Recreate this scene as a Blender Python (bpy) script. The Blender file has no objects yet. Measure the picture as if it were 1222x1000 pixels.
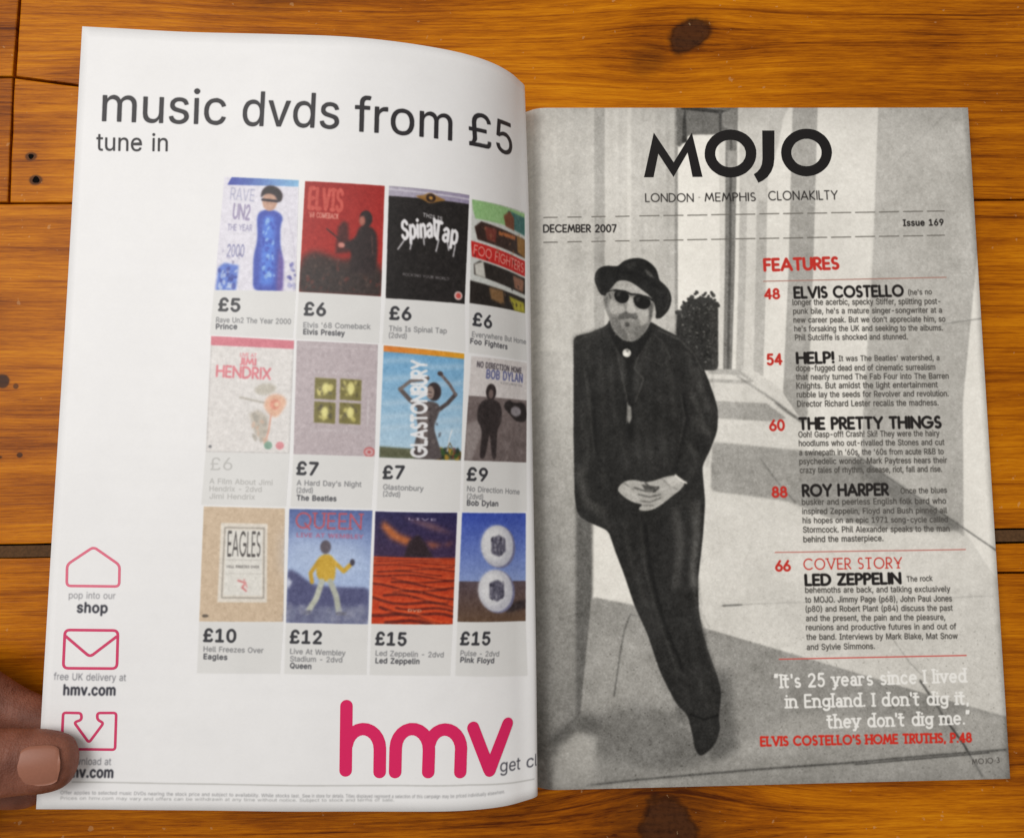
import bpy, bmesh, math, random
import numpy as np
from mathutils import Vector, noise as mnoise
from mathutils.geometry import tessellate_polygon

random.seed(11)
SC = bpy.context.scene
COL = SC.collection
MM = 0.001
R = math.radians

# ------------------------------------------------------------------ camera
cam = bpy.data.cameras.new("camera")
cam.sensor_width = 36.0
cam.sensor_fit = 'HORIZONTAL'
cam.lens = 36.0 * 1000.0 / 1222.0
cam.clip_start = 0.01
cam.clip_end = 20.0
co = bpy.data.objects.new("camera", cam)
COL.objects.link(co)
co.location = (-21.3077 * MM, -23.4076 * MM, 373.2960 * MM)
co.rotation_euler = (0.0861062, -0.0290448, -0.0141358)
SC.camera = co

# ------------------------------------------------------------------ light: a room lit by a soft window up and to the left
world = bpy.data.worlds.new("World")
SC.world = world
world.use_nodes = True
bg = world.node_tree.nodes["Background"]
bg.inputs[0].default_value = (1.0, 0.965, 0.92, 1)
bg.inputs[1].default_value = 0.36


def area(name, loc, target, size, power, col):
    d = bpy.data.lights.new(name, 'AREA')
    d.shape = 'RECTANGLE'
    d.size, d.size_y = size
    d.energy = power
    d.color = col
    o = bpy.data.objects.new(name, d)
    COL.objects.link(o)
    o.location = loc
    o.rotation_euler = (Vector(target) - Vector(loc)).to_track_quat('-Z', 'Y').to_euler()
    return o


area("window_light", (-0.80, 0.42, 1.60), (-0.02, 0.0, 0.0), (1.1, 1.1), 22.0, (1.0, 0.985, 0.965))
SC.view_settings.view_transform = 'Standard'
SC.view_settings.look = 'None'
SC.view_settings.exposure = 0.0
SC.view_settings.gamma = 1.0
SC.cycles.max_bounces = 6
SC.cycles.use_denoising = True


# ------------------------------------------------------------------ measured data: page shape, letter outlines, print layout (page millimetres)
PAGE_NODES=[-177.4,159.54,55.75,-180.25,99.73,52.9,-183.18,39.9,50.14,-186.19,-19.97,47.74,-189.1,-79.84,45.3,-191.96,-139.63,42.51,-157.39,158.63,55.21,-160.25,98.78,52.7,-163.23,38.93,50.12,-166.21,-20.95,47.43,-169.11,-80.8,44.58,-171.99,-140.64,41.59,-137.39,157.66,55.2,-140.24,97.82,52.75,-143.28,37.98,50.23,-146.25,-21.93,47.36,-149.12,-81.8,44.12,-151.99,-141.62,40.7,-117.42,156.64,56.13,-120.24,96.83,53.23,-123.34,37.01,50.71,-126.31,-22.94,47.48,-129.13,-82.82,43.76,-131.98,-142.58,39.81,-97.5,155.54,57.61,-100.44,95.71,54.5,-103.35,35.95,51.08,-106.4,-23.92,47.47,-109.18,-83.79,43.37,-111.96,-143.54,38.95,-77.57,154.45,58.13,-80.52,94.66,54.54,-83.4,34.9,50.82,-86.44,-24.92,46.87,-89.2,-84.78,42.59,-91.91,-144.54,38.07,-59.67,153.53,56.82,-62.65,93.74,53.26,-65.5,33.97,49.58,-68.51,-25.83,45.72,-71.25,-85.66,41.55,-73.86,-145.42,37.18,-45.06,152.91,54.12,-47.79,93.13,50.89,-50.6,33.34,47.51,-53.53,-26.46,44,-56.18,-86.29,40.29,-58.65,-146.09,36.43,-33.72,152.56,50.64,-36.12,92.74,47.78,-38.83,32.91,44.72,-41.71,-26.87,41.62,-44.18,-86.74,38.61,-46.39,-146.67,35.76,-24.77,152.4,46.54,-26.8,92.51,44.04,-29.37,32.62,41.26,-32.15,-27.12,38.61,-34.38,-87.03,36.41,-36.15,-147.15,34.74,-17.4,152.36,41.64,-19.32,92.44,39.2,-21.59,32.52,36.91,-23.91,-27.31,35,-25.74,-87.24,33.69,-27.01,-147.43,32.96,-11.8,152.43,36.13,-13.39,92.45,33.95,-15.17,32.46,32.22,-16.97,-27.44,31.09,-18.35,-87.35,30.56,-19.07,-147.6,30.56,-7.79,152.55,30.55,-8.72,92.49,28.79,-9.91,32.42,27.66,-11.15,-27.53,27.26,-12.09,-87.4,27.37,-12.4,-147.53,27.69,-5.02,152.69,25.34,-4.99,92.54,24.11,-5.62,32.37,23.52,-6.3,-27.61,23.79,-6.78,-87.44,24.48,-6.98,-147.19,24.72,-3.06,152.82,20.83,-2.06,92.57,20.08,-2.17,32.32,19.96,-2.26,-27.65,20.87,-2.32,-87.49,22.1,-2.64,-146.64,22,-4.36,152.82,14.84,-3.36,92.57,14.62,-3.47,32.32,14.59,-3.56,-27.65,14.86,-3.62,-87.49,15.21,-3.94,-146.64,15.18,-5.86,152.82,8.54,-4.86,92.57,8.41,-4.97,32.32,8.39,-5.06,-27.65,8.55,-5.12,-87.49,8.75,-5.44,-146.64,8.74,-7.26,152.82,1.73,-6.26,92.57,1.7,-6.37,32.32,1.7,-6.46,-27.65,1.73,-6.52,-87.49,1.77,-6.84,-146.64,1.77]
GLYPHS={'A':'3E1M1I263L2P3L3A1I2t1I2S2W2M2n2E3E2H3E292n242W1d1I|1j1s1j262m262m1s','B':'381X1I1X3L2G3L2P3L2W3J2c3H2k3B2p342s2w2u2n2t2g2r2a2n2V2j2R2e2P2Z2N2Z2M2f2K2l2H2q2D2v272y1z2y1q2x1h2u1Z2o1S2g1M2Z1K2R1I2I1I|1n1W2H1W2Q1X2X1Z2c1c2h1i2j1q2i1w2g222c272W2A2Q2D2I2E1n2E|1n2R2F2R2M2S2S2U2X2X2b2c2d2h2e2n2d2v2Y312R352G371n37','C':'3M2N1G2C1H221K1u1O1m1U1f1c1Z1l1V1v1T271S2K1T2W1V2i1Z2s1f311m391u3F223J2C3M2N3N2W3M2f3K2n3H2v3C3136362z3A2q3C2h2w2h2u2n2r2t2o2x2j312e342Z362T382N382F37283522321w2y1r2s1n2l1k2d1i2U1i2K1i291k201n1s1r1l1w1g221b281Y2F1W2N1V2T1W2Z1X2e1Z2j1c2o1g2r1l2u1q2w1w3C1w3A1n361f311Y2v1R2n1N2f1J2W1H','D':'3K2B1I1g1I1g1W2A1W2J1X2S1Z2Z1c2g1h2l1m2p1t2s212t2A2u2K2t2U2s2c2p2k2l2r2g2x2a312T342L362B371f371f3L2C3L2O3K2Z3I2i3E2q382x31322s362i392W392K3927361w321m2x1d2q1W2i1Q2Y1L2N1J|1n3L1n1I1X1I1X3L','E':'2z1X1I1X3L2n3L2n371n371n2R2j2R2j2D1n2D1n1W2o1W2o1I','F':'2x1X1I1X3L2m3L2m371n371n2Q2h2Q2h2B1n2B1n1I','G':'3O2N1G2C1H221K1t1O1l1U1f1c1Z1l1V1v1T271S2K1T2W1V2i1Z2s1f311l391t3F223J2C3M2M3N2W3M2f3K2n3G2v3B3135362y3A2q3D2h2w2h2u2n2r2s2n2x2j312e342Z362T372M382F37283522321w2y1r2s1n2l1k2d1i2U1i2K1i291k201n1s1r1l1w1g221b291Y2G1W2N1V2X1W2g1a2o1f2t1n2w1t2x1z2y2733262R262R2K3D2K3D263D1w3A1n371f321Y2v1S2o1N2g1J2X1H','H':'3N1X1I1X3L1n3L1n2S2s2S2s3L383L381I2s1I2s2E1n2E1n1I','I':'2V1Q1I1Q1W1m1W1m371Q371Q3L2N3L2N372237221W2N1W2N1I','J':'2t221G1s1H1j1L1b1Q1V1Y1R1h1Q1s1Q1z1g1z1g1s1i1i1m1b1t1W221U2B1W2I1b2M1i2O1s2O3L2e3L2e1s2d1h2Z1Y2U1Q2M1L2D1H','K':'3B1i1s1i2A1r2L202W292g2l3L363L2E2P2D2P|1X1I1X3L1n3L1n2e1n2C1n241n1I|2n1I232L2D2X361I','L':'2s1X1I1X3L1n3L1n1W2k1W2k1I','M':'3p1X1I1X3L1u3L2P232S1w2V1n2Y1d2a1U2X1U2Z1d2c1m2g1w2i233D3L3a3L3a1I3K1I3K2T3K2c3K2m3L2x3L383M383I2w3E2l3B2a382T2f1I2S1I1z2T1w2a1s2k1o2w1k381m381m2y1m2n1m2c1m2T1m1I','N':'3P1X1I1X3L1q3L2g222l1u2r1j2x1W2v1V2u1j2u1v2u252u3L3A3L3A1I2r1I272T202d1t2p1j371m371n2q1n2c1n2T1n1I','O':'3R2N1G2C1H231K1u1O1m1U1f1c1Z1l1V1v1T271S2K1T2W1V2i1Z2s1f311m391u3F233J2C3M2N3N2X3M2h3J2q3F2y3934313A2s3E2i3G2W3H2K3G273E1v3A1l341c2y1U2q1O2h1K2X1H|2N1V2U1W2b1Y2h1b2n1f2s1l2w1s2z203129322K312U2z2d2w2l2s2s2n2y2h322b352U372N382F37283522321w2y1r2s1n2l1k2d1i2U1i2K1i291k201n1s1r1l1w1g221b281Y2F1W','P':'351X1I1X3L2F3L2O3L2W3J2d3G2j3C2o372r312u2v2w2o2w2h2w2a2u2T2r2M2o2H2j2C2d282W252O232F221j221j2H2E2H2N2H2U2K2a2O2d2T2f2a2g2h2f2o2d2u2a302U342N362E371n371n1I','Q':'3R2H1w2Y1w2m1d2q1Y3B162u162g1P2d1T|2N1G2C1H231K1u1O1m1U1f1c1Z1l1V1v1T271S2K1T2W1V2i1Z2s1f311m391u3F233J2C3M2N3N2X3M2h3J2q3F2y3934313A2s3E2i3G2W3H2K3G273E1v3A1l341c2y1U2q1O2h1K2X1H|2N1V2U1W2b1Y2h1b2n1f2s1l2w1s2z203129322K312U2z2d2w2l2s2s2n2y2h322b352U372N382F37283522321w2y1r2s1n2l1k2d1i2U1i2K1i291k201n1s1r1l1w1g221b281Y2F1W','R':'361X1I1X3L2F3L2O3L2W3J2d3G2m3A2s322u2w2w2p2w2i2w2b2u2U2s2O2m2G2d2A2W282O262F251g251g2K2E2K2N2K2U2N2a2Q2d2V2g2b2g2i2g2p2d2v2a302U342N362E371n371n1I|2i1I2E2D2W2D311I','S':'362C1G231G1v1I1o1K1i1O1c1S1Y1X1V1d1T1j1S1q1i1q1k1j1n1e1s1a1y1X241V2C1U2K1V2R1X2Y1a2c1f2f1k2g1r2g1w2d212Z242U272H2C222G1s2J1k2N1e2S1Z2Y1W2f1V2n1W2x1b361f3B1k3F1q3I1x3L253M2D3N2L3M2S3L2Z3I2i3D2o362t2y2u2o2e2o2c2x2W332Q362K382C3925381y361s331o2z1m2u1l2o1m2i1p2d1t2a1y2X292T2M2Q2Y2M2e2J2k2F2p2B2t252v1z2w1r2v1h2r1Y2m1T2h1O2b1L2T1I2L1G','T':'361Q371Q3L2y3L2y372K372K1I241I2437','U':'3N2L1G2B1H221J1u1M1o1Q1i1W1d1c1a1j1Y1r1X1z1X3L1n3L1n211o1s1r1k1w1e231Z2B1W2L1V2U1W2d1Z2j1e2o1k2r1s2s212s3L383L381z381r361j321c2x1W2s1Q2l1M2d1J2U1H','V':'3E271I1M3L1d3L24282A1q2I1Q2F1Q2N1r2S282t3L3A3L2P1I','W':'441v1I1M3L1d3L1x25201s231f251S231S261f291s2C252X3L2p3L39253D1s3G1f3I1S3G1S3J1f3M1s3P253j3L3z3L3R1I381I2m2b2i2s2e3D2h3D2e2t2Z2b2E1I','X':'3D1N1I2A2R2A2F1P3L1i3L202u272k2C2c2H2T2E2T2J2c2O2k2V2u2n3L363L2L2G2L2S381I2p1I2T1o2N1x2I252E2E2H2E2C25281x211o1f1I','Y':'3C271I27281M3L1f3L242g2C2T2I2E2C2E2J2T2Q2g2p3L383L2N282N1I','Z':'341S1I1S1U2O2q2X322f3D2h382R372C371S371S3L2t3L2t391y1o1p1c1g1Q1f1W1u1W2A1W2u1W2u1I','a':'2r1w1G1n1H1g1J1Z1N1U1T1R1a1Q1j1Q1q1T1w1X211b241h271n29212B2E2D2J2D2M2F2O2H2P2K2O2Q2N2U2K2Y2G2a2B2c252d1z2c1t2b1p2Y1l2V1j2S1h2O1S2T1W2b1c2h1i2l1p2o1x2q242q2G2p2M2n2R2k2W2g2b2a2d2S2e2J2e1I2P1I2P1V2O1V2J1O2F1L2A1I241G|1z1T261U2D1X2I1b2M1f2O1l2P1q2P232L212E20261z201y1q1w1l1u1i1r1g1n1f1i1g1e1h1a1k1X1o1V1t1U','b':'302D1G251H1z1J1u1M1q1Q1m1X1k1X1k1I1V1I1V3L1k3L1k2a1m2a1q2g1u2k1z2n252p2D2q2L2p2S2n2Y2k2e2g2j2a2m2T2p2L2r2D2s232r1u2p1l2m1d2j1W2e1R2Y1M2S1J2L1H|2B1U2J1V2Q1Y2V1e2Z1l2b1u2c232b2D2Z2L2V2S2Q2Y2J2b2B2c232b1w2Y1r2T1n2M1l2D1k231l1t1n1l1r1e1w1Y231V','c':'2t281G201H1s1J1l1M1f1R1a1W1W1d1T1l1R1u1R231R2C1T2L1W2T1a2a1f2f1l2k1s2n202p282q2F2q2L2o2R2m2W2j2b2f2f2a2i2V2k2P2W2L2T2S2N2Y2H2b282c1z2b1s2Y1n2S1j2L1h2C1g231h1u1j1l1n1e1s1Y1z1V281U2H1V2O1Z2T1e2W1l2l1i2i1b2f1W2b1R2X1N2R1K2L1I2F1G','d':'30251G1x1H1q1J1k1M1e1R1a1W1W1d1T1l1R1u1R231R2D1T2L1W2T1a2a1e2g1k2k1q2n1x2p252q2D2p2J2n2O2k2S2g2X2a2Y2a2Y3L2n3L2n1I2Y1I2Y1X2X1X2S1Q2O1M2J1J2D1H|271U2F1V2M1Y2R1e2V1l2X1t2Y232X2D2V2M2R2T2M2Y2F2b272c1z2b1s2Y1n2S1j2L1h2D1g231h1u1j1l1n1e1s1Y1z1V','e':'2v291G201H1s1J1l1M1f1R1a1W1W1d1T1l1R1t1R231R2C1T2L1W2S1a2Z1f2f1l2k1s2n1z2p272q2F2p2M2o2T2k2a2f2f2Z2j2Q2l2K2m2D2n242n1y1b1y1b2B2e2B2X272X2F2U2N2R2U2M2Y2F2c272d1z2b1t2Y1n2U1j2N1h2G1g291g201h1r1k1j1o1c1u1X211U291U2F1U2J1V2O1X2R1a2U1e2W1i2l1f2i1Y2e1S2Y1N2R1J2I1H','f':'2J2D2p2D2c1K2c1K2p|1c1I1c321d391g3F1k3K1q3O1w3Q233Q2C3Q2H3O2D3B2A3C253C1z3C1v391s351r2z1r1I','g':'30280g1y0h1p0j1i0m1d0q1Y0v1V111h181m121q0y1v0w200u280u2I0v2R0z2W162Y1H2Y1Z2X1Z2S1S2O1P2J1M2D1K251J1x1K1r1M1k1P1f1T1a1Y1W1f1T1m1R1u1R241R2D1T2M1W2T1a2a1e2g1k2k1q2n1x2p252q2D2p2J2n2O2k2S2g2X2a2Y2a2Y2p2n2p2n1G2n182l112i0w2b0p2T0k2M0i2F0h|271X2F1Y2M1b2R1g2V1m2X1u2Y242X2E2V2M2R2T2M2Y2F2b272c1z2b1s2Y1n2T1j2M1h2D1g241h1v1j1n1n1g1s1b1z1Y','h':'2x1k2D1k1I1V1I1V3L1k3L1k2S1i2S1l2a1p2g1u2l232p2D2q2M2p2U2m2a2h2f2a2h2U2j2O2j2G2j1I2U1I2U2F2T2P2O2W2H2b282c222c1w2Z1r2W1o2R1l2K','i':'1y1V1I1V2p1k2p1k1I|1d351Z351V381T3B1S3F1T3J1V3M1Z3O1d3P1h3O1k3M1n3J1o3F1n3B1k381h35','j':'1y1V2p1k2p1k1A1k121h0v1e0q1Y0m1R0j1J0i1G0i1G0w1J0w1O0x1S101U151V1B|1d351Z351V381T3B1S3F1T3J1V3M1Z3O1d3P1h3O1k3M1n3J1n3F1n3B1k381h35','k':'2p1j1q1j291m292R2p2k2p22262026|1V1I1V3L1k3L1k1I|2T1I1t22242D2n1I','l':'231r1H1h1J1a1N1W1U1V1d1V3L1k3L1k1h1l1b1m1Y1o1W1t1V1w1V1y1W211J1w1I','m':'3k1V1I1V2p1k2p1k2U1j2U1l2b1p2g1u2l1z2o252q2B2r2K2p2S2k2X2d2a2U2Y2U2a2a2e2g2j2k2p2o2w2q332r3B2q3I2n3O2i3T2c3W2U3X2K3X1I3I1I3I2J3G2S3C2Y362c2z2d2t2c2o2a2j2X2g2T2e2O2e2I2e1I2P1I2P2L2N2S2J2Y2D2b262d202c1v2a1r2X1n2S1l2N1k2F1k1I','n':'2w1k2D1k1I1V1I1V2p1k2p1k2S1i2S1l2a1p2g1u2l232p2D2q2M2p2U2m2a2h2f2a2h2U2j2O2j2G2j1I2U1I2U2F2T2P2O2W2H2b282c222c1w2Z1r2W1o2R1l2K','o':'2y281G201H1s1J1l1M1f1R1a1W1W1d1T1l1R1u1R231R2C1T2L1W2T1a2a1f2f1l2k1s2n202p282q2G2p2O2n2V2k2b2f2g2a2k2T2n2L2p2C2p232p1u2n1l2k1d2g1W2b1R2V1M2O1J2G1H|281U2H1V2O1Y2T1e2X1l2Z1u2a232Z2C2X2L2T2S2O2Y2H2b282c1z2b1s2Y1n2S1j2L1h2C1g231h1u1j1l1n1e1s1Y1z1V','p':'301V0i1V2p1k2p1k2a1m2a1q2g1u2k1z2n252p2D2q2L2p2S2n2Y2k2e2g2j2a2m2T2p2L2r2D2s232r1u2p1l2m1d2j1W2e1R2Y1M2S1J2L1H2D1G251H1z1J1u1M1q1Q1m1X1k1X1k0i|2B1U2J1V2Q1Y2V1e2Z1l2b1u2c232b2D2Z2L2V2S2Q2Y2J2b2B2c232b1w2Y1r2T1n2M1l2D1k231l1t1n1l1r1e1w1Y231V','q':'302n0i2Y0i2Y1X2X1X2S1Q2O1M2J1J2D1H251G1x1H1q1J1k1M1e1R1a1W1W1d1T1l1R1u1R231R2D1T2L1W2T1a2a1e2g1k2k1q2n1x2p252q2D2p2J2n2O2k2S2g2X2a2Y2a2Y2p2n2p|271U2F1V2M1Y2R1e2V1l2X1t2Y232X2D2V2M2R2T2M2Y2F2b272c1z2b1s2Y1n2S1j2L1h2D1g231h1u1j1l1n1e1s1Y1z1V','r':'2L1V1I1V2p1k2p1k2a1l2a1o2h1u2m212p292q2D2q2H2q2H2b2D2b282b212b1w2Z1r2V1n2R1l2L1k2F1k1I','s':'2l211G1s1H1k1J1d1M1X1R1T1Y1R1g1f1j1i1c1n1X1t1U211T2A1U2H1Y2M1c2N1i2M1m2K1q2F1t291v1t1z1l211f241a281V2F1U2O1V2W1Y2d1e2i1l2n1t2p232q2C2p2J2n2Q2k2V2f2Y2Z2b2S2N2P2L2U2H2Z2B2c232d1v2c1p2Z1l2V1j2P1k2L1n2H1s2E1z2C2D282L262S232X1z2b1s2d1j2c1b2Y1U2S1O2L1K2C1H','t':'2D272p272c1K2c1K2p|1Y3C1n3C1n1g1o1b1q1X1t1V1z1U221V261V291I241H1y1H1q1I1k1K1f1N1a1V1Y1f','u':'2x221H1t1I1l1L1e1Q1Z1X1X1c1W1j1V1r1V2p1k2p1k1s1m1i1q1b1x1W261V2C1V2I1X2N1b2R1g2T1n2U1u2U2p2j2p2j1I2V1I2V1f2X1f2T1X2P1R2K1M2C1I','v':'2r1x1I1M2p1d2p1x1v231e271N221N271e2C1v2W2p2n2p2D1I','w':'3a1q1I1O2p1e2p1p291u1q201S1x1S221q28292J2p2Z2p2k292p1q2v1S2s1S2x1q32293E2p3U2p311I2m1I2a1z2W2C2T2Q2P2e2T2e2P2Q2M2C2I1z261I','x':'2p1N1I1z2B1z1z1P2p1h2p1t2W212J28272027272J2E2W2Q2p2i2p281y282A2j1I2S1I2E1d261q1z212721211q1t1d1f1I','y':'2r1U0j1X0x1a0w1e0w1i0w1l0x1p101r131u191x1I1M2p1d2p1x1v231e271N221N271e2C1v2W2p2n2p2713240x200r1w0n1r0k1l0i1f0i1Y0i','z':'2p1S1I1S1T2K2a2K2b1U2b1U2p2d2p2d2d1n1X1n1W2f1W2f1I','0':'372D1G241H1w1K1o1O1i1U1d1b1Z1k1W1v1V261U2K1V2X1W2i1Z2t1d321i391p3F1w3J243M2D3N2M3M2U3J2b3F2h392m322q2t2t2i2v2X2v2K2v262t1v2q1k2m1b2h1U2b1O2U1K2M1H|2D1U2L1W2T1a2X1f2a1l2d1s2e202g292g2K2g2U2e2d2d2l2a2s2X2y2T332L372D3924371x331t2y1p2s1n2l1l2d1k2U1j2K1k291l201n1s1p1l1t1f1x1a241W','1':'371b1I1b1W2s1W2s1I|2P3L2P1I291I293628361e2j1e31263L','2':'371Y1I1Y1U2F2D2R2R2V2W2Y2c2Z2h2a2n2Z2t2X2z2T332O362I382C3925381z361u321r2x1o2r1o2k1Y2k1Z2s1b2y1e351k3C1s3I1y3L253M2C3N2K3M2Q3L2W3I2e3D2k352o2x2p2n2p2g2n2Z2j2S2e2L2N211u1X1u1W2r1W2r1I','3':'372A1G231H1w1I1p1K1g1P1a1W1V1f1T1p1j1p1l1j1o1e1s1a1x1X241V2B1U2I1V2P1X2U1b2Z1f2b1l2c1s2b1z2Z252V2A2P2E2H2H262I1v2I1v2V2S362S371Z371Z3L2n3L2n39292Q292S2I2S2Q2R2X2P2d2L2j2H2n2C2q262s1z2s1s2s1l2q1f2n1Z2i1T2d1P2X1L2Q1I2J1H','4':'371S1i1S1w2I3L2Y3L1j1x2x1x2x1i|2Q1I2Q1m2Q1t2Q2Z2g2Z2g1I','5':'372B1G241H1x1I1r1L1j1Q1d1X1Z1f1X1p1n1p1o1j1q1e1u1a1z1X251V2B1U2J1V2P1Y2U1c2Z1i2b1p2c1x2b242Y2B2U2H2P2M2I2O2A2P242P1y2N1s2L1o2H1Z2J1g3L2m3L2m371u371p2V1q2V1v2Z202b272d2D2d2M2d2T2a2a2W2g2R2l2L2p2E2r262s1x2r1p2p1i2m1b2i1V2d1Q2X1M2Q1J2J1H','6':'372D1G251H1y1J1s1M1m1Q1h1V1d1b1a1h1Y1p1Y1w1Z261c2G1f2N1k2W1q2f2J3L2a3L1u2L1s2L1u2P1x2S212V252X2A2Y2F2Z2M2Y2T2W2Z2U2h2O2m2G2p2A2r232r1v2r1o2p1h2m1a2i1U2d1Q2Y1M2R1J2K1H|2D1U2K1V2Q1Y2V1c2Z1h2b1o2c1v2b232Z292V2F2Q2J2K2L2D2M262L1z2J1u2F1q291o231n1w1o1o1q1h1u1c1z1Y261V','7':'371g1I2b362b371Y371Y3L2s3L2s361x1I','8':'372D1G241H1x1I1q1L1h1Q1b1X1W1g1V1q1W1y1Y251c2B1h2G1n2K1u2M1u2N1m2Q1f2X1b2f1a2p1b2y1f361l3D1s3I1z3L253M2D3N2K3M2Q3L2X3I2e3D2k362o2y2p2p2o2f2k2X2d2Q2V2N2V2M2c2K2i2G2n2B2r252t1y2u1q2t1g2p1X2i1Q2Z1L2S1I2L1H|2D1U2K1V2R1X2X1a2b1f2d1k2e1r2d1x2b232W282R2C2K2E2D2F252E1y2C1t281o231m1x1l1r1m1k1o1f1s1a1y1X251V|2D2S2J2T2P2V2T2Y2X2d2Z2i2a2o2Z2u2X2z2T332P362J382D39263820361w331s2z1q2u1p2o1q2i1s2d1w2Y202V262T','9':'372D3N2K3M2R3K2Y3I2d3D2i382m332p2w2r2p2r2h2q2X2n2N2k2G2f282Z1y261I1p1I2V2I2X2I2V2E2S2B2O292K262G252A2523251w271q2A1j2F1d2N1a2T1Y2a1Y2i1Y2q1a2x1d331h391m3E1s3I1y3L253M|2D39263820361u311r2w1o2p1n2i1o2a1r2U1u2O202K262I2D2H2K2I2Q2K2V2O2Z2U2b2a2c2i2b2p2Z2w2V312Q362K38','£':'301R1S1R1W1Y1X1c1a1e1g1f1n1d2k1e2r1f2y1i341n3C1v3I213L283M2G3N2P3M2Y3J2f3E2k372p302r2q2c2o2a2x2V332O372G39293823351y321v2x1t2r1s2k1u1o1u1i1s1e1q1b1n1Y1f1U1X1T|1R1I1R1W2V1W2Z1X2b1Y2c1a2d1d2d1j2r1j2r1f2q1V2m1O2f1J2V1I|1R2D1R2Q2Y2Q2Y2D','.':'231g1H1b1I1Y1K1V1O1U1S1V1X1Y1a1b1d1g1e1k1d1o1a1q1X1r1S1q1O1o1K1k1I',',':'231R0o1Z1a1q1a1d0o',"'":'281b2Z1a3L1q3L1o2Z','!':'251Z1w1Y3L1p3L1o1w|1g1H1c1I1Y1K1W1O1V1S1W1X1Y1a1c1d1g1e1l1d1p1a1r1X1s1S1r1O1p1K1l1I','-':'372e2H2e231l231l2H','(':'2O1e281f2H1g2R1h2b1j2l1m2v1p341s3D1w3L203T2F3T2B3K273B2431212r1y2i1w2Y1v2P1u2G1u281u201v1s1w1l1y1d201V231M261D2A142F0u200u1u161o1J1k1W1h1i1f1v',')':'2O1R0u1W141a1E1d1M1g1V1j1d1k1l1m1t1m201m281m2G1l2P1k2Y1i2i1g2r1d311Z3B1V3K1R3T1g3T1k3L1o3D1r341u2v1x2l1z2b212R222H2228211v201i1w1V1s1J1n161g0u','&':'36251G1x1H1q1I1k1L1b1Q1V1X1S1g1R1p1R1x1U231Y291d2F1r2Q2A2e2F2i2K2o2L2r2L2v2K312H352D38263922391y371v351s321r2y1q2u1r2p1s2l1y2c272R331I2l1I1z2E1m2T1h2a1e2g1c2n1b2u1c321f391j3E1q3J1x3L263M2F3L2M3J2T3E2X392a322b2v2a2q2Z2k2W2g2T2b2K2T1v2A1o251j201h1u1g1p1h1j1j1e1n1a1s1W1y1U241U2C1U2J1X2P1b2V1g2a1m2e1u2g222h2C2w2C2w242v1y2t1s2q1l2n1f2g1Y2d1U2W1O2O1K2E1H',':':'231g1H1b1I1Y1K1V1O1U1S1V1X1Y1a1b1d1g1e1k1d1o1a1q1X1r1S1q1O1o1K1k1I|1g2O1b2P1Y2R1V2V1U2Z1V2d1Y2h1b2k1g2k1k2k1o2h1q2d1r2Z1q2V1o2R1k2P','?':'2k1p1u1p1w1q261r2D1u2J1y2N282V2D2Z2I2d2K2j2L2q2L2w2J302F342B37263920391v391q371m341i301g2v1f2p1P2p1Q2z1U371a3E1i3J1r3M203N2B3M2K3J2R3E2W372a2z2b2p2a2g2W2Y2R2R2K2L2B2F282B26272522241w241u|1x1H1t1I1p1K1m1O1m1S1m1X1p1a1t1d1x1e211d251a271X281S271O251K211I'}
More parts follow.
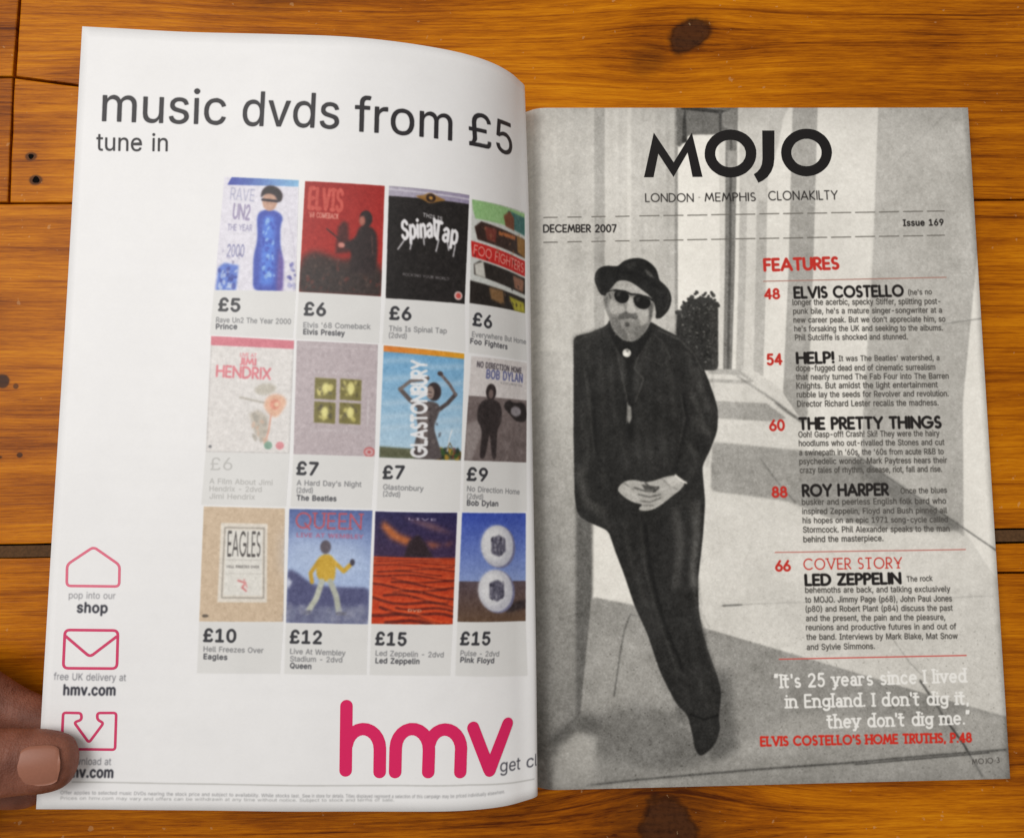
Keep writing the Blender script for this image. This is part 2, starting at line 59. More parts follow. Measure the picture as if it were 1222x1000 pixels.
LEFT_PRINT=[
('T','£5',58.46,109.55,66.58,109.57,4.9,'b',(62,62,66),1),
('T','£6',91.46,109.81,99.5,109.75,4.87,'b',(62,62,66),1),
('T','£6',124.3,109.61,132.39,109.42,4.92,'b',(62,62,66),1),
('T','£6',157.63,109.31,166.55,109.74,5.07,'b',(62,62,66),1),
('T','£6',58.32,170.93,66.65,170.63,4.81,'r',(192,191,188),1),
('T','£7',91.29,171.34,99.27,171.36,4.82,'b',(62,62,66),1),
('T','£7',124.24,171.73,132.26,171.5,4.87,'b',(62,62,66),1),
('T','£9',157.41,171.65,166.37,171.88,5.02,'b',(62,62,66),1),
('T','£10',58.64,236.05,70.67,236.04,4.76,'b',(62,62,66),1),
('T','£12',91.24,235.85,102.99,235.9,4.8,'b',(62,62,66),1),
('T','£15',123.69,235.87,135.17,236.15,4.84,'b',(62,62,66),1),
('T','£15',156.46,236.3,168.71,237.03,4.89,'b',(62,62,66),1),
('T','Rave Un2 The Year 2000',57.74,114.14,86.47,113.62,2.05,'m',(135,135,137),1),
('T','Prince',57.88,116.74,65.96,116.43,2.05,'b',(88,88,92),1),
('T',"Elvis '68 Comeback",91.35,114.7,117.06,113.98,2.04,'m',(135,135,137),1),
('T','Elvis Presley',91.46,117.3,107.21,117.15,2.05,'b',(88,88,92),1),
('T','This Is Spinal Tap',124.16,114.22,146.78,113.67,2.07,'m',(135,135,137),1),
('T','(2dvd)',124.26,116.84,131.05,116.76,2.07,'m',(135,135,137),1),
('T','Everywhere But Home',157.43,114.07,186.43,113.98,2.12,'m',(135,135,137),1),
('T','Foo Fighters',156.79,116.84,175.29,117.44,2.13,'b',(88,88,92),1),
('T','A Film About Jimi',58.23,176.06,82.25,175.86,2.01,'m',(185,184,181),1),
('T','Hendrix - 2dvd',58.37,178.94,78.21,178.57,2.01,'m',(185,184,181),1),
('T','Jimi Hendrix',58.5,181.82,75.78,181.54,2.02,'m',(185,184,181),1),
('T',"A Hard Day's Night",91.47,175.52,116.07,175.24,2.02,'m',(135,135,137),1),
('T','(2dvd)',91.6,178.41,97.64,178.19,2.02,'m',(135,135,137),1),
('T','The Beatles',91.72,181.3,106.7,181.08,2.02,'b',(88,88,92),1),
('T','Glastonbury',124.41,175.95,139.91,176.23,2.04,'m',(135,135,137),1),
('T','(2dvd)',124.51,178.55,130.93,178.71,2.04,'m',(135,135,137),1),
('T','No Direction Home',157.56,175.99,182.74,177.28,2.1,'m',(135,135,137),1),
('T','(2dvd)',157.66,178.99,164.65,179.3,2.1,'m',(135,135,137),1),
('T','Bob Dylan',157.75,181.66,171.75,182.03,2.1,'b',(88,88,92),1),
('T','Hell Freezes Over',58.8,239.87,81.27,239.92,2,'m',(135,135,137),1),
('T','Eagles',58.92,242.73,67.77,242.81,2.01,'b',(88,88,92),1),
('T','Live At Wembley',91.39,240.01,112.38,240.21,2.02,'m',(135,135,137),1),
('T','Stadium - 2dvd',91.5,242.89,111.2,242.81,2.02,'m',(135,135,137),1),
('T','Queen',91.59,245.45,99.52,245.6,2.02,'b',(88,88,92),1),
('T','Led Zeppelin - 2dvd',123.83,240.07,149.89,240.92,2.04,'m',(135,135,137),1),
('T','Led Zeppelin',123.93,242.97,140.52,243.31,2.03,'b',(88,88,92),1),
('T','Pulse - 2dvd',156.55,240.53,172.81,241.97,2.04,'m',(135,135,137),1),
('T','Pink Floyd',156.61,243.13,170.6,244.4,2.04,'b',(88,88,92),1),
('T','pop into our',7.55,221.36,24.93,221.04,2.52,'r',(130,130,134),1),
('T','shop',10.92,226.49,22.08,226.35,3.8,'b',(62,62,70),1),
('T','free UK delivery at',3.73,251.95,30.24,251.86,2.66,'r',(110,110,116),1),
('T','hmv.com',7.71,257.51,26.48,257.3,3.92,'b',(62,62,70),1),
('T','download at',9.72,283.4,26.27,283.49,2.64,'r',(110,110,116),1),
('T','hmv.com',8.75,288.08,27.12,288.17,3.89,'b',(62,62,70),1),
('L',[(12.5,289.9),(47.6,290),(94.5,290.1),(135.6,290),(161,290.4),(174.5,291.4),(188.1,292.6)],0.47,(190,189,186),0,1),
('T','Offer applies to selected music DVDs nearing the stock price and subject to availability. While stocks last. See',8.49,294.46,100.94,294.63,1.31,'r',(132,132,134),1),
('T',' in store for details. Titles displayed represent a selection of this campaign may be priced individually elsewhere.',101.57,294.62,175.16,295.07,1.34,'r',(132,132,134),1),
('T','Prices on hmv.com may vary and offers can be withdrawn at any time without notice. Subject to stock and terms of sale.',8.6,296.47,132.6,296.1,1.18,'r',(150,150,150),1),
('T','get cl',173.27,286.79,189.74,287.68,4.81,'r',(70,70,78),1)]
RIGHT_PRINT=[
('P',[(-0.7,-5.2),(226.6,-3.6),(205.7,307.5),(-5.5,304.2)],214,0,1),
('P',[(1.5,-4.4),(29.8,-3.6),(26.3,149.7),(-0.9,149.1)],196,1.2,1),
('P',[(4.9,-3.7),(12.1,-3.6),(9.3,149.5),(2.3,149.3)],203,1.2,1),
('P',[(18.2,-3.6),(25.9,-3.6),(22.6,149.6),(15.2,149.5)],190,1.2,1),
('P',[(29.4,-3.6),(34.4,-3.6),(30.7,149.7),(25.9,149.7)],170,1.2,1),
('P',[(34.4,-3.6),(44.7,-3.6),(40.7,149.9),(30.7,149.7)],203,1.2,1),
('P',[(40.5,-3.6),(42,-3.6),(38.1,149.8),(36.7,149.8)],196,1.2,1),
('P',[(44.7,-3.6),(46.3,-3.6),(42.2,149.9),(40.7,149.9)],212,1.2,1),
('P',[(46.3,-3.6),(57.1,-3.6),(52.6,150),(42.2,149.9)],196,1.2,1),
('P',[(50.9,-3.6),(52.4,-3.6),(48.2,149.9),(46.7,149.9)],188,1.2,1),
('P',[(57.1,-3.6),(66.3,-3.6),(61.6,150.1),(52.6,150)],190,1.2,1),
('P',[(62.5,-3.6),(64,-3.6),(59.3,150.1),(57.8,150.1)],182,1.2,1),
('P',[(66.3,-3.6),(67.9,-3.6),(63.1,150.1),(61.6,150.1)],150,1.2,1),
('G',[(-0.3,111.6),(25.6,112.4),(22.1,270.1),(17.1,270.3),(1.8,285.8),(-3.1,288.4)],(4.6,123.3),190,(5.4,278.5),128,1),
('P',[(17.2,178.9),(24.4,183.4),(22.1,271.8),(17.4,270.3),(15.3,268.2)],104,3,1),
('P',[(5.2,193.3),(11.4,193.4),(9.1,275),(3.7,278.6)],150,6,0.5),
('P',[(67.9,-3.6),(89.9,-3.6),(85.3,124.2),(63.9,124)],232,0,1),
('P',[(67.1,-3.6),(95.7,-3.6),(94.7,12.3),(90,14.3),(89.3,12.7),(72.4,12.7),(70,15.5),(68.7,18.2),(66.8,18.6)],112,1,1),
('P',[(69.3,-1.2),(91.3,1.6),(91.2,3.2),(69.3,0.8)],62,0.5,1),
('P',[(86.6,1.2),(87.8,1.2),(87.4,11.5),(86.3,11.5)],80,0.5,1),
('P',[(69.9,4.4),(71.2,-0.4),(71.5,16.2),(69.1,17)],70,0.6,1),
('P',[(88.1,2.4),(95.2,-0.4),(94.7,12.3),(87.9,8.4)],140,1.5,1),
('P',[(86.2,12.3),(89.7,12.3),(87.6,74.8),(84.5,144.8),(81.9,135.4),(84.4,74.8)],215,0.8,1),
('P',[(89.3,12.3),(94.7,12.3),(91.3,74.8),(86.8,144.8),(83.4,135.5),(86.7,74.8)],132,0.8,1),
('P',[(91.3,12.3),(92.4,12.3),(89.5,74.8),(85.7,144.8),(84.9,135.5),(88.4,74.8)],95,0.8,1),
('P',[(94.7,12.3),(96.3,12.3),(93,74.8),(88.6,144.9),(87.1,135.5),(91.3,74.8)],228,0.8,1),
('P',[(96.3,12.3),(99.8,12.3),(96.4,74.8),(92,144.9),(89,135.5),(93,74.8)],190,0.8,1),
('P',[(99.8,12.3),(104,12.3),(100.8,74.9),(96.5,145),(92.4,135.6),(96.4,74.8)],214,0.8,1),
('P',[(104.5,-0.4),(109.6,-0.4),(105.6,74.9),(101,145),(96.9,135.6),(100.8,74.9)],188,0.8,1),
('P',[(109.6,-0.4),(120.8,-0.4),(115.7,74.9),(110,145.1),(101.4,135.7),(105.6,74.9)],226,0.8,1),
('P',[(120.8,-0.4),(132.5,-0.4),(127,75),(120.9,145.2),(110.4,135.8),(115.7,74.9)],170,0.8,1),
('P',[(132.5,-0.4),(160.7,-0.4),(153,75.2),(144.3,160.4),(120.3,160.1),(127,75)],222,0.8,1),
('P',[(95.7,-3.6),(121,-3.6),(116.4,4.4),(113.1,18.3),(108.2,32.1),(109.7,-3.6)],196,1.5,1),
('P',[(95.6,-0.4),(109.6,-0.4),(107,43.8),(95.1,43.8)],203,2,1),
('P',[(89.8,20.2),(94.4,20.2),(93.7,30.1),(89.5,30.1)],165,1,1),
('G',[(160.7,-0.4),(204.6,-0.3),(203.8,63.8),(193.1,136.7),(188.7,196.2),(144.3,161.6),(154.8,67.4)],(164.9,8.4),184,(170.7,181.2),178,1),
('P',[(203.9,61.9),(222.2,62),(207.4,282.9),(204.2,218.4),(188.8,193.2),(191.9,136.7)],228,1,1),
('P',[(201.5,-0.3),(205.4,-0.3),(204.5,63.8),(202.6,64.6)],192,1,1),
('L',[(165.8,27.5),(192.7,2.5)],0.44,160,0.5,0.6),
('L',[(185.7,41.4),(200.9,28.4)],0.36,165,0.5,0.5),
('L',[(184.9,101.2),(203.1,98.7)],0.58,140,0.5,0.8),
('P',[(75.6,121.1),(98.2,121.3),(109.2,129),(118,143.3),(118.2,180.4),(204.4,214.7),(198.4,307.3),(71.2,304.2),(76,165.1)],213,0,1),
('P',[(77.5,120.4),(91.4,120.9),(98,126.2),(94.2,127.3),(77.3,126.4)],178,1.2,1),
('P',[(77.4,122.6),(92.1,123.5),(95.8,125.8),(77.4,124.9)],216,1,1),
('P',[(78.1,134.7),(103.3,136.1),(111.6,142.9),(106.7,144.3),(78.6,142.5)],166,1.2,1),
('L',[(90.6,123.9),(107.1,135.3),(118.7,144.5)],0.73,125,1.2,0.8),
('L',[(107.4,136.1),(112.5,140.3),(118.7,144.5)],0.87,96,1.2,0.8),
('P',[(78.3,152.9),(93.1,154.6),(119.3,157.5),(144.3,160.8),(188.9,192.5),(183.2,193.5),(155.1,192.7),(129.1,187.2),(110.8,179.6),(92.3,176.7),(76.8,174.7)],160,1.8,1),
('P',[(143.5,161.2),(188.9,192.9),(181.3,193.9),(158.8,192),(136.7,185.1),(118.2,180.4),(124.5,165.7)],140,8,0.7),
('P',[(144.3,161.6),(188.9,192.9),(184.3,193.2),(155.8,178),(140,164.5)],104,5,0.6),
('L',[(142.5,159.7),(156.3,169.9),(174.4,182.3),(205.1,204.1)],0.58,105,0.7,1),
('L',[(99.6,161),(107.4,172.2),(114.5,180.4)],0.55,125,0.7,1),
('L',[(114.5,180.4),(126.7,198.9),(139,213.6),(152.7,237.3)],0.36,192,0.8,0.6),
('P',[(94.5,216.5),(202.3,218.3),(206,275.8),(166,264.3),(115.2,249.1)],203,14,0.8),
('P',[(72.9,234),(115.3,247),(151.6,258.4),(177,266.4),(207.9,275.5),(205.5,311),(-2,307.5),(1.9,283.3),(17.1,270),(23.2,219.5),(41.7,223.4)],150,1.2,1),
('P',[(184.1,270.1),(202.4,274.7),(201.4,289.9),(179.5,285.8)],172,6,1),
('P',[(77.2,287),(114.2,270.3),(165.4,275),(197.6,291.5),(196.8,303.8),(19.2,303)],172,9,0.8),
('P',[(26.2,233.1),(42.5,237),(56.1,269.1),(34.3,272.1),(23.6,268.4)],160,8,0.8),
('P',[(25,188.2),(32.7,191.6),(41.8,222.4),(24.3,219.2)],224,1,1),
('L',[(79.4,224.5),(94.2,223.8),(131.2,223.2),(200.2,222.3)],0.36,170,0.5,0.8),
('L',[(80.5,224.3),(88.6,224.1)],0.73,120,0.5,1),
('L',[(152.7,237.3),(161.3,250),(166.5,255.5)],0.44,165,0.6,1),
('L',[(165.6,257.9),(173.1,269.8),(175.7,274.5)],0.95,100,0.8,1),
('L',[(174.7,272.7),(183.2,285.2),(190.5,298.7)],0.8,70,0.7,1),
('L',[(19.3,298.5),(40.9,296.6),(91.4,293.6),(131.5,291.8),(164.6,289.7),(201.5,287.8)],0.73,90,0.8,1),
('L',[(135.1,292.5),(194,289)],0.44,60,0.5,1),
('P',[(19.3,298.8),(203.2,289.2),(203.9,307.4),(19.2,303)],180,2,0.5),
('L',[(39.8,227.3),(37.1,234.1),(35,244),(32,261.5)],0.58,98,0.8,1),
('L',[(39.8,227.3),(43.4,228.1)],0.47,110,0.6,1),
('P',[(1.9,283.3),(17.1,269.3),(24.3,268.4),(41.7,264.5),(59.7,269.1),(73.5,288.7),(55.3,293.5),(19.6,285.7)],108,12,0.7),
('P',[(3.7,278.6),(17.1,268.2),(27.1,271.2),(19.7,280.5),(7,290.6)],92,7,0.6),
('P',[(3.5,285.5),(16.2,275.9),(24.1,278.8),(22.2,297.9),(3.3,299.4)],180,7,0.85),
('P',[(52.3,251.4),(66.9,269.3),(73.5,290.4),(84.5,285.4),(82.1,252)],75,9,0.6),
('P',[(-7.2,276.2),(0.5,283.6),(8.2,283),(6.7,287.2),(4.3,303.4),(-7.7,304.9)],118,3,0.9),
('P',[(3.5,286.2),(16.2,276.9),(22.6,279.5),(20.8,297.8),(5.1,299.3)],178,6,0.6),
('P',[(63.6,121),(63.8,101.4),(64.4,94.5),(66.7,94.5),(66,91.5),(69.1,90),(71.4,88.5),(73.7,88.9),(75.2,87.3),(77.5,88.5),(79.8,87.8),(81.6,90.1),(83,91.6),(82,121.2)],54,1,1),
('E',(64.4,95),0.98,1.07,2.8,60,0.4,0.95),
('E',(65.1,94.8),1.15,0.62,1.4,60,0.4,0.95),
('E',(65.9,95),0.93,1.14,0.3,60,0.4,0.95),
('E',(66.7,92.6),0.7,0.91,1.7,60,0.4,0.95),
('E',(67.5,90.3),0.68,0.74,2.7,60,0.4,0.95),
('E',(68.2,92.5),0.65,1.07,0.4,60,0.4,0.95),
('E',(69,91.4),0.63,0.56,2.6,60,0.4,0.95),
('E',(69.8,89.2),0.68,1.19,2.6,60,0.4,0.95),
('E',(70.5,88.9),1.1,0.91,2,60,0.4,0.95),
('E',(71.3,88),1.09,1,2.9,60,0.4,0.95),
('E',(72,90),0.73,0.79,0.5,60,0.4,0.95),
('E',(72.8,86.6),0.6,0.75,1.8,60,0.4,0.95),
('E',(73.6,85.8),0.94,0.78,0.9,60,0.4,0.95),
('E',(74.2,88.9),0.83,0.77,1.4,60,0.4,0.95),
('E',(75,88.5),0.59,1.18,0.1,60,0.4,0.95),
('E',(75.7,88.7),1.04,0.57,2.4,60,0.4,0.95),
('E',(76.5,87.2),0.89,0.57,0.1,60,0.4,0.95),
('E',(77.3,86.5),1.1,0.69,2.3,60,0.4,0.95),
('E',(77.9,89.4),1.09,0.78,1.1,60,0.4,0.95),
('E',(78.7,87.8),1,0.63,2.2,60,0.4,0.95),
('E',(79.4,88.9),1.05,0.59,2.8,60,0.4,0.95),
('E',(80.3,86.2),0.75,0.95,2.8,60,0.4,0.95),
('E',(81,87.2),1.08,0.91,0.9,60,0.4,0.95),
('E',(81.6,89.4),0.71,0.65,0.4,60,0.4,0.95),
('E',(82.3,90.8),1.12,0.67,0.1,60,0.4,0.95),
('E',(83,91.9),0.92,0.88,0.7,60,0.4,0.95),
('E',(74.5,114.5),0.45,0.4,0,30,0.4,0.6),
('E',(81,109),0.59,0.38,0,36,0.4,0.6),
('E',(67.1,111.6),0.65,0.48,0,128,0.4,0.6),
('E',(72.3,95),0.42,0.28,0,84,0.4,0.6),
('E',(70,103.4),0.72,0.59,0,96,0.4,0.6),
('E',(72.6,104.5),0.56,0.42,0,40,0.4,0.6),
('E',(72.5,116.7),0.31,0.54,0,96,0.4,0.6),
('E',(80.7,108.7),0.47,0.38,0,30,0.4,0.6),
('E',(73.2,105.3),0.49,0.43,0,30,0.4,0.6),
('E',(77.7,113),0.55,0.49,0,128,0.4,0.6),
('E',(70.1,106.6),0.54,0.54,0,40,0.4,0.6),
('E',(77.5,110.5),0.38,0.58,0,112,0.4,0.6),
('E',(67.8,115.2),0.46,0.52,0,40,0.4,0.6),
('E',(76.2,103.8),0.6,0.48,0,128,0.4,0.6),
('E',(71.2,98.1),0.41,0.58,0,84,0.4,0.6),
('E',(70.6,114.9),0.62,0.5,0,40,0.4,0.6),
('E',(80.7,105.4),0.48,0.32,0,128,0.4,0.6),
('E',(70.7,115.3),0.4,0.31,0,112,0.4,0.6),
('E',(77.4,95.2),0.58,0.46,0,112,0.4,0.6),
('E',(80.6,99.1),0.49,0.56,0,40,0.4,0.6),
('E',(77.4,90.9),0.33,0.41,0,112,0.4,0.6),
('E',(67.9,112.4),0.34,0.51,0,84,0.4,0.6),
('E',(81.5,95),0.63,0.3,0,36,0.4,0.6),
('E',(73,106.3),0.43,0.38,0,112,0.4,0.6),
('E',(75.1,107.5),0.36,0.57,0,30,0.4,0.6),
('E',(70.5,118.2),0.62,0.55,0,112,0.4,0.6),
('E',(78.8,101.2),0.28,0.47,0,30,0.4,0.6),
('E',(70,105.2),0.65,0.36,0,40,0.4,0.6),
('E',(78.6,102.5),0.6,0.48,0,40,0.4,0.6),
('E',(73.1,94.7),0.45,0.45,0,36,0.4,0.6),
('E',(80.8,108.1),0.41,0.56,0,30,0.4,0.6),
('E',(71.6,99.7),0.64,0.44,0,40,0.4,0.6),
('E',(75,116.4),0.42,0.41,0,36,0.4,0.6),
('E',(73.2,104.2),0.59,0.42,0,128,0.4,0.6),
('E',(79.9,107.7),0.4,0.63,0,84,0.4,0.6),
('E',(69.8,90.6),0.65,0.37,0,40,0.4,0.6),
('E',(68,90.7),0.53,0.59,0,36,0.4,0.6),
('E',(69.7,113.1),0.6,0.27,0,96,0.4,0.6),
('E',(74.6,97.3),0.46,0.27,0,84,0.4,0.6),
('E',(69.9,94.6),0.67,0.36,0,96,0.4,0.6),
('E',(81.3,105.5),0.62,0.56,0,30,0.4,0.6),
('E',(65.8,93.7),0.38,0.5,0,96,0.4,0.6),
('E',(70,105.7),0.45,0.38,0,112,0.4,0.6),
('E',(78.8,94),0.26,0.45,0,112,0.4,0.6),
('E',(79.7,116.4),0.49,0.27,0,128,0.4,0.6),
('E',(78.2,107.7),0.55,0.58,0,112,0.4,0.6),
('E',(72.6,117),0.42,0.39,0,128,0.4,0.6),
('E',(76.5,116.6),0.46,0.52,0,40,0.4,0.6),
('E',(78.6,110.6),0.44,0.36,0,128,0.4,0.6),
('E',(73.1,99.2),0.33,0.5,0,84,0.4,0.6),
('E',(81,106),0.44,0.45,0,30,0.4,0.6),
('E',(66.6,96.8),0.6,0.53,0,112,0.4,0.6),
('E',(80.7,100),0.44,0.29,0,84,0.4,0.6),
('E',(77,91.5),0.65,0.36,0,112,0.4,0.6),
('E',(79,93.4),0.63,0.6,0,112,0.4,0.6),
('E',(80.5,94.5),0.51,0.4,0,36,0.4,0.6),
('E',(66.6,96.3),0.49,0.49,0,112,0.4,0.6),
('E',(66.8,91.7),0.5,0.51,0,96,0.4,0.6),
('E',(67.5,102.8),0.39,0.47,0,84,0.4,0.6),
('E',(70.8,109.4),0.64,0.31,0,40,0.4,0.6),
('E',(67.5,108.7),0.5,0.61,0,96,0.4,0.6),
('E',(74.4,96.6),0.29,0.34,0,128,0.4,0.6),
('E',(77.4,105.4),0.32,0.34,0,40,0.4,0.6),
('E',(72.7,101.6),0.32,0.27,0,40,0.4,0.6),
('E',(66.4,109.7),0.32,0.33,0,96,0.4,0.6),
('E',(72.7,101.6),0.45,0.59,0,30,0.4,0.6),
('E',(78.6,90.9),0.56,0.28,0,36,0.4,0.6),
('E',(80.6,102.8),0.59,0.52,0,30,0.4,0.6),
('E',(80.8,109.8),0.6,0.31,0,96,0.4,0.6),
('E',(71,114.7),0.38,0.58,0,112,0.4,0.6),
('E',(71,101.4),0.32,0.54,0,112,0.4,0.6),
('E',(69.9,108.7),0.66,0.38,0,30,0.4,0.6),
('E',(74.8,107),0.57,0.4,0,30,0.4,0.6),
('E',(66.1,95.5),0.34,0.43,0,84,0.4,0.6),
('E',(76.1,100.4),0.44,0.36,0,96,0.4,0.6),
('E',(80.4,99.7),0.45,0.33,0,112,0.4,0.6),
('E',(67.9,101.1),0.42,0.56,0,36,0.4,0.6),
('E',(74.6,93.3),0.6,0.52,0,112,0.4,0.6),
('E',(69.1,104.3),0.28,0.57,0,40,0.4,0.6),
('E',(70.8,91.7),0.27,0.42,0,128,0.4,0.6),
('E',(81,93.6),0.54,0.36,0,112,0.4,0.6),
('E',(68.6,119.4),0.28,0.5,0,96,0.4,0.6),
('E',(69.4,92.3),0.43,0.59,0,40,0.4,0.6),
('E',(76.6,95.5),0.41,0.29,0,112,0.4,0.6),
('E',(72.5,113),0.33,0.33,0,30,0.4,0.6),
('E',(75.8,102.8),0.66,0.26,0,30,0.4,0.6),
('E',(72.4,110.2),0.33,0.27,0,128,0.4,0.6),
('E',(81.3,105.5),0.41,0.29,0,30,0.4,0.6),
('E',(68.8,113.8),0.3,0.42,0,112,0.4,0.6),
('E',(69.6,91.5),0.43,0.28,0,40,0.4,0.6),
('E',(78.8,103.3),0.53,0.56,0,36,0.4,0.6),
('E',(68.1,105.1),0.43,0.44,0,30,0.4,0.6),
('E',(80,113.5),0.3,0.59,0,36,0.4,0.6),
('E',(74.6,115.4),0.35,0.27,0,96,0.4,0.6),
('E',(71.1,102.6),0.58,0.44,0,36,0.4,0.6),
('E',(76.6,117.1),0.39,0.41,0,128,0.4,0.6),
('E',(81.4,106.5),0.32,0.43,0,128,0.4,0.6),
('E',(77.4,114.3),0.39,0.31,0,30,0.4,0.6),
('E',(72.7,110.7),0.59,0.59,0,112,0.4,0.6),
('E',(69.6,91.8),0.55,0.28,0,36,0.4,0.6),
('E',(77.7,116.2),0.67,0.31,0,128,0.4,0.6),
('E',(70.1,112.3),0.49,0.56,0,112,0.4,0.6),
('E',(80.9,94),0.27,0.31,0,112,0.4,0.6),
('E',(75.4,118.3),0.56,0.5,0,40,0.4,0.6),
('E',(66.7,113.8),0.49,0.37,0,40,0.4,0.6),
('E',(68.2,97.8),0.54,0.36,0,30,0.4,0.6),
('E',(73.8,111.9),0.27,0.3,0,36,0.4,0.6),
('E',(78.7,103),0.37,0.58,0,30,0.4,0.6),
('E',(69,102.7),0.41,0.37,0,30,0.4,0.6),
('E',(67.8,108.3),0.33,0.59,0,40,0.4,0.6),
('E',(74.1,95.1),0.59,0.44,0,84,0.4,0.6),
('E',(78.5,93.6),0.39,0.57,0,84,0.4,0.6),
('E',(75.2,95.1),0.28,0.49,0,36,0.4,0.6),
('E',(73.4,118.7),0.51,0.3,0,128,0.4,0.6),
('E',(78.8,110.4),0.35,0.26,0,96,0.4,0.6),
('E',(68.9,110.9),0.41,0.42,0,36,0.4,0.6),
('E',(70,96),0.49,0.38,0,128,0.4,0.6),
('E',(78.1,100.9),0.6,0.54,0,112,0.4,0.6),
('E',(78.5,115.2),0.52,0.4,0,36,0.4,0.6),
('E',(67.8,97),0.42,0.29,0,84,0.4,0.6),
('E',(66.6,111.2),0.63,0.33,0,128,0.4,0.6),
('E',(77.5,104.2),0.46,0.44,0,30,0.4,0.6),
('E',(78.3,101.2),0.27,0.44,0,96,0.4,0.6),
('E',(75,114.1),0.27,0.49,0,96,0.4,0.6),
('E',(70.4,101.4),0.46,0.5,0,84,0.4,0.6),
('E',(72.2,113.3),0.5,0.58,0,96,0.4,0.6),
('E',(76.1,106),0.59,0.38,0,96,0.4,0.6),
('E',(65.3,112.7),0.35,0.36,0,30,0.4,0.6),
('E',(66.8,100.5),0.5,0.52,0,112,0.4,0.6),
('E',(71.5,118.6),0.27,0.58,0,36,0.4,0.6),
('E',(66.2,112.3),0.54,0.59,0,40,0.4,0.6),
('E',(76,114.9),0.57,0.47,0,36,0.4,0.6),
('E',(73.5,92.7),0.31,0.38,0,128,0.4,0.6),
('E',(74.1,101.7),0.28,0.42,0,36,0.4,0.6),
('E',(77.4,105.7),0.35,0.49,0,40,0.4,0.6),
('E',(71.9,93.2),0.55,0.45,0,112,0.4,0.6),
('E',(81.4,97.5),0.32,0.39,0,128,0.4,0.6),
('E',(69.4,108.4),0.67,0.34,0,112,0.4,0.6),
('E',(72.2,95.5),0.53,0.45,0,112,0.4,0.6),
('E',(78.3,116.1),0.56,0.4,0,84,0.4,0.6),
('E',(73,107.7),0.36,0.4,0,30,0.4,0.6),
('E',(74.6,118.6),0.34,0.27,0,30,0.4,0.6),
('E',(70,106.4),0.5,0.41,0,40,0.4,0.6),
('E',(74.7,109.2),0.55,0.51,0,30,0.4,0.6),
('E',(81,94.2),0.51,0.31,0,36,0.4,0.6),
('E',(78.9,109.2),0.64,0.34,0,112,0.4,0.6),
('E',(74.9,113.7),0.61,0.26,0,112,0.4,0.6),
('E',(68.2,92.7),0.33,0.47,0,30,0.4,0.6),
('E',(74.6,103.1),0.4,0.52,0,36,0.4,0.6),
('E',(76.4,117.4),0.66,0.47,0,128,0.4,0.6),
('E',(67.3,93),0.29,0.33,0,40,0.4,0.6),
('E',(67.7,116.3),0.67,0.52,0,36,0.4,0.6),
('E',(71.7,106.1),0.42,0.3,0,96,0.4,0.6),
('E',(81.2,94),0.26,0.39,0,40,0.4,0.6),
('E',(81,92.2),0.58,0.51,0,40,0.4,0.6),
('E',(65.2,113.9),0.67,0.52,0,36,0.4,0.6),
('E',(80.2,101.4),0.41,0.46,0,112,0.4,0.6),
('E',(78.1,92.7),0.31,0.4,0,128,0.4,0.6),
('E',(66.3,102.8),0.35,0.6,0,40,0.4,0.6),
('E',(76.5,92.2),0.37,0.29,0,84,0.4,0.6),
('E',(72.5,95.4),0.65,0.59,0,36,0.4,0.6),
('E',(66.8,100.5),0.64,0.28,0,128,0.4,0.6),
('E',(67.2,114),0.27,0.45,0,84,0.4,0.6),
('E',(79.7,92.4),0.71,0.35,0,128,0.4,0.6),
('E',(72.4,104),0.3,0.36,0,128,0.4,0.6),
('E',(76.4,105.1),0.28,0.4,0,128,0.4,0.6),
('E',(73,115.5),0.65,0.49,0,96,0.4,0.6),
('E',(76,91.1),0.27,0.52,0,84,0.4,0.6),
('E',(78.1,114.4),0.44,0.57,0,30,0.4,0.6),
('E',(81.2,112.5),0.63,0.31,0,128,0.4,0.6),
('P',[(78.6,90),(83,92.4),(82,120.8),(79.4,120.8)],86,2,0.4),
('P',[(17.7,105.5),(25.4,103.7),(32.6,100.7),(34.2,97.3),(51.9,98.6),(57.4,102.1),(66.7,106.7),(72.5,113.5),(75.6,120.4),(77.7,126),(80.1,133.6),(81.4,139.2),(80.7,148.1),(77.4,156.2),(73.4,163.6),(74.2,179.4),(72.8,193.6),(69.9,213.1),(69.8,226.1),(71.3,235.8),(73.9,245.4),(76.9,254),(78.5,260.7),(77.5,267.8),(76.7,271.3),(77.6,275.8),(75.2,282.4),(71.8,285.8),(68.1,287.9),(66.1,284.3),(65.5,279.8),(63.6,270.3),(59.1,266),(55.6,259.2),(52.2,252.1),(46.9,235.3),(41.7,223.4),(37.7,210.4),(33.9,199.9),(31.2,191.2),(21.8,187),(18.1,184.4),(16.8,177.5),(16.8,149.6)],45,0.7,1),
('L',[(23.4,112.3),(24.5,131.1),(23,164.4)],1.09,74,3.4,0.88),
('L',[(29.3,116.1),(30.9,142.3),(29.5,171.8)],1.45,68,3.4,0.77),
('L',[(20.7,134.8),(21.3,157),(20.2,175.3)],1.09,81,3.4,0.77),
('L',[(33.3,119.9),(35.7,142.4),(40,164.6)],0.73,90,3.4,0.66),
('L',[(42.7,116.3),(40.8,131.3),(42.2,149.9)],3.64,30,3.4,0.88),
('L',[(37,104.9),(39,116.2),(40.8,131.3)],0.91,81,3.4,0.77),
('L',[(52,105.8),(48,116.3),(44.2,130.5)],0.91,84,3.4,0.77),
('L',[(57.2,109.6),(60.5,124),(62.2,142.7)],1.45,68,3.4,0.77),
('L',[(72.6,120.3),(74.5,131.6),(77.2,139.1)],1.09,110,3.4,0.77),
('L',[(70,131.6),(74.1,142.8),(76.9,150.3)],1.09,103,3.4,0.77),
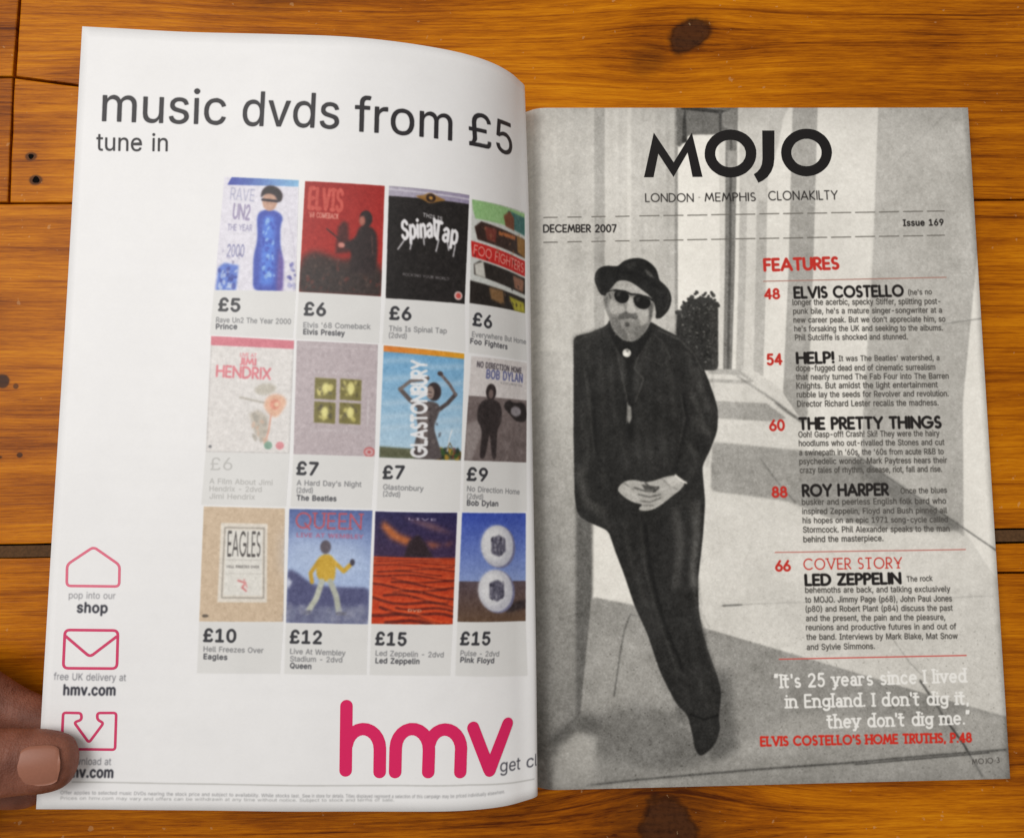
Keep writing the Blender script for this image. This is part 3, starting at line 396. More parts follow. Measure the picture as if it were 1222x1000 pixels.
('L',[(71.1,142.8),(74.7,148.4),(76.9,148.8)],0.91,116,3.4,0.66),
('L',[(68.4,112.7),(71,124.1),(69.9,135.3)],1.09,90,3.4,0.66),
('L',[(67.8,153.9),(71.3,159.5),(69.7,165),(65.8,170.1)],0.91,127,3.4,0.66),
('L',[(74.6,150.3),(71.3,160.6),(67.3,169.8)],0.58,28,3.4,0.99),
('L',[(47.5,135.1),(49.2,153.7),(51.1,164.8)],1.09,71,3.4,0.66),
('L',[(55,131.4),(56,150),(57.4,164.8)],1.09,66,3.4,0.66),
('L',[(60.9,183.2),(62.7,197.8),(59.9,215.9)],3.27,81,3.4,0.66),
('L',[(68.4,179.7),(69.4,194.3),(67.4,212.4)],1.82,94,3.4,0.66),
('L',[(65.8,216),(68.8,212.4),(69.4,216)],1.09,119,3.4,0.66),
('L',[(54.9,186.8),(49.8,208.5),(53.6,230.1)],2.18,34,3.4,0.77),
('L',[(64.6,230.3),(67,244.6),(70.3,255.3)],1.82,65,3.4,0.55),
('L',[(38.1,193.8),(44.9,215.6),(53.3,240.8)],1.45,62,3.4,0.55),
('L',[(21.9,179),(27.3,184.6),(32,189.4)],2.18,71,3.4,0.55),
('L',[(18.6,164.3),(21.9,179),(29.2,182.8)],3.64,90,3.4,0.55),
('L',[(69.5,258.8),(72.9,265.9),(73.8,280)],1.45,68,3.4,0.66),
('L',[(76.8,107.2),(67.8,105.9),(61.1,103.2)],0.55,30,3.4,0.66),
('L',[(46.3,135.6),(44.9,149)],0.37,66,1.6,0.32),
('L',[(45.9,153.2),(45,167.3)],0.72,60,1.6,0.32),
('L',[(27.6,178.7),(28.8,187)],0.45,32,1.6,0.32),
('L',[(24.9,145.5),(25.9,155.8)],0.76,60,1.6,0.32),
('L',[(64.8,174.8),(65.9,180.8)],0.48,60,1.6,0.32),
('L',[(73.4,137.7),(72.8,141.9)],0.72,32,1.6,0.32),
('L',[(72.3,111.4),(71.7,120.7)],0.38,60,1.6,0.32),
('L',[(61.7,172),(63,175.8)],0.75,36,1.6,0.32),
('L',[(72.9,122.8),(71.3,127.5)],0.64,32,1.6,0.32),
('L',[(48.2,150.9),(48.1,156.8)],0.4,36,1.6,0.32),
('L',[(57.6,114.2),(57.7,119.9)],0.67,32,1.6,0.32),
('L',[(21.4,149.2),(21.6,154.5)],0.5,66,1.6,0.32),
('L',[(79.4,116.6),(79.5,131.1)],0.48,66,1.6,0.32),
('L',[(48.1,163.2),(48.9,172.6)],0.65,32,1.6,0.32),
('L',[(71.5,115.6),(72.4,123.5)],0.47,36,1.6,0.32),
('L',[(77.5,151.3),(75.6,163.9)],0.53,60,1.6,0.32),
('L',[(25.4,123.8),(24.4,136.6)],0.52,54,1.6,0.32),
('L',[(23.9,166.5),(22.3,178.7)],0.77,60,1.6,0.32),
('L',[(38.5,166.2),(38.6,170.6)],0.69,32,1.6,0.32),
('L',[(76.6,138.1),(75.8,151.4)],0.55,54,1.6,0.32),
('L',[(27.9,171),(27.1,175.2)],0.86,36,1.6,0.32),
('L',[(34.7,119.5),(33.4,124.9)],0.39,60,1.6,0.32),
('L',[(31,136.6),(30.9,151.1)],0.54,36,1.6,0.32),
('L',[(47.6,128.3),(48.7,140.4)],0.51,32,1.6,0.32),
('L',[(22.2,141.3),(22.6,153.5)],0.56,36,1.6,0.32),
('L',[(58.7,128.2),(58.6,138.7)],0.54,32,1.6,0.32),
('L',[(35.6,116.7),(36.1,129.7)],0.45,36,1.6,0.32),
('L',[(70.7,122.8),(70.3,133.2)],0.64,32,1.6,0.32),
('L',[(28.6,143.7),(29.7,153.4)],0.84,32,1.6,0.32),
('L',[(53,151.9),(52.6,159)],0.63,32,1.6,0.32),
('L',[(70.9,151.2),(72.1,155.6)],0.48,36,1.6,0.32),
('L',[(24.1,160.1),(23.7,169.2)],0.69,32,1.6,0.32),
('L',[(60.2,109.3),(59.1,118.2)],0.55,66,1.6,0.32),
('L',[(55,173.8),(53.3,184)],0.68,60,1.6,0.32),
('L',[(43.5,112.2),(42.3,122.8)],0.46,32,1.6,0.32),
('L',[(19.8,154.4),(19.8,163.3)],0.72,32,1.6,0.32),
('L',[(37.7,166.6),(35.9,180.7)],0.66,60,1.6,0.32),
('L',[(24.9,133.5),(23.8,145.9)],0.46,36,1.6,0.32),
('L',[(25.5,110.8),(24,121.8)],0.41,32,1.6,0.32),
('L',[(62.9,143),(62.7,150.8)],0.69,36,1.6,0.32),
('L',[(18.1,164.9),(18.6,168.7)],0.49,66,1.6,0.32),
('L',[(20.2,114.6),(21,119)],0.49,54,1.6,0.32),
('L',[(55.3,124),(53.8,130.8)],0.52,36,1.6,0.32),
('L',[(77.6,114.5),(76.8,121)],0.67,60,1.6,0.32),
('L',[(51.3,174.2),(52.2,182.6)],0.4,54,1.6,0.32),
('L',[(45.8,153.7),(45.7,162.2)],0.46,60,1.6,0.32),
('L',[(22.4,113.8),(21.8,117.8)],0.47,54,1.6,0.32),
('L',[(58.7,117.6),(58.9,125.2)],0.59,66,1.6,0.32),
('L',[(53.3,178.7),(53.6,186.5)],0.72,54,1.6,0.32),
('L',[(22.5,157.9),(22.1,164.1)],0.73,66,1.6,0.32),
('L',[(48.5,142.5),(46.7,156.4)],0.47,36,1.6,0.32),
('L',[(18.2,176.7),(16.8,182)],0.45,32,1.6,0.32),
('L',[(48.3,167.3),(47.6,180.2)],0.56,66,1.6,0.32),
('L',[(49.5,117.3),(49.8,125.1)],0.5,54,1.6,0.32),
('L',[(73.2,150.7),(73.7,163.1)],0.45,36,1.6,0.32),
('L',[(18.5,158.9),(16.9,167.8)],0.8,60,1.6,0.32),
('L',[(72.3,164.9),(71.5,170.2)],0.59,36,1.6,0.32),
('L',[(29.6,118.1),(29.9,130.2)],0.39,54,1.6,0.32),
('L',[(75.4,109.2),(74.1,121.8)],0.7,32,1.6,0.32),
('L',[(45.8,133.1),(46.4,138.4)],0.58,66,1.6,0.32),
('L',[(30.1,159.2),(29.5,172.2)],0.87,54,1.6,0.32),
('L',[(49,111.6),(49.7,119.9)],0.6,36,1.6,0.32),
('L',[(50.8,176.9),(52,181.5)],0.54,36,1.6,0.32),
('L',[(63.3,181),(62.1,190.4)],0.84,66,1.6,0.32),
('L',[(38.9,124),(40.3,128.1)],0.73,66,1.6,0.32),
('L',[(53.8,122.4),(54.6,129.4)],0.43,54,1.6,0.32),
('L',[(42.9,112.8),(43.7,119.3)],0.6,32,1.6,0.32),
('L',[(36.5,170.8),(37.3,182.3)],0.69,66,1.6,0.32),
('L',[(74.2,136.6),(74.6,150.2)],0.62,60,1.6,0.32),
('L',[(19.4,182.6),(18.2,190.7)],0.74,66,1.6,0.32),
('L',[(23.1,180),(23,186.4)],0.68,54,1.6,0.32),
('L',[(49.5,182.9),(49.9,193.7)],0.6,32,1.6,0.32),
('L',[(31.5,107.9),(31.3,113.1)],0.52,36,1.6,0.32),
('L',[(18.7,157.7),(18.3,164.4)],0.84,54,1.6,0.32),
('L',[(36.8,176.5),(36.9,180.5)],0.74,36,1.6,0.32),
('L',[(24.1,122.9),(23,136.5)],0.59,54,1.6,0.32),
('L',[(51.3,160.9),(49.7,172.4)],0.72,36,1.6,0.32),
('L',[(21.7,150.5),(21.4,163.5)],0.55,36,1.6,0.32),
('L',[(72.7,134),(72.3,147.8)],0.38,66,1.6,0.32),
('L',[(37.1,141.9),(36.2,154.5)],0.63,32,1.6,0.32),
('L',[(21.9,134.3),(22.3,145.3)],0.57,54,1.6,0.32),
('L',[(46.3,111.9),(47.4,120.3)],0.85,36,1.6,0.32),
('L',[(22.7,115.8),(23.2,123.2)],0.62,54,1.6,0.32),
('L',[(44.6,136.9),(45.6,151.5)],0.85,60,1.6,0.32),
('L',[(29.2,109),(28.5,112.9)],0.42,66,1.6,0.32),
('L',[(18.7,140.4),(17.3,149.8)],0.72,36,1.6,0.32),
('L',[(78,112.9),(77.8,120.2)],0.8,60,1.6,0.32),
('L',[(72.6,122.4),(72.1,133.5)],0.61,66,1.6,0.32),
('L',[(57.4,131.2),(57.6,143.6)],0.6,66,1.6,0.32),
('L',[(49.8,161.2),(50.6,165.8)],0.75,54,1.6,0.32),
('L',[(22.7,143.3),(22.8,153)],0.44,60,1.6,0.32),
('L',[(60.1,148.2),(61.1,158.3)],0.37,54,1.6,0.32),
('L',[(44.4,151.6),(45.2,161.6)],0.5,66,1.6,0.32),
('L',[(29.3,107.3),(30.2,116.8)],0.59,66,1.6,0.32),
('L',[(38.3,120.4),(38.7,127.7)],0.72,54,1.6,0.32),
('L',[(46.1,174.1),(45.3,185.4)],0.83,66,1.6,0.32),
('L',[(33,167.4),(33.1,180)],0.4,60,1.6,0.32),
('L',[(32.6,129.4),(32,138.9)],0.87,36,1.6,0.32),
('L',[(67.4,174.5),(67.4,179.1)],0.76,54,1.6,0.32),
('L',[(18.1,174.3),(18.8,182.9)],0.45,32,1.6,0.32),
('L',[(33.3,181.7),(31.9,194.7)],0.44,54,1.6,0.32),
('L',[(34.4,122.2),(34.7,133.5)],0.46,66,1.6,0.32),
('L',[(50.8,138.3),(51.2,145.1)],0.49,32,1.6,0.32),
('L',[(32.6,181.9),(33.2,187.6)],0.37,66,1.6,0.32),
('L',[(41.3,141.8),(40,146.7)],0.68,60,1.6,0.32),
('L',[(50.4,169.2),(49.1,176.5)],0.78,54,1.6,0.32),
('L',[(50.8,154.9),(49.6,158.6)],0.65,54,1.6,0.32),
('L',[(56.7,158.9),(56.5,169.8)],0.37,60,1.6,0.32),
('L',[(33.5,151.4),(32.4,155.8)],0.77,54,1.6,0.32),
('L',[(55.3,138.1),(56.2,142.2)],0.65,32,1.6,0.32),
('L',[(60,121),(58.3,134.9)],0.43,54,1.6,0.32),
('L',[(53.7,143.8),(53.2,150.6)],0.69,36,1.6,0.32),
('L',[(26.7,147.4),(24.9,161.4)],0.41,66,1.6,0.32),
('L',[(56.7,156.6),(54.9,168.9)],0.81,36,1.6,0.32),
('L',[(48.9,171.5),(50,178.2)],0.45,54,1.6,0.32),
('L',[(57.7,163.8),(58.6,169.7)],0.75,32,1.6,0.32),
('L',[(63.1,108.6),(63.8,120.1)],0.74,36,1.6,0.32),
('L',[(35.6,172.2),(34.9,176.6)],0.64,36,1.6,0.32),
('L',[(58.7,146.4),(57.3,151)],0.53,60,1.6,0.32),
('L',[(69.1,121.4),(69,128.2)],0.55,66,1.6,0.32),
('L',[(34.5,111.3),(34,115.9)],0.44,54,1.6,0.32),
('L',[(59.2,178),(60.2,187.9)],0.45,66,1.6,0.32),
('L',[(22.2,107.1),(22.4,118.7)],0.43,36,1.6,0.32),
('L',[(57.6,150.3),(57.2,159.2)],0.87,66,1.6,0.32),
('L',[(45.1,144.8),(43.8,159.6)],0.59,60,1.6,0.32),
('L',[(53.6,117.9),(52.4,122.9)],0.55,36,1.6,0.32),
('L',[(38.1,154.5),(38.5,159.7)],0.78,32,1.6,0.32),
('L',[(76.5,146.7),(75.4,155.9)],0.59,36,1.6,0.32),
('L',[(31.1,155.8),(31.8,165.2)],0.52,36,1.6,0.32),
('L',[(29.5,173.6),(30.4,180.9)],0.82,32,1.6,0.32),
('L',[(65.9,142),(66.4,152.7)],0.73,66,1.6,0.32),
('L',[(57.7,164),(56.4,175.7)],0.59,32,1.6,0.32),
('L',[(46.7,108.9),(47.8,123.2)],0.39,60,1.6,0.32),
('L',[(25.3,111),(24.8,119.5)],0.4,66,1.6,0.32),
('L',[(36.4,125.9),(36.6,139.3)],0.57,32,1.6,0.32),
('L',[(63.7,140),(62.9,149.9)],0.74,60,1.6,0.32),
('L',[(37.9,179.4),(36.3,185.1)],0.43,60,1.6,0.32),
('L',[(77.7,162.3),(77.9,166.6)],0.58,36,1.6,0.32),
('L',[(76.3,135.6),(75.4,150.4)],0.79,32,1.6,0.32),
('L',[(76.1,112.4),(76.2,119.6)],0.65,36,1.6,0.32),
('L',[(41.5,145.7),(40.7,155.9)],0.64,36,1.6,0.32),
('L',[(55.3,250.5),(56.6,259.6)],0.74,30,1.6,0.3),
('L',[(57.9,251.6),(59.5,259.7)],0.47,54,1.6,0.3),
('L',[(59.8,262.7),(61.5,268.8)],0.37,34,1.6,0.3),
('L',[(65.2,228.6),(68.2,239.7)],0.53,30,1.6,0.3),
('L',[(45.3,212.3),(46.6,224.7)],0.7,60,1.6,0.3),
('L',[(51.4,205.6),(53.3,218.8)],0.36,54,1.6,0.3),
('L',[(65.4,193.7),(68.2,207.9)],0.41,54,1.6,0.3),
('L',[(55.8,205.1),(56.9,217.9)],0.57,54,1.6,0.3),
('L',[(70.3,225),(74,233.6)],0.43,54,1.6,0.3),
('L',[(61.9,242.6),(65.3,248.1)],0.6,30,1.6,0.3),
('L',[(52.4,238.1),(55.8,243.9)],0.38,30,1.6,0.3),
('L',[(66,264.1),(69.8,274.1)],0.54,34,1.6,0.3),
('L',[(55.1,235.5),(59,249.1)],0.79,30,1.6,0.3),
('L',[(45.8,206.6),(47.7,212.5)],0.6,34,1.6,0.3),
('L',[(63.6,260.5),(66.2,265.7)],0.4,30,1.6,0.3),
('L',[(45.2,194.1),(48,202.9)],0.53,30,1.6,0.3),
('L',[(57,259.6),(59.8,272.9)],0.7,30,1.6,0.3),
('L',[(67.4,195.2),(70.4,200.9)],0.47,34,1.6,0.3),
('L',[(59.7,267.3),(61.9,274)],0.78,30,1.6,0.3),
('L',[(50.7,204.6),(52.7,216.3)],0.55,54,1.6,0.3),
('L',[(59.6,265.3),(63.7,273.3)],0.52,34,1.6,0.3),
('L',[(61.9,212),(63.6,218.5)],0.56,54,1.6,0.3),
('L',[(52.6,235.1),(55.9,242.5)],0.37,30,1.6,0.3),
('L',[(61.3,256.4),(62.6,262)],0.69,34,1.6,0.3),
('L',[(50,229.5),(51.5,236.5)],0.54,30,1.6,0.3),
('L',[(69.8,251),(71.8,261.7)],0.43,30,1.6,0.3),
('L',[(59.7,192.2),(62.8,201.4)],0.62,60,1.6,0.3),
('L',[(56.1,230.9),(58.1,242.7)],0.67,34,1.6,0.3),
('L',[(62.3,250.9),(64.9,257.7)],0.65,60,1.6,0.3),
('L',[(67.1,190.2),(71,196.8)],0.7,30,1.6,0.3),
('L',[(66.7,260.1),(70.3,266.4)],0.48,30,1.6,0.3),
('L',[(57.5,229.4),(60.7,242.2)],0.55,60,1.6,0.3),
('L',[(63.2,234.6),(65.1,240.1)],0.67,30,1.6,0.3),
('L',[(56.9,202.6),(58.2,214.2)],0.66,34,1.6,0.3),
('L',[(69.3,266.9),(72.9,274.6)],0.65,54,1.6,0.3),
('L',[(37.4,187.2),(41.6,193.2)],0.76,60,1.6,0.3),
('L',[(67.4,202.7),(69.1,210.8)],0.71,60,1.6,0.3),
('L',[(60.5,254.7),(64.1,264.3)],0.74,54,1.6,0.3),
('L',[(60,246.5),(63.3,257.9)],0.46,54,1.6,0.3),
('L',[(68.9,209.7),(71.1,224.1)],0.61,34,1.6,0.3),
('L',[(61.2,262.8),(62.4,273.1)],0.61,54,1.6,0.3),
('L',[(56.9,259.2),(59.8,265.6)],0.65,30,1.6,0.3),
('L',[(67,223.4),(69.4,235.5)],0.69,60,1.6,0.3),
('L',[(52.1,225.4),(55.2,238.5)],0.79,60,1.6,0.3),
('L',[(56.3,216.4),(58.2,223)],0.7,54,1.6,0.3),
('L',[(61.9,257.5),(64.9,268)],0.63,60,1.6,0.3),
('L',[(62.4,219.8),(66.4,225.7)],0.74,60,1.6,0.3),
('L',[(41.4,201.9),(44.4,215.3)],0.55,54,1.6,0.3),
('L',[(46.5,188.8),(48,199.6)],0.5,30,1.6,0.3),
('L',[(44.4,214.7),(46.2,228.4)],0.56,60,1.6,0.3),
('L',[(56,220),(58.8,233.8)],0.45,54,1.6,0.3),
('L',[(63.6,240.4),(66.1,246.4)],0.71,34,1.6,0.3),
('L',[(49.7,217.8),(52,231.4)],0.61,34,1.6,0.3),
('L',[(69.7,240.1),(72.8,252.6)],0.63,60,1.6,0.3),
('L',[(56,232.4),(59.2,238.3)],0.55,34,1.6,0.3),
('L',[(64.7,189.9),(67.6,202.2)],0.41,60,1.6,0.3),
('L',[(43.5,189.2),(45.9,200.4)],0.75,60,1.6,0.3),
('L',[(65.6,208.7),(69.1,221.3)],0.65,60,1.6,0.3),
('L',[(55.9,241.4),(59.3,251.1)],0.67,60,1.6,0.3),
('L',[(54.9,247.6),(56.4,254.3)],0.49,60,1.6,0.3),
('L',[(56.6,228.6),(59.6,235.2)],0.68,30,1.6,0.3),
('L',[(55.7,211.9),(58.2,222.3)],0.38,30,1.6,0.3),
('L',[(48.4,218.5),(51.2,228.3)],0.4,60,1.6,0.3),
('L',[(49.4,189.3),(51.2,201.1)],0.72,54,1.6,0.3),
('L',[(61.5,266.1),(64.4,272.3)],0.6,30,1.6,0.3),
('L',[(70.3,239.5),(72.6,248.4)],0.76,34,1.6,0.3),
('L',[(69.6,242.9),(71.6,250.6)],0.73,30,1.6,0.3),
('L',[(53.3,240.4),(56.2,246.9)],0.75,34,1.6,0.3),
('L',[(64.6,257),(66.5,270.4)],0.78,30,1.6,0.3),
('L',[(66.3,269),(68.8,280.7)],0.59,30,1.6,0.3),
('L',[(58.4,259),(60.8,272.1)],0.73,34,1.6,0.3),
('L',[(69.8,194.4),(72,205.8)],0.41,30,1.6,0.3),
('L',[(64.4,193.5),(67.1,205.9)],0.67,34,1.6,0.3),
('L',[(58.7,234.6),(60.7,240.8)],0.39,30,1.6,0.3),
('L',[(56.8,236.8),(60.4,248.6)],0.7,54,1.6,0.3),
('L',[(63.2,251.5),(65.9,258.2)],0.75,34,1.6,0.3),
('L',[(63,210),(66.8,224.1)],0.79,34,1.6,0.3),
('L',[(62.5,255.4),(65.8,262.4)],0.8,34,1.6,0.3),
('L',[(65.8,240.4),(69.5,254.2)],0.61,30,1.6,0.3),
('L',[(58.2,255.6),(62.2,264.9)],0.75,34,1.6,0.3),
('L',[(54,226.3),(56,236.1)],0.69,60,1.6,0.3),
('L',[(54.9,221.7),(57.2,228.9)],0.69,30,1.6,0.3),
('L',[(59.3,243.5),(62.7,251.9)],0.66,30,1.6,0.3),
('L',[(64.7,232.3),(66.3,243)],0.48,30,1.6,0.3),
('L',[(62.5,197.2),(63.9,208.2)],0.45,54,1.6,0.3),
('L',[(62.6,251.7),(65.3,265)],0.47,60,1.6,0.3),
('L',[(65.3,243.1),(69.3,249.6)],0.54,34,1.6,0.3),
('L',[(70.5,231.1),(72.4,238.7)],0.7,54,1.6,0.3),
('L',[(55.3,235.1),(58.8,242.8)],0.62,34,1.6,0.3),
('L',[(65.9,232.1),(68.9,243)],0.37,60,1.6,0.3),
('L',[(49.7,108),(46.5,114.1),(44.5,120.1),(48.5,124.6),(44.5,135)],0.58,82,0.9,0.8),
('L',[(35.9,104.1),(37.2,114),(38.8,122.3),(40.8,134.2)],0.58,78,0.9,0.8),
('L',[(53.2,104.3),(58,108.9),(60.8,115.7),(56.9,118.7),(49.5,114.8)],0.51,76,0.8,0.7),
('L',[(65.9,131.5),(67.4,142.7),(64.8,153.9),(61.5,164.9)],0.95,26,1.6,0.8),
('L',[(64.8,131.5),(66.3,142.7),(63.7,153.1)],0.51,74,1,0.6),
('L',[(23.3,116.1),(25.9,134.8),(26.8,157.1),(33.2,170)],0.87,28,1.6,0.7),
('L',[(22.1,119.8),(24.3,138.5),(25.7,158.9)],0.58,76,1,0.6),
('L',[(18.3,107.8),(23.5,105.2),(31.9,101.8)],0.73,88,1.2,0.7),
('L',[(55.9,102.8),(65.5,107.4),(71.3,113.5),(74.9,121.1)],0.65,92,1.2,0.7),
('P',[(34.2,97.3),(51.9,98.6),(53.2,103.5),(47.7,112.6),(42.3,118.5),(37.6,112.5),(33.3,103.4)],34,1,1),
('P',[(17.6,105.5),(32.6,100.7),(33.3,104.9),(23.4,112.3),(18.1,116)],54,3,0.6),
('L',[(71,179.7),(70.2,194.3),(67.5,208.8),(68.3,216)],2.55,92,2.4,0.6),
('L',[(67.9,217.8),(69.8,228.6),(72.3,239.4),(75.5,251.8)],1.45,84,2,0.5),
('L',[(47.5,188.5),(49.1,208.5),(54.3,230.1),(62.1,251.6)],1.09,24,1.6,0.8),
('L',[(45.3,188.5),(46.9,208.4),(52.1,230.1),(59.5,251.5)],0.87,74,1.6,0.6),
('L',[(38.3,188.4),(40.4,204.7),(46.5,222.8)],1.82,66,2.4,0.5),
('L',[(66.1,251.7),(74.4,262.4),(75.6,269.5)],1.82,66,2,0.5),
('L',[(64.7,270),(70.5,272.2),(76.7,270.6)],0.73,22,0.8,0.8),
('P',[(31.5,87.4),(36.1,81),(43.5,80.5),(52.4,85.7),(54.6,89.9),(53.7,94.7),(52.5,99),(50.9,102.2),(48.1,105.6),(44.9,107.7),(42.3,108),(39.2,106.9),(36.6,104.2),(34.6,101),(33.7,96.7),(32.6,94.6),(31.8,90.8)],135,0.8,1),
('P',[(36.1,80.8),(40.4,80),(45.1,80.9),(49.8,84),(52.9,87),(51.8,87.5),(47.6,86.6),(43.4,85.6),(38.2,84.2),(35.5,84.2)],169,1.5,1),
('P',[(31.5,87.1),(34,85.5),(34.2,89.8),(33.8,94.6),(32.4,94),(31.7,90.8)],135,1,1),
('P',[(32,88.2),(33.3,87.4),(33.3,91.9),(32.5,92.4)],100,1.2,0.9),
('P',[(53.7,93.7),(55.1,93.1),(55.1,95.8),(53.6,97.5),(52.7,97.7)],176,0.8,1),
('P',[(51.7,89.9),(53.8,91),(53,96.9),(51.8,99),(51.5,94.7)],82,1.5,0.8),
('P',[(34.4,88.2),(36.2,89.3),(37.5,90.9),(39.5,91.5),(41.1,92),(40.8,94.6),(37.9,95.1),(35.2,95.9),(34.1,93.5)],167,1.4,1),
('P',[(46.4,93.1),(49.5,93.9),(51.9,93.4),(51.5,96.8),(50.4,100),(47.7,101.1),(47,97.3),(45.3,94.7)],172,1.6,1),
('P',[(42.6,87.5),(44.5,88),(44.8,90.9),(46.3,94.4),(44.2,95.2),(41.6,94.6),(41.9,91.4)],176,1,1),
('P',[(41.1,93.8),(42.1,95.2),(44.7,95.7),(46.6,94.9),(46,96),(43.1,96.1),(40.8,95.2)],82,1.1,0.9),
('P',[(38.1,95.7),(41,94.7),(43.1,96),(46.3,95.7),(47,97.6),(44.7,97.2),(42.6,96.8),(39.4,97.7),(37.5,98.3)],93,1.2,0.9),
('P',[(41,97.4),(43.6,97.3),(45.7,97.7),(44.6,98.4),(42,98.4)],153,0.8,0.9),
('L',[(40.2,97.5),(43.1,97.2),(46.2,97.6)],0.4,70,0.6,0.8),
('P',[(34.4,96.7),(37.3,96.7),(38.3,98.9),(40.9,101.5),(41.8,105.3),(42.8,107.6),(39.2,106.7),(36.1,103.6),(34.6,101)],106,2,0.7),
('P',[(45.1,101),(49.3,101.6),(51.5,99),(50.9,102.2),(48.1,105.6),(44.9,107.7),(42.8,107.8),(43.4,104.2)],111,2,0.7),
('P',[(40.7,99.3),(42.5,99.1),(43,100.5),(41.9,101.4),(40.8,100.9)],73,0.9,0.85),
('P',[(38.8,99.4),(40.7,98.9),(40.6,101.5),(39.8,102.1)],151,1.5,0.6),
('P',[(41.3,103.7),(44.5,103.7),(45,105.8),(42.3,106.6)],144,2,0.6),
('E',(38.5,103.4),0.22,0.26,0,80,0.3,0.4),
('E',(44.6,106.8),0.24,0.25,0,96,0.3,0.4),
('E',(51.3,102.9),0.31,0.24,0,96,0.3,0.4),
('E',(38.4,99.9),0.35,0.24,0,80,0.3,0.4),
('E',(45.9,99.1),0.29,0.26,0,170,0.3,0.4),
('E',(47.5,106),0.21,0.28,0,180,0.3,0.4),
('E',(46.4,106.9),0.22,0.3,0,180,0.3,0.4),
('E',(50.8,99.8),0.22,0.16,0,180,0.3,0.4),
('E',(41.8,104.2),0.21,0.25,0,180,0.3,0.4),
('E',(44.1,103.4),0.23,0.19,0,170,0.3,0.4),
('E',(45.9,107),0.31,0.34,0,96,0.3,0.4),
('E',(46.3,101.5),0.25,0.26,0,80,0.3,0.4),
('E',(46.6,100.5),0.31,0.26,0,170,0.3,0.4),
('E',(36.6,102.9),0.27,0.24,0,170,0.3,0.4),
('E',(48,102.3),0.18,0.21,0,180,0.3,0.4),
('E',(49.3,99),0.27,0.16,0,170,0.3,0.4),
('E',(43.7,106.9),0.2,0.19,0,80,0.3,0.4),
('E',(39.8,99.2),0.26,0.16,0,96,0.3,0.4),
('E',(50.9,101.2),0.2,0.28,0,170,0.3,0.4),
('E',(39.6,107.2),0.32,0.22,0,180,0.3,0.4),
('E',(49.2,102.1),0.31,0.28,0,80,0.3,0.4),
('E',(44.8,107.1),0.25,0.23,0,96,0.3,0.4),
('E',(50.3,102.6),0.2,0.21,0,170,0.3,0.4),
('E',(34.7,102.2),0.26,0.15,0,96,0.3,0.4),
('E',(42.3,104.7),0.22,0.28,0,180,0.3,0.4),
('E',(34.9,99),0.28,0.33,0,170,0.3,0.4),
('E',(45.1,101.3),0.26,0.18,0,96,0.3,0.4),
('E',(39.8,101.9),0.26,0.21,0,180,0.3,0.4),
('E',(36.7,103),0.27,0.2,0,170,0.3,0.4),
('E',(37.6,102.4),0.28,0.17,0,170,0.3,0.4),
('E',(38.2,105.8),0.33,0.17,0,96,0.3,0.4),
('E',(49.4,102.7),0.19,0.17,0,96,0.3,0.4),
('E',(39.7,106.1),0.26,0.31,0,170,0.3,0.4),
('E',(48.1,104.4),0.3,0.21,0,96,0.3,0.4),
('E',(41.6,103.2),0.31,0.24,0,180,0.3,0.4),
('E',(39.3,103.7),0.16,0.23,0,96,0.3,0.4),
('E',(41.7,107.1),0.32,0.19,0,180,0.3,0.4),
('E',(48.5,104.6),0.25,0.2,0,170,0.3,0.4),
('E',(36.5,100.7),0.16,0.3,0,96,0.3,0.4),
('E',(44.3,98.7),0.29,0.18,0,170,0.3,0.4),
('E',(38.6,98.7),0.25,0.16,0,80,0.3,0.4),
('E',(40.3,100.8),0.31,0.24,0,80,0.3,0.4),
('E',(40.5,100.3),0.25,0.3,0,96,0.3,0.4),
('E',(38.5,101),0.32,0.17,0,80,0.3,0.4),
('E',(42.7,103.7),0.23,0.29,0,96,0.3,0.4),
('E',(39,103.3),0.23,0.24,0,80,0.3,0.4),
('E',(48.9,105.6),0.16,0.16,0,180,0.3,0.4),
('E',(35.9,103),0.21,0.21,0,170,0.3,0.4),
('E',(41,102.1),0.21,0.2,0,170,0.3,0.4),
('E',(41.8,99.7),0.15,0.29,0,80,0.3,0.4),
('E',(44.1,98.9),0.24,0.27,0,180,0.3,0.4),
('E',(45.3,98.9),0.32,0.16,0,180,0.3,0.4),
('E',(47.3,101.4),0.33,0.23,0,80,0.3,0.4),
('E',(38.6,103.4),0.28,0.16,0,180,0.3,0.4),
('E',(38.3,99.7),0.16,0.21,0,170,0.3,0.4),
('E',(36.5,104.7),0.33,0.29,0,180,0.3,0.4),
('E',(45.7,105.2),0.26,0.17,0,80,0.3,0.4),
('E',(42.5,100.7),0.22,0.25,0,80,0.3,0.4),
('E',(45.6,102),0.3,0.21,0,80,0.3,0.4),
('P',[(36.2,85.7),(38.1,84.6),(41.3,85.2),(43.1,86.8),(42.7,89.3),(40.7,90.7),(38,90.2),(36.5,88.3)],27,0.5,1),
('P',[(44.8,87.5),(47.6,86.8),(51.2,88.1),(52.9,89.8),(51.9,92.7),(49.1,93.5),(46.4,92.4),(45.1,90.4)],27,0.5,1),
('P',[(37.6,85.5),(39.7,85.3),(38.6,87.4),(37.4,87.7)],66,1,0.8),
('P',[(46.2,88),(48.1,87.6),(47.5,89.6),(46,89.9)],63,1,0.8),
('L',[(31.9,86.7),(34,85.2),(37.1,84.6),(41.3,85.2),(43.9,86.5),(47.6,86.7),(51.8,88.1),(54.4,89.9)],0.84,34,0.5,1),
('L',[(34,85.5),(34.6,88.2)],0.58,60,0.5,0.8),
('L',[(32.6,86.2),(36,84.9)],0.36,190,0.4,0.8),
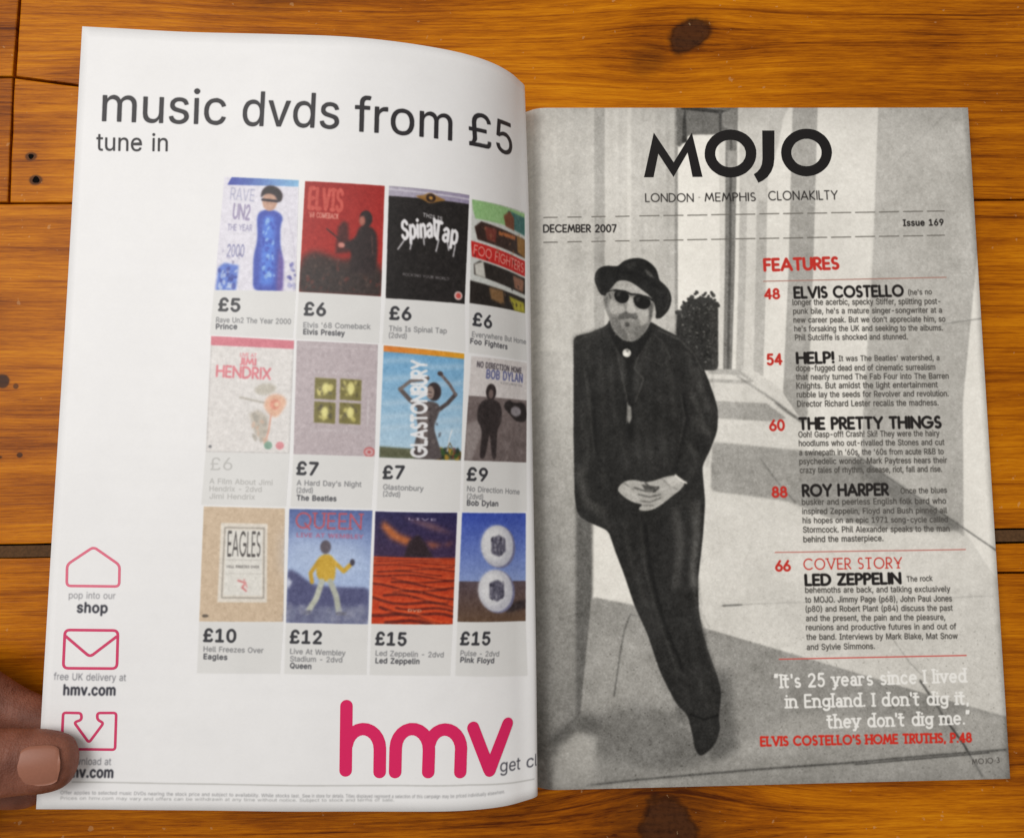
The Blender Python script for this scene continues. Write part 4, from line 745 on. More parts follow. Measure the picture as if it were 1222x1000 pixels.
('P',[(38.9,73.5),(40.1,72),(41.7,71),(43.9,70.3),(46.5,69.9),(48.5,70),(50.7,70.7),(52.6,71.9),(54.3,73.4),(55.7,75.3),(56.4,77.6),(56.8,80.3),(58.4,81.5),(59.9,83),(61.3,85),(62,87.3),(62.1,89.2),(61.7,91.1),(60.7,93.7),(58.9,95.8),(57.5,97.1),(56.2,97.7),(54.4,97.5),(55,95.2),(54.8,93.7),(54.3,90.6),(53.3,88.3),(51.4,86.4),(49.6,85.1),(46.6,82.6),(43.5,80.6),(40.3,80),(37.6,80.5),(35.5,83.2),(33.8,85.1),(31.2,87.4),(29.6,85.5),(28.7,83.2),(27.8,80.9),(27.7,78.6),(28.3,76.3),(29.5,74.8),(31,73.9),(32.5,73.5),(34.4,73.4),(36.3,73.7)],38,0.6,1),
('L',[(39.7,72.9),(38.1,76.4),(37.7,79.4)],0.73,26,0.8,1),
('L',[(40,76.4),(46.8,77.2),(52.4,80.7),(56.4,83.8)],1.45,27,1.5,0.8),
('P',[(50.3,74.9),(52.5,76.1),(54.7,79.2),(53.5,78.8),(51.3,77.6)],84,1.4,1),
('P',[(41.2,72.9),(45.4,71.4),(47.7,73),(43.1,75.3)],58,2.5,1),
('L',[(29.5,75.9),(28.2,79.4),(30,84.4)],0.73,56,1,1),
('L',[(60.5,85.7),(60.8,89.2),(58.8,94.1)],0.73,54,1,1),
('E',(41.3,112.9),2.47,2.47,0,24,0.8,1),
('E',(41.3,113),1.95,1.95,0,205,0.8,1),
('E',(40.9,113.6),1.12,0.75,0,235,0.8,1),
('P',[(40.6,111.4),(42.5,111.4),(41.7,112.9)],120,0.8,1),
('P',[(41.1,135.7),(42.6,137.2),(42.8,141.7),(41.6,144.7),(40.6,142.4)],170,1.2,0.8),
('L',[(41.1,135),(40.5,144.3)],0.36,120,0.6,1),
('P',[(35.2,173),(38.7,169.7),(43.2,169.1),(47.6,170.4),(51.7,169.9),(56.6,168.1),(62.1,167.3),(66,170.7),(63.4,174.1),(60,176.3),(57.4,178.4),(54,180.9),(49.8,182.9),(45,182.8),(44.7,181.5),(47,180.1),(42.9,179.3),(40,177.8),(37.1,175.6)],176,0.8,1),
('L',[(43.1,172.7),(47.9,174.3),(52.3,174.3)],0.65,80,0.7,0.9),
('L',[(44.9,175.7),(49.6,176.9),(54.5,175.8)],0.65,95,0.7,0.9),
('L',[(45.5,178.6),(49.9,179.1),(54.4,177.3)],0.65,110,0.7,0.9),
('L',[(48,170.6),(50.1,172.8),(53.8,172.5)],0.65,70,0.7,0.9),
('L',[(38.7,170.8),(42.7,173.5)],0.65,130,0.7,0.9),
('L',[(55.4,169.2),(59,172.2),(61.9,173.7)],0.65,140,0.7,0.9),
('L',[(47,180.5),(51.4,180.5)],0.65,120,0.7,0.9),
('L',[(51.5,174.7),(53.8,172.9)],0.65,60,0.7,0.9),
('P',[(46.1,171.3),(51.6,172.1),(53,174),(47.9,173.9)],70,1.2,0.85),
('P',[(57.3,168.9),(62.1,167.9),(63.5,170.8),(59,173)],200,1.5,0.8),
('P',[(37.2,173),(41.3,172),(43.4,175.7),(39.7,176.3)],190,2,0.7),
('L',[(61.4,167.5),(63.6,169.7),(66.1,170.9)],0.87,225,0.7,1),
('L',[(5.4,51.1),(11.5,51.1)],0.51,(110,106,100),0,0.9),
('L',[(5.2,62.5),(11.3,62.5)],0.51,(110,106,100),0,0.9),
('L',[(16.2,51),(22.3,51)],0.51,(110,106,100),0,0.9),
('L',[(16,62.4),(22.1,62.3)],0.51,(110,106,100),0,0.9),
('L',[(27.1,50.9),(33.1,50.8)],0.51,(110,106,100),0,0.9),
('L',[(26.8,62.3),(32.9,62.2)],0.51,(110,106,100),0,0.9),
('L',[(37.9,50.8),(44,50.7)],0.51,(110,106,100),0,0.9),
('L',[(37.6,62.1),(43.7,62.1)],0.51,(110,106,100),0,0.9),
('L',[(48.8,50.6),(57.6,50.5)],0.51,(110,106,100),0,0.9),
('L',[(48.5,62),(57.2,61.9)],0.51,(110,106,100),0,0.9),
('L',[(59.7,50.5),(68.5,50.4)],0.51,(110,106,100),0,0.9),
('L',[(59.4,61.9),(68.1,61.8)],0.51,(110,106,100),0,0.9),
('L',[(70.6,50.4),(79.4,50.3)],0.51,(110,106,100),0,0.9),
('L',[(70.2,61.7),(79,61.6)],0.51,(110,106,100),0,0.9),
('L',[(81.5,50.2),(90.3,50.1)],0.51,(110,106,100),0,0.9),
('L',[(81.1,61.6),(89.9,61.5)],0.51,(110,106,100),0,0.9),
('L',[(92.5,50.1),(101.3,50)],0.51,(110,106,100),0,0.9),
('L',[(92.1,61.4),(100.9,61.3)],0.51,(110,106,100),0,0.9),
('L',[(103.5,49.9),(112.3,49.8)],0.51,(110,106,100),0,0.9),
('L',[(103,61.3),(111.8,61.2)],0.51,(110,106,100),0,0.9),
('L',[(114.4,49.8),(123.3,49.7)],0.51,(110,106,100),0,0.9),
('L',[(114,61.2),(122.8,61.1)],0.51,(110,106,100),0,0.9),
('L',[(125.5,49.7),(134.3,49.6)],0.51,(110,106,100),0,0.9),
('L',[(124.9,61),(133.8,60.9)],0.51,(110,106,100),0,0.9),
('L',[(136.5,49.5),(145.4,49.4)],0.51,(110,106,100),0,0.9),
('L',[(135.9,60.9),(144.8,60.8)],0.51,(110,106,100),0,0.9),
('L',[(147.5,49.4),(156.4,49.3)],0.51,(110,106,100),0,0.9),
('L',[(147,60.7),(155.8,60.6)],0.51,(110,106,100),0,0.9),
('L',[(158.6,49.3),(167.5,49.1)],0.51,(110,106,100),0,0.9),
('L',[(158,60.6),(166.9,60.5)],0.51,(110,106,100),0,0.9),
('L',[(169.7,49.1),(178.6,49)],0.51,(110,106,100),0,0.9),
('L',[(169.1,60.5),(178,60.4)],0.51,(110,106,100),0,0.9),
('L',[(180.8,49),(188.7,48.9)],0.51,(110,106,100),0,0.9),
('L',[(180.1,60.3),(188.1,60.2)],0.51,(110,106,100),0,0.9),
('T','DECEMBER 2007',5,57.8,38.2,57.9,3.2,'g.2',(46,43,42),1),
('T','Issue 169',169.3,55.8,187.9,55.6,2.91,'b',(46,43,42),1),
('T','LONDON',51.5,44,73.6,44.1,3.7,'g.13',(46,43,42),1),
('T','MEMPHIS',78.6,43.9,102,43.8,3.7,'g.13',(46,43,42),1),
('T','CLONAKILTY',107.8,43.5,139.8,43.2,4,'g.13',(46,43,42),1),
('T','·',75.6,42.5,76.7,42.6,1.1,'g.3',(120,115,110),1),
('T','FEATURES',104.2,76,139,75.3,5,'g.26',(204,62,54),1),
('L',[(104,81),(187.7,79.7)],0.44,(178,130,118),0,1),
('T','48',104,88.9,111.3,88.8,4.2,'g.24',(204,62,54),1),
('T','ELVIS COSTELLO',117.4,88.6,167.9,88,4.6,'g.26',(46,43,42),1),
('T','54',104,118.8,111.2,118.6,4.4,'g.24',(204,62,54),1),
('T','HELP!',117.2,118.3,134.7,118.1,4.5,'g.26',(46,43,42),1),
('T','60',103.9,148.2,111,148.1,4.3,'g.24',(204,62,54),1),
('T','THE PRETTY THINGS',117.1,147.8,181.7,147.8,4.7,'g.26',(46,43,42),1),
('T','88',103.8,177.6,110.9,177.6,4.2,'g.24',(204,62,54),1),
('T','ROY HARPER',117.3,177.3,156.3,177.3,4.6,'g.26',(46,43,42),1),
('T','66',104,209.7,111,209.7,4.1,'g.24',(204,62,54),1),
('T','COVER STORY',116.6,209.4,160.5,209.4,4.5,'t.12',(204,62,54),1),
('T','LED ZEPPELIN',116.7,216.1,159.8,216,4.3,'g.27',(46,43,42),1),
('L',[(104.3,201.8),(189.1,201.9)],0.44,(200,120,110),0,1),
('L',[(104.2,247.6),(186.6,247.6)],0.51,(214,96,88),0,1),
('T',"(he's no",169.9,87.8,180.7,87.5,2.5,'m',(86,83,79),1),
('T','longer the acerbic, specky Stiffer, splitting post-',116.8,92,184.3,92,2.71,'m',(86,83,79),1),
('T',"punk bile, he's a mature singer-songwriter at a",116.9,96,184.8,96,2.6,'m',(86,83,79),1),
('T',"new career peak. But we don't appreciate him, so",116.9,100,186.1,100.1,2.6,'m',(86,83,79),1),
('T',"he's forsaking the UK and seeking to the albums.",117.1,104,184.7,104.1,2.6,'m',(86,83,79),1),
('T','Phil Sutcliffe is shocked and stunned.',117.3,108,168.4,108,2.6,'m',(86,83,79),1),
('T',"It was The Beatles' watershed, a",136.6,117.6,182.4,117.6,2.5,'m',(86,83,79),1),
('T','dope-fugged dead end of cinematic surrealism',117.1,121.9,180.2,122,2.7,'m',(86,83,79),1),
('T','that nearly turned The Fab Four into The Barren',116.9,125.8,186.1,126,2.6,'m',(86,83,79),1),
('T','Knights. But amidst the light entertainment',116.9,129.8,180.9,129.9,2.7,'m',(86,83,79),1),
('T','rubble lay the seeds for Revolver and revolution.',116.9,133.7,185.6,133.9,2.6,'m',(86,83,79),1),
('T','Director Richard Lester recalls the madness.',116.9,137.9,180.8,138,2.71,'m',(86,83,79),1),
('T','Ooh! Gasp-off! Crash! Ski! They were the hairy',116.9,151.5,180.4,151.7,2.6,'m',(86,83,79),1),
('T','hoodlums who out-rivalled the Stones and cut',116.9,155.4,182.4,155.7,2.6,'m',(86,83,79),1),
('T',"a swinepath in '60s, the '60s from acute R&B to",116.9,159.5,181.8,159.8,2.6,'m',(86,83,79),1),
('T','psychedelic wonder. Mark Paytress hears their',116.8,163.4,183.1,163.7,2.6,'m',(86,83,79),1),
('T','crazy tales of rhythm, disease, riot, fall and rise.',116.8,167.3,180.6,167.6,2.6,'m',(86,83,79),1),
('T','Once the blues',161.5,177,182.3,176.9,2.51,'m',(86,83,79),1),
('T','busker and peerless English folk bard who',117.1,181.3,181.6,181.7,2.6,'m',(86,83,79),1),
('T','inspired Zeppelin, Floyd and Bush pinned all',117.1,185.3,181.8,185.8,2.5,'m',(86,83,79),1),
('T','his hopes on an epic 1971 song-cycle called',117.1,189.3,181.9,189.8,2.5,'m',(86,83,79),1),
('T','Stormcock. Phil Alexander speaks to the man',117.1,193.4,182.4,193.9,2.6,'m',(86,83,79),1),
('T','behind the masterpiece.',117.1,197.6,152.6,197.6,2.6,'m',(86,83,79),1),
('T','The rock',162.1,215.5,173.6,215.3,2.4,'m',(86,83,79),1),
('T','behemoths are back, and talking exclusively',116.9,219.5,181.2,220.1,2.5,'m',(86,83,79),1),
('T','to MOJO. Jimmy Page (p68), John Paul Jones',116.7,223.7,181.7,224.3,2.6,'m',(86,83,79),1),
('T','(p80) and Robert Plant (p84) discuss the past',116.7,227.6,181.8,228.3,2.5,'m',(86,83,79),1),
('T','and the present, the pain and the pleasure,',116.7,231.6,178.2,232.2,2.5,'m',(86,83,79),1),
('T','reunions and productive futures in and out of',116.5,235.5,182.9,236.3,2.5,'m',(86,83,79),1),
('T','the band. Interviews by Mark Blake, Mat Snow',116.5,239.6,183.3,240.4,2.5,'m',(86,83,79),1),
('T','and Sylvie Simmons.',116.5,243.9,146.4,244,2.5,'m',(86,83,79),1),
('T',"“It's 25 years since I lived",101.6,259.5,186.7,258.7,5.2,'s.19',(250,248,243),1),
('T',"in England. I don't dig it,",105.6,268,186.5,268.2,5.1,'s.19',(250,248,243),1),
('T',"they don't dig me.”",123.5,276.9,186.7,276.5,5.1,'s.19',(250,248,243),1),
('T',"ELVIS COSTELLO'S HOME TRUTHS, P.48",94.4,283.7,187,284.1,3.5,'t.26',(222,58,46),1),
('T','MOJO 3',186.4,293.6,198.6,293.1,2.1,'g.14',(90,86,82),1)]
COVER_QUADS=[[(57.69,56.92),(87.2,57.47),(87.86,100.85),(56.2,101.62)],[(89.62,57.72),(120.36,57.45),(120.58,100.97),(89.03,100.96)],[(121.97,57.31),(154.32,57.04),(153.76,101.25),(122.37,101.51)],[(155.49,58.55),(186.26,56.84),(185.97,100.76),(155.8,100.69)],[(56.08,119.41),(88.03,119.89),(88.24,163.57),(56.21,164.14)],[(89,119.85),(120.18,119.69),(120.71,163.39),(89.68,163.67)],[(122.32,119.9),(154.38,121.09),(154.64,163.88),(122.32,163.66)],[(157.36,121.86),(186.91,121.79),(186.19,164.01),(155.88,163.85)],[(56.39,184.77),(87.39,184.51),(88.42,227.91),(56.64,228.6)],[(88.99,184.61),(120.74,184.17),(120.57,228.03),(89.38,228.21)],[(121.74,184.47),(153.81,184.49),(153.22,228.23),(121.83,227.82)],[(155.72,184.48),(185.8,184.93),(185.34,229.08),(155.06,227.38)]]
PANEL_QUADS=[[(56.2,101.62),(87.86,100.85),(87.52,119.1),(55.57,118.94)],[(89.03,100.96),(120.58,100.97),(120.49,119.18),(88.65,119.22)],[(122.37,101.51),(153.76,101.25),(154.71,120.39),(121.78,119.27)],[(155.8,100.69),(185.97,100.76),(186.91,121.08),(156.19,120.61)],[(56.21,164.14),(88.24,163.57),(87.68,183.86),(55.4,184.17)],[(89.68,163.67),(120.71,163.39),(120.23,183.54),(89.43,183.8)],[(122.32,163.66),(154.64,163.88),(154.66,183.99),(122.16,183.81)],[(155.88,163.85),(186.19,164.01),(186.25,184.24),(156.06,183.99)],[(56.64,228.6),(88.42,227.91),(87.88,247.76),(56.64,248.19)],[(89.38,228.21),(120.57,228.03),(120.59,247.51),(89.46,247.73)],[(121.83,227.82),(153.22,228.23),(152.72,248.15),(121.86,247.5)],[(155.06,227.38),(185.34,229.08),(185.85,251.03),(154.71,248.23)]]
SHAPES={'head':[['music',9.61,37.1,57.16,36.36,0],['dvds',63.81,36.52,101.68,36.62,0],['from',107.86,36.99,146.19,36.41,0],['£5',153.75,36.76,177.53,35.37,0]],'tune':[8.01,48.78,35.28,47.83],'logo':[[(113.52,259.5),(113.61,263.63),(113.7,267.76),(113.78,271.88),(113.87,276),(113.96,280.13),(114.04,284.25)],[(114.07,274.58),(114.52,272.65),(115.4,270.94),(116.64,269.58),(118.14,268.68),(119.81,268.3),(121.51,268.47),(123.13,269.18),(124.55,270.36),(125.66,271.95),(126.39,273.82),(126.68,275.84),(126.72,276.8),(126.77,279.49),(126.82,282.17),(126.88,284.85)],[(132.72,284.85),(132.7,282.49),(132.68,280.13),(132.66,277.77),(132.66,275.58),(132.9,273.48),(133.63,271.57),(134.77,270),(136.25,268.9),(137.94,268.35),(139.71,268.4),(141.43,269.05),(142.95,270.24),(144.15,271.87),(144.94,273.82),(145.24,275.93),(145.27,276.89),(145.26,279.57),(145.24,282.24),(145.23,284.9)],[(145.37,274.14),(145.94,272.33),(146.88,270.79),(148.14,269.62),(149.62,268.91),(151.23,268.7),(152.86,269.02),(154.39,269.83),(155.72,271.09),(156.75,272.71),(157.42,274.56),(157.66,276.51),(157.59,277.63),(157.55,280.18),(157.52,282.73),(157.48,285.27)],[(162.25,268.65),(163.34,271.36),(164.43,274.07),(165.52,276.78),(166.61,279.5),(167.7,282.22),(168.78,284.94)],[(169.13,285.62),(170.32,282.77),(171.54,279.93),(172.78,277.1),(174.05,274.26),(175.33,271.41),(176.64,268.57)]],'house':[(14.39,202.57),(14.89,202.27),(15.4,202.12),(15.92,202.11),(16.45,202.23),(16.98,202.51),(24.49,207.31),(24.97,207.68),(25.35,208.11),(25.63,208.6),(25.81,209.14),(25.88,209.75),(26.04,214.67),(25.99,215.24),(25.82,215.69),(25.52,216.01),(25.09,216.21),(24.53,216.29),(8.05,216.62),(7.49,216.57),(7.05,216.39),(6.73,216.08),(6.53,215.64),(6.45,215.08),(6.26,210.18),(6.29,209.57),(6.42,209.02),(6.66,208.52),(7,208.08),(7.44,207.68)],'env':[(6.85,235.09),(6.91,234.41),(7.13,233.88),(7.49,233.49),(8,233.26),(8.67,233.17),(24.61,232.9),(25.28,232.97),(25.81,233.18),(26.19,233.55),(26.42,234.08),(26.51,234.76),(26.71,245.33),(26.64,246.01),(26.43,246.55),(26.06,246.93),(25.55,247.17),(24.88,247.25),(8.84,247.48),(8.18,247.41),(7.66,247.19),(7.29,246.82),(7.06,246.29),(6.98,245.62)],'env2':[(7.26,235.55),(15.38,242.06),(15.87,242.38),(16.35,242.54),(16.83,242.54),(17.31,242.38),(17.78,242.07),(25.97,235.25)],'dl':[(14.62,265.19),(14.5,264.72),(14.27,264.39),(13.92,264.19),(13.46,264.12),(8.95,264.09),(8.5,264.15),(8.17,264.35),(7.98,264.68),(7.92,265.14),(8.03,276.6),(8.1,277.07),(8.29,277.4),(8.62,277.6),(9.07,277.66),(26.46,277.68),(26.92,277.62),(27.24,277.42),(27.44,277.09),(27.49,276.62),(27.3,264.95),(27.22,264.49),(27.02,264.16),(26.69,263.97),(26.23,263.91),(21.38,264),(20.93,264.08),(20.61,264.28),(20.43,264.62),(20.39,265.09),(20.41,265.46),(20.49,265.96),(20.69,266.38),(21,266.73),(21.42,267.01),(21.89,267.25),(22.27,267.52),(22.46,267.83),(22.45,268.19),(22.26,268.6),(18.42,274.32),(18.13,274.64),(17.83,274.75),(17.52,274.64),(17.19,274.32),(12.73,268.46),(12.51,268.07),(12.48,267.74),(12.67,267.46),(13.05,267.26),(13.81,266.98),(14.23,266.76),(14.51,266.45),(14.66,266.05),(14.66,265.57)]}
MASTHEAD={'M':[(51.2,32.7),(56.3,11.7),(65,25.7),(73.8,11.7),(78,32.6),(73.4,32.6),(71.5,21.2),(64.7,32.6),(58.1,21.7),(55.6,32.7)],'O':[[(103.1,21.7),(103.1,19.9),(102.7,18.2),(102,16.5),(101.1,15),(100,13.7),(98.6,12.5),(97,11.6),(95.3,10.9),(93.5,10.5),(91.6,10.3),(89.7,10.5),(87.9,10.9),(86.1,11.6),(84.5,12.5),(83,13.6),(81.8,15),(80.7,16.5),(80,18.1),(79.5,19.9),(79.3,21.6),(79.3,23.4),(79.7,25.1),(80.4,26.7),(81.3,28.2),(82.5,29.6),(83.9,30.7),(85.4,31.7),(87.1,32.3),(88.9,32.8),(90.8,32.9),(92.6,32.8),(94.5,32.4),(96.2,31.7),(97.9,30.8),(99.3,29.6),(100.6,28.3),(101.6,26.8),(102.4,25.2),(102.9,23.4)],[(98.2,21.7),(98.2,20.7),(97.9,19.7),(97.6,18.7),(97,17.9),(96.3,17.1),(95.5,16.4),(94.6,15.9),(93.6,15.5),(92.5,15.3),(91.4,15.2),(90.3,15.3),(89.2,15.5),(88.2,15.9),(87.3,16.4),(86.4,17.1),(85.7,17.8),(85,18.7),(84.6,19.6),(84.3,20.6),(84.2,21.6),(84.2,22.6),(84.5,23.6),(84.8,24.6),(85.4,25.4),(86.1,26.2),(86.9,26.9),(87.8,27.4),(88.8,27.8),(89.9,28),(91,28.1),(92.1,28),(93.1,27.8),(94.2,27.4),(95.1,26.9),(96,26.2),(96.7,25.5),(97.3,24.6),(97.8,23.7),(98.1,22.7)]],'Q':[[(138.1,21.3),(138,19.5),(137.6,17.8),(137,16.2),(136.1,14.7),(135,13.3),(133.6,12.2),(132.1,11.2),(130.4,10.5),(128.6,10.1),(126.8,10),(124.9,10.1),(123.1,10.5),(121.4,11.2),(119.7,12.1),(118.3,13.3),(117,14.6),(116,16.1),(115.2,17.8),(114.7,19.5),(114.5,21.2),(114.6,23),(114.9,24.7),(115.6,26.3),(116.5,27.8),(117.6,29.2),(118.9,30.3),(120.5,31.2),(122.2,31.9),(123.9,32.3),(125.8,32.5),(127.6,32.3),(129.4,31.9),(131.2,31.2),(132.8,30.3),(134.2,29.2),(135.5,27.9),(136.5,26.4),(137.3,24.7),(137.8,23)],[(133.2,21.3),(133.2,20.2),(133,19.3),(132.6,18.3),(132.1,17.4),(131.4,16.7),(130.6,16),(129.7,15.5),(128.7,15.1),(127.6,14.8),(126.6,14.8),(125.5,14.8),(124.4,15.1),(123.3,15.5),(122.4,16),(121.5,16.6),(120.8,17.4),(120.2,18.3),(119.7,19.2),(119.4,20.2),(119.3,21.2),(119.3,22.2),(119.5,23.2),(119.9,24.2),(120.5,25),(121.1,25.8),(121.9,26.5),(122.8,27),(123.8,27.4),(124.9,27.6),(126,27.7),(127.1,27.6),(128.1,27.4),(129.2,27),(130.1,26.5),(131,25.8),(131.7,25.1),(132.3,24.2),(132.8,23.3),(133.1,22.3)]],'J':[(106.2,10.8),(111.9,10.8),(111.3,24.2),(110.8,27.4),(109.7,30.1),(107.8,32.7),(105.6,34.4),(103.5,35.4),(101.5,31.4),(103.1,30.3),(104.5,28.7),(105.4,26.8),(105.8,24.2)]}

# the hand's skeleton: x, y, z, half width, half depth (millimetres)
HAND = {
    'thumb': [(-260.8, -138, 40, 15, 13), (-236.8, -128, 48, 15.5, 12.5), (-214.8, -120.5, 53, 14.2, 11), (-203.8, -119.5, 53.5, 12.6, 10), (-192.8, -119.6, 51.5, 11.8, 9.0), (-184.8, -120, 50.3, 11.4, 8.5), (-179.3, -120.2, 49.6, 10.0, 7.4), (-176, -120.4, 49, 7.6, 5.6), (-174.2, -120.5, 48.7, 3.2, 2.6)],
    'fingers': [
        [(-266.8, -98, 18, 11, 10), (-238.8, -94, 24, 10.6, 10), (-212.8, -108, 24, 10, 9), (-194.8, -114, 25, 9, 8.2), (-180.8, -117, 26, 8, 7.4), (-172.8, -118, 27, 5, 5), (-169.8, -118, 27, 1.5, 1.5)],
        [(-268.8, -118, 14, 11, 10), (-238.8, -118, 16, 10.6, 10), (-210.8, -126, 18, 9.8, 9), (-190.8, -127, 20, 9, 8.2), (-178.8, -127, 22, 8, 7.4), (-171.8, -127, 23, 5, 5), (-169.8, -127, 23, 1.5, 1.5)],
        [(-270.8, -132, 12, 10, 10), (-246.8, -136, 13, 10, 9.6), (-226.8, -139, 15, 9.2, 8.6), (-212.8, -140, 17, 8.4, 8), (-205.8, -140, 18, 7, 7), (-201.8, -140, 18, 4, 4), (-200.3, -140, 18, 1, 1)],
        [(-282.8, -150, 12, 9, 9), (-260.8, -154, 11, 8.8, 8.8), (-246.8, -155, 12, 8, 8), (-238.8, -155, 13, 7, 7), (-233.8, -155, 13, 4, 4), (-232.3, -155, 13, 1, 1)]],
    'palm': [[(-368.8, -162, 58, 28, 22), (-333.8, -152, 44, 30, 21), (-298.8, -142, 28, 38, 18), (-276.8, -130, 22, 40, 14), (-260.8, -126, 19, 36, 11), (-254.8, -126, 19, 30, 8)],
             [(-316.8, -160, 36, 20, 16), (-288.8, -150, 38, 19, 16), (-260.8, -138, 41, 15, 13.5), (-248.8, -132, 44, 14, 12)],
             [(-518.8, -190, 110, 34, 30), (-438.8, -178, 84, 31, 26), (-358.8, -160, 56, 27, 21), (-323.8, -150, 42, 28, 19)]],
    'nail': (-183.4, -119.5, 59.0, 14.4, 14.2, -.02, .20, 13.5),
    'sleeve': [(-393.8, -168, 66, 36, 32), (-400.8, -169, 69, 39, 35), (-438.8, -178, 84, 42, 38), (-518.8, -190, 112, 48, 44), (-638.8, -210, 150, 54, 50)],
}

# ------------------------------------------------------------------ the bent left page as a smooth surface (millimetres)
UN = np.array([0, 20, 40, 60, 80, 100, 118, 133, 145, 155, 164, 172, 179, 185, 190, 196.3, 202.7, 209.6])
WL = 209.6
VN = np.linspace(0, 300, 6)
NODES = np.array(PAGE_NODES).reshape(18, 6, 3)


def spline_matrix(xs):
    n = len(xs)
    h = np.diff(xs)
    A = np.zeros((n, n))
    B = np.zeros((n, n))
    A[0, 0] = A[-1, -1] = 1
    for i in range(1, n - 1):
        A[i, i - 1], A[i, i], A[i, i + 1] = h[i - 1], 2 * (h[i - 1] + h[i]), h[i]
        B[i, i - 1], B[i, i], B[i, i + 1] = 6 / h[i - 1], -6 / h[i - 1] - 6 / h[i], 6 / h[i]
    return np.linalg.solve(A, B)


SMU, SMV = spline_matrix(UN), spline_matrix(VN)


def weights(xs, M, t):
    t = np.asarray(t, float).ravel()
    h = np.diff(xs)
    i = np.clip(np.searchsorted(xs, t) - 1, 0, len(xs) - 2)
    hi = h[i]
    a = (xs[i + 1] - t) / hi
    b = 1 - a
    E = np.eye(len(xs))
    return a[:, None] * E[i] + b[:, None] * E[i + 1] + ((a**3 - a)[:, None] * M[i] + (b**3 - b)[:, None] * M[i + 1]) * (hi**2 / 6)[:, None]


def left_pos(u, v, off=0.0):
    u = np.asarray(u, float).ravel()
    v = np.asarray(v, float).ravel()
    f = lambda a, b: np.einsum('ki,kj,ijc->kc', weights(UN, SMU, a), weights(VN, SMV, b), NODES)
    p = f(u, v)
    # the paper is not perfectly smooth: faint cockles
    du, dv = f(u + 0.5, v) - f(u - 0.5, v), f(u, v + 0.5) - f(u, v - 0.5)
    n = np.cross(dv, du)
    n /= np.linalg.norm(n, axis=1)[:, None]
    ck = 0.22 * np.sin(u * 0.055 + 0.9 * np.sin(v * 0.021)) * np.sin(v * 0.034 + 1.0) + 0.10 * np.sin(u * 0.13 + v * 0.05)
    ck *= np.clip(u / 15, 0, 1) * np.clip((190 - u) / 40, 0, 1)
    return p + n * (off + ck)[:, None]


WR = 202.7
U0 = -5.0
ZR = 6.0


def right_pos(u, v, off=0.0, z=ZR):
    u = np.asarray(u, float).ravel()
    v = np.asarray(v, float).ravel()
    zz = z - 5.4 * (z / ZR) * np.exp(-(np.clip(u - U0, 0, 400) / 6.2)**2.2)
    return np.stack([u, 150 - v, zz + off], 1)


# ------------------------------------------------------------------ print: a small rasteriser that inks the two pages
A62 = {c: i for i, c in enumerate('0123456789ABCDEFGHIJKLMNOPQRSTUVWXYZabcdefghijklmnopqrstuvwxyz')}


def num(s, k):
    return A62[s[k]] * 62 + A62[s[k + 1]] - 80


FONT = {}
for ch, s in GLYPHS.items():
    body = s[2:]
    cs = []
    for part in (body.split('|') if body else []):
        cs.append(np.array([(num(part, k), num(part, k + 2)) for k in range(0, len(part), 4)], float) / 127.0)
    FONT[ch] = (num(s, 0) / 127.0, cs)
FONT[' '] = (0.50, [])
FONT['“'] = FONT['”'] = FONT["'"]
FONT['·'] = FONT['.']


def layout(s, bold=False):
    x, out = 0.0, []
    for ch in s:
        adv, cs = FONT.get(ch, FONT['x'])
        out += [c + (x, 0) for c in cs]
        x += adv + (0.05 if bold else 0)
    return out, x


def arc(cx, cy, rx, ry, a0, a1, n=12):
    t = np.radians(np.linspace(a0, a1, n))
    return [(cx + rx * math.cos(a), cy + ry * math.sin(a)) for a in t]


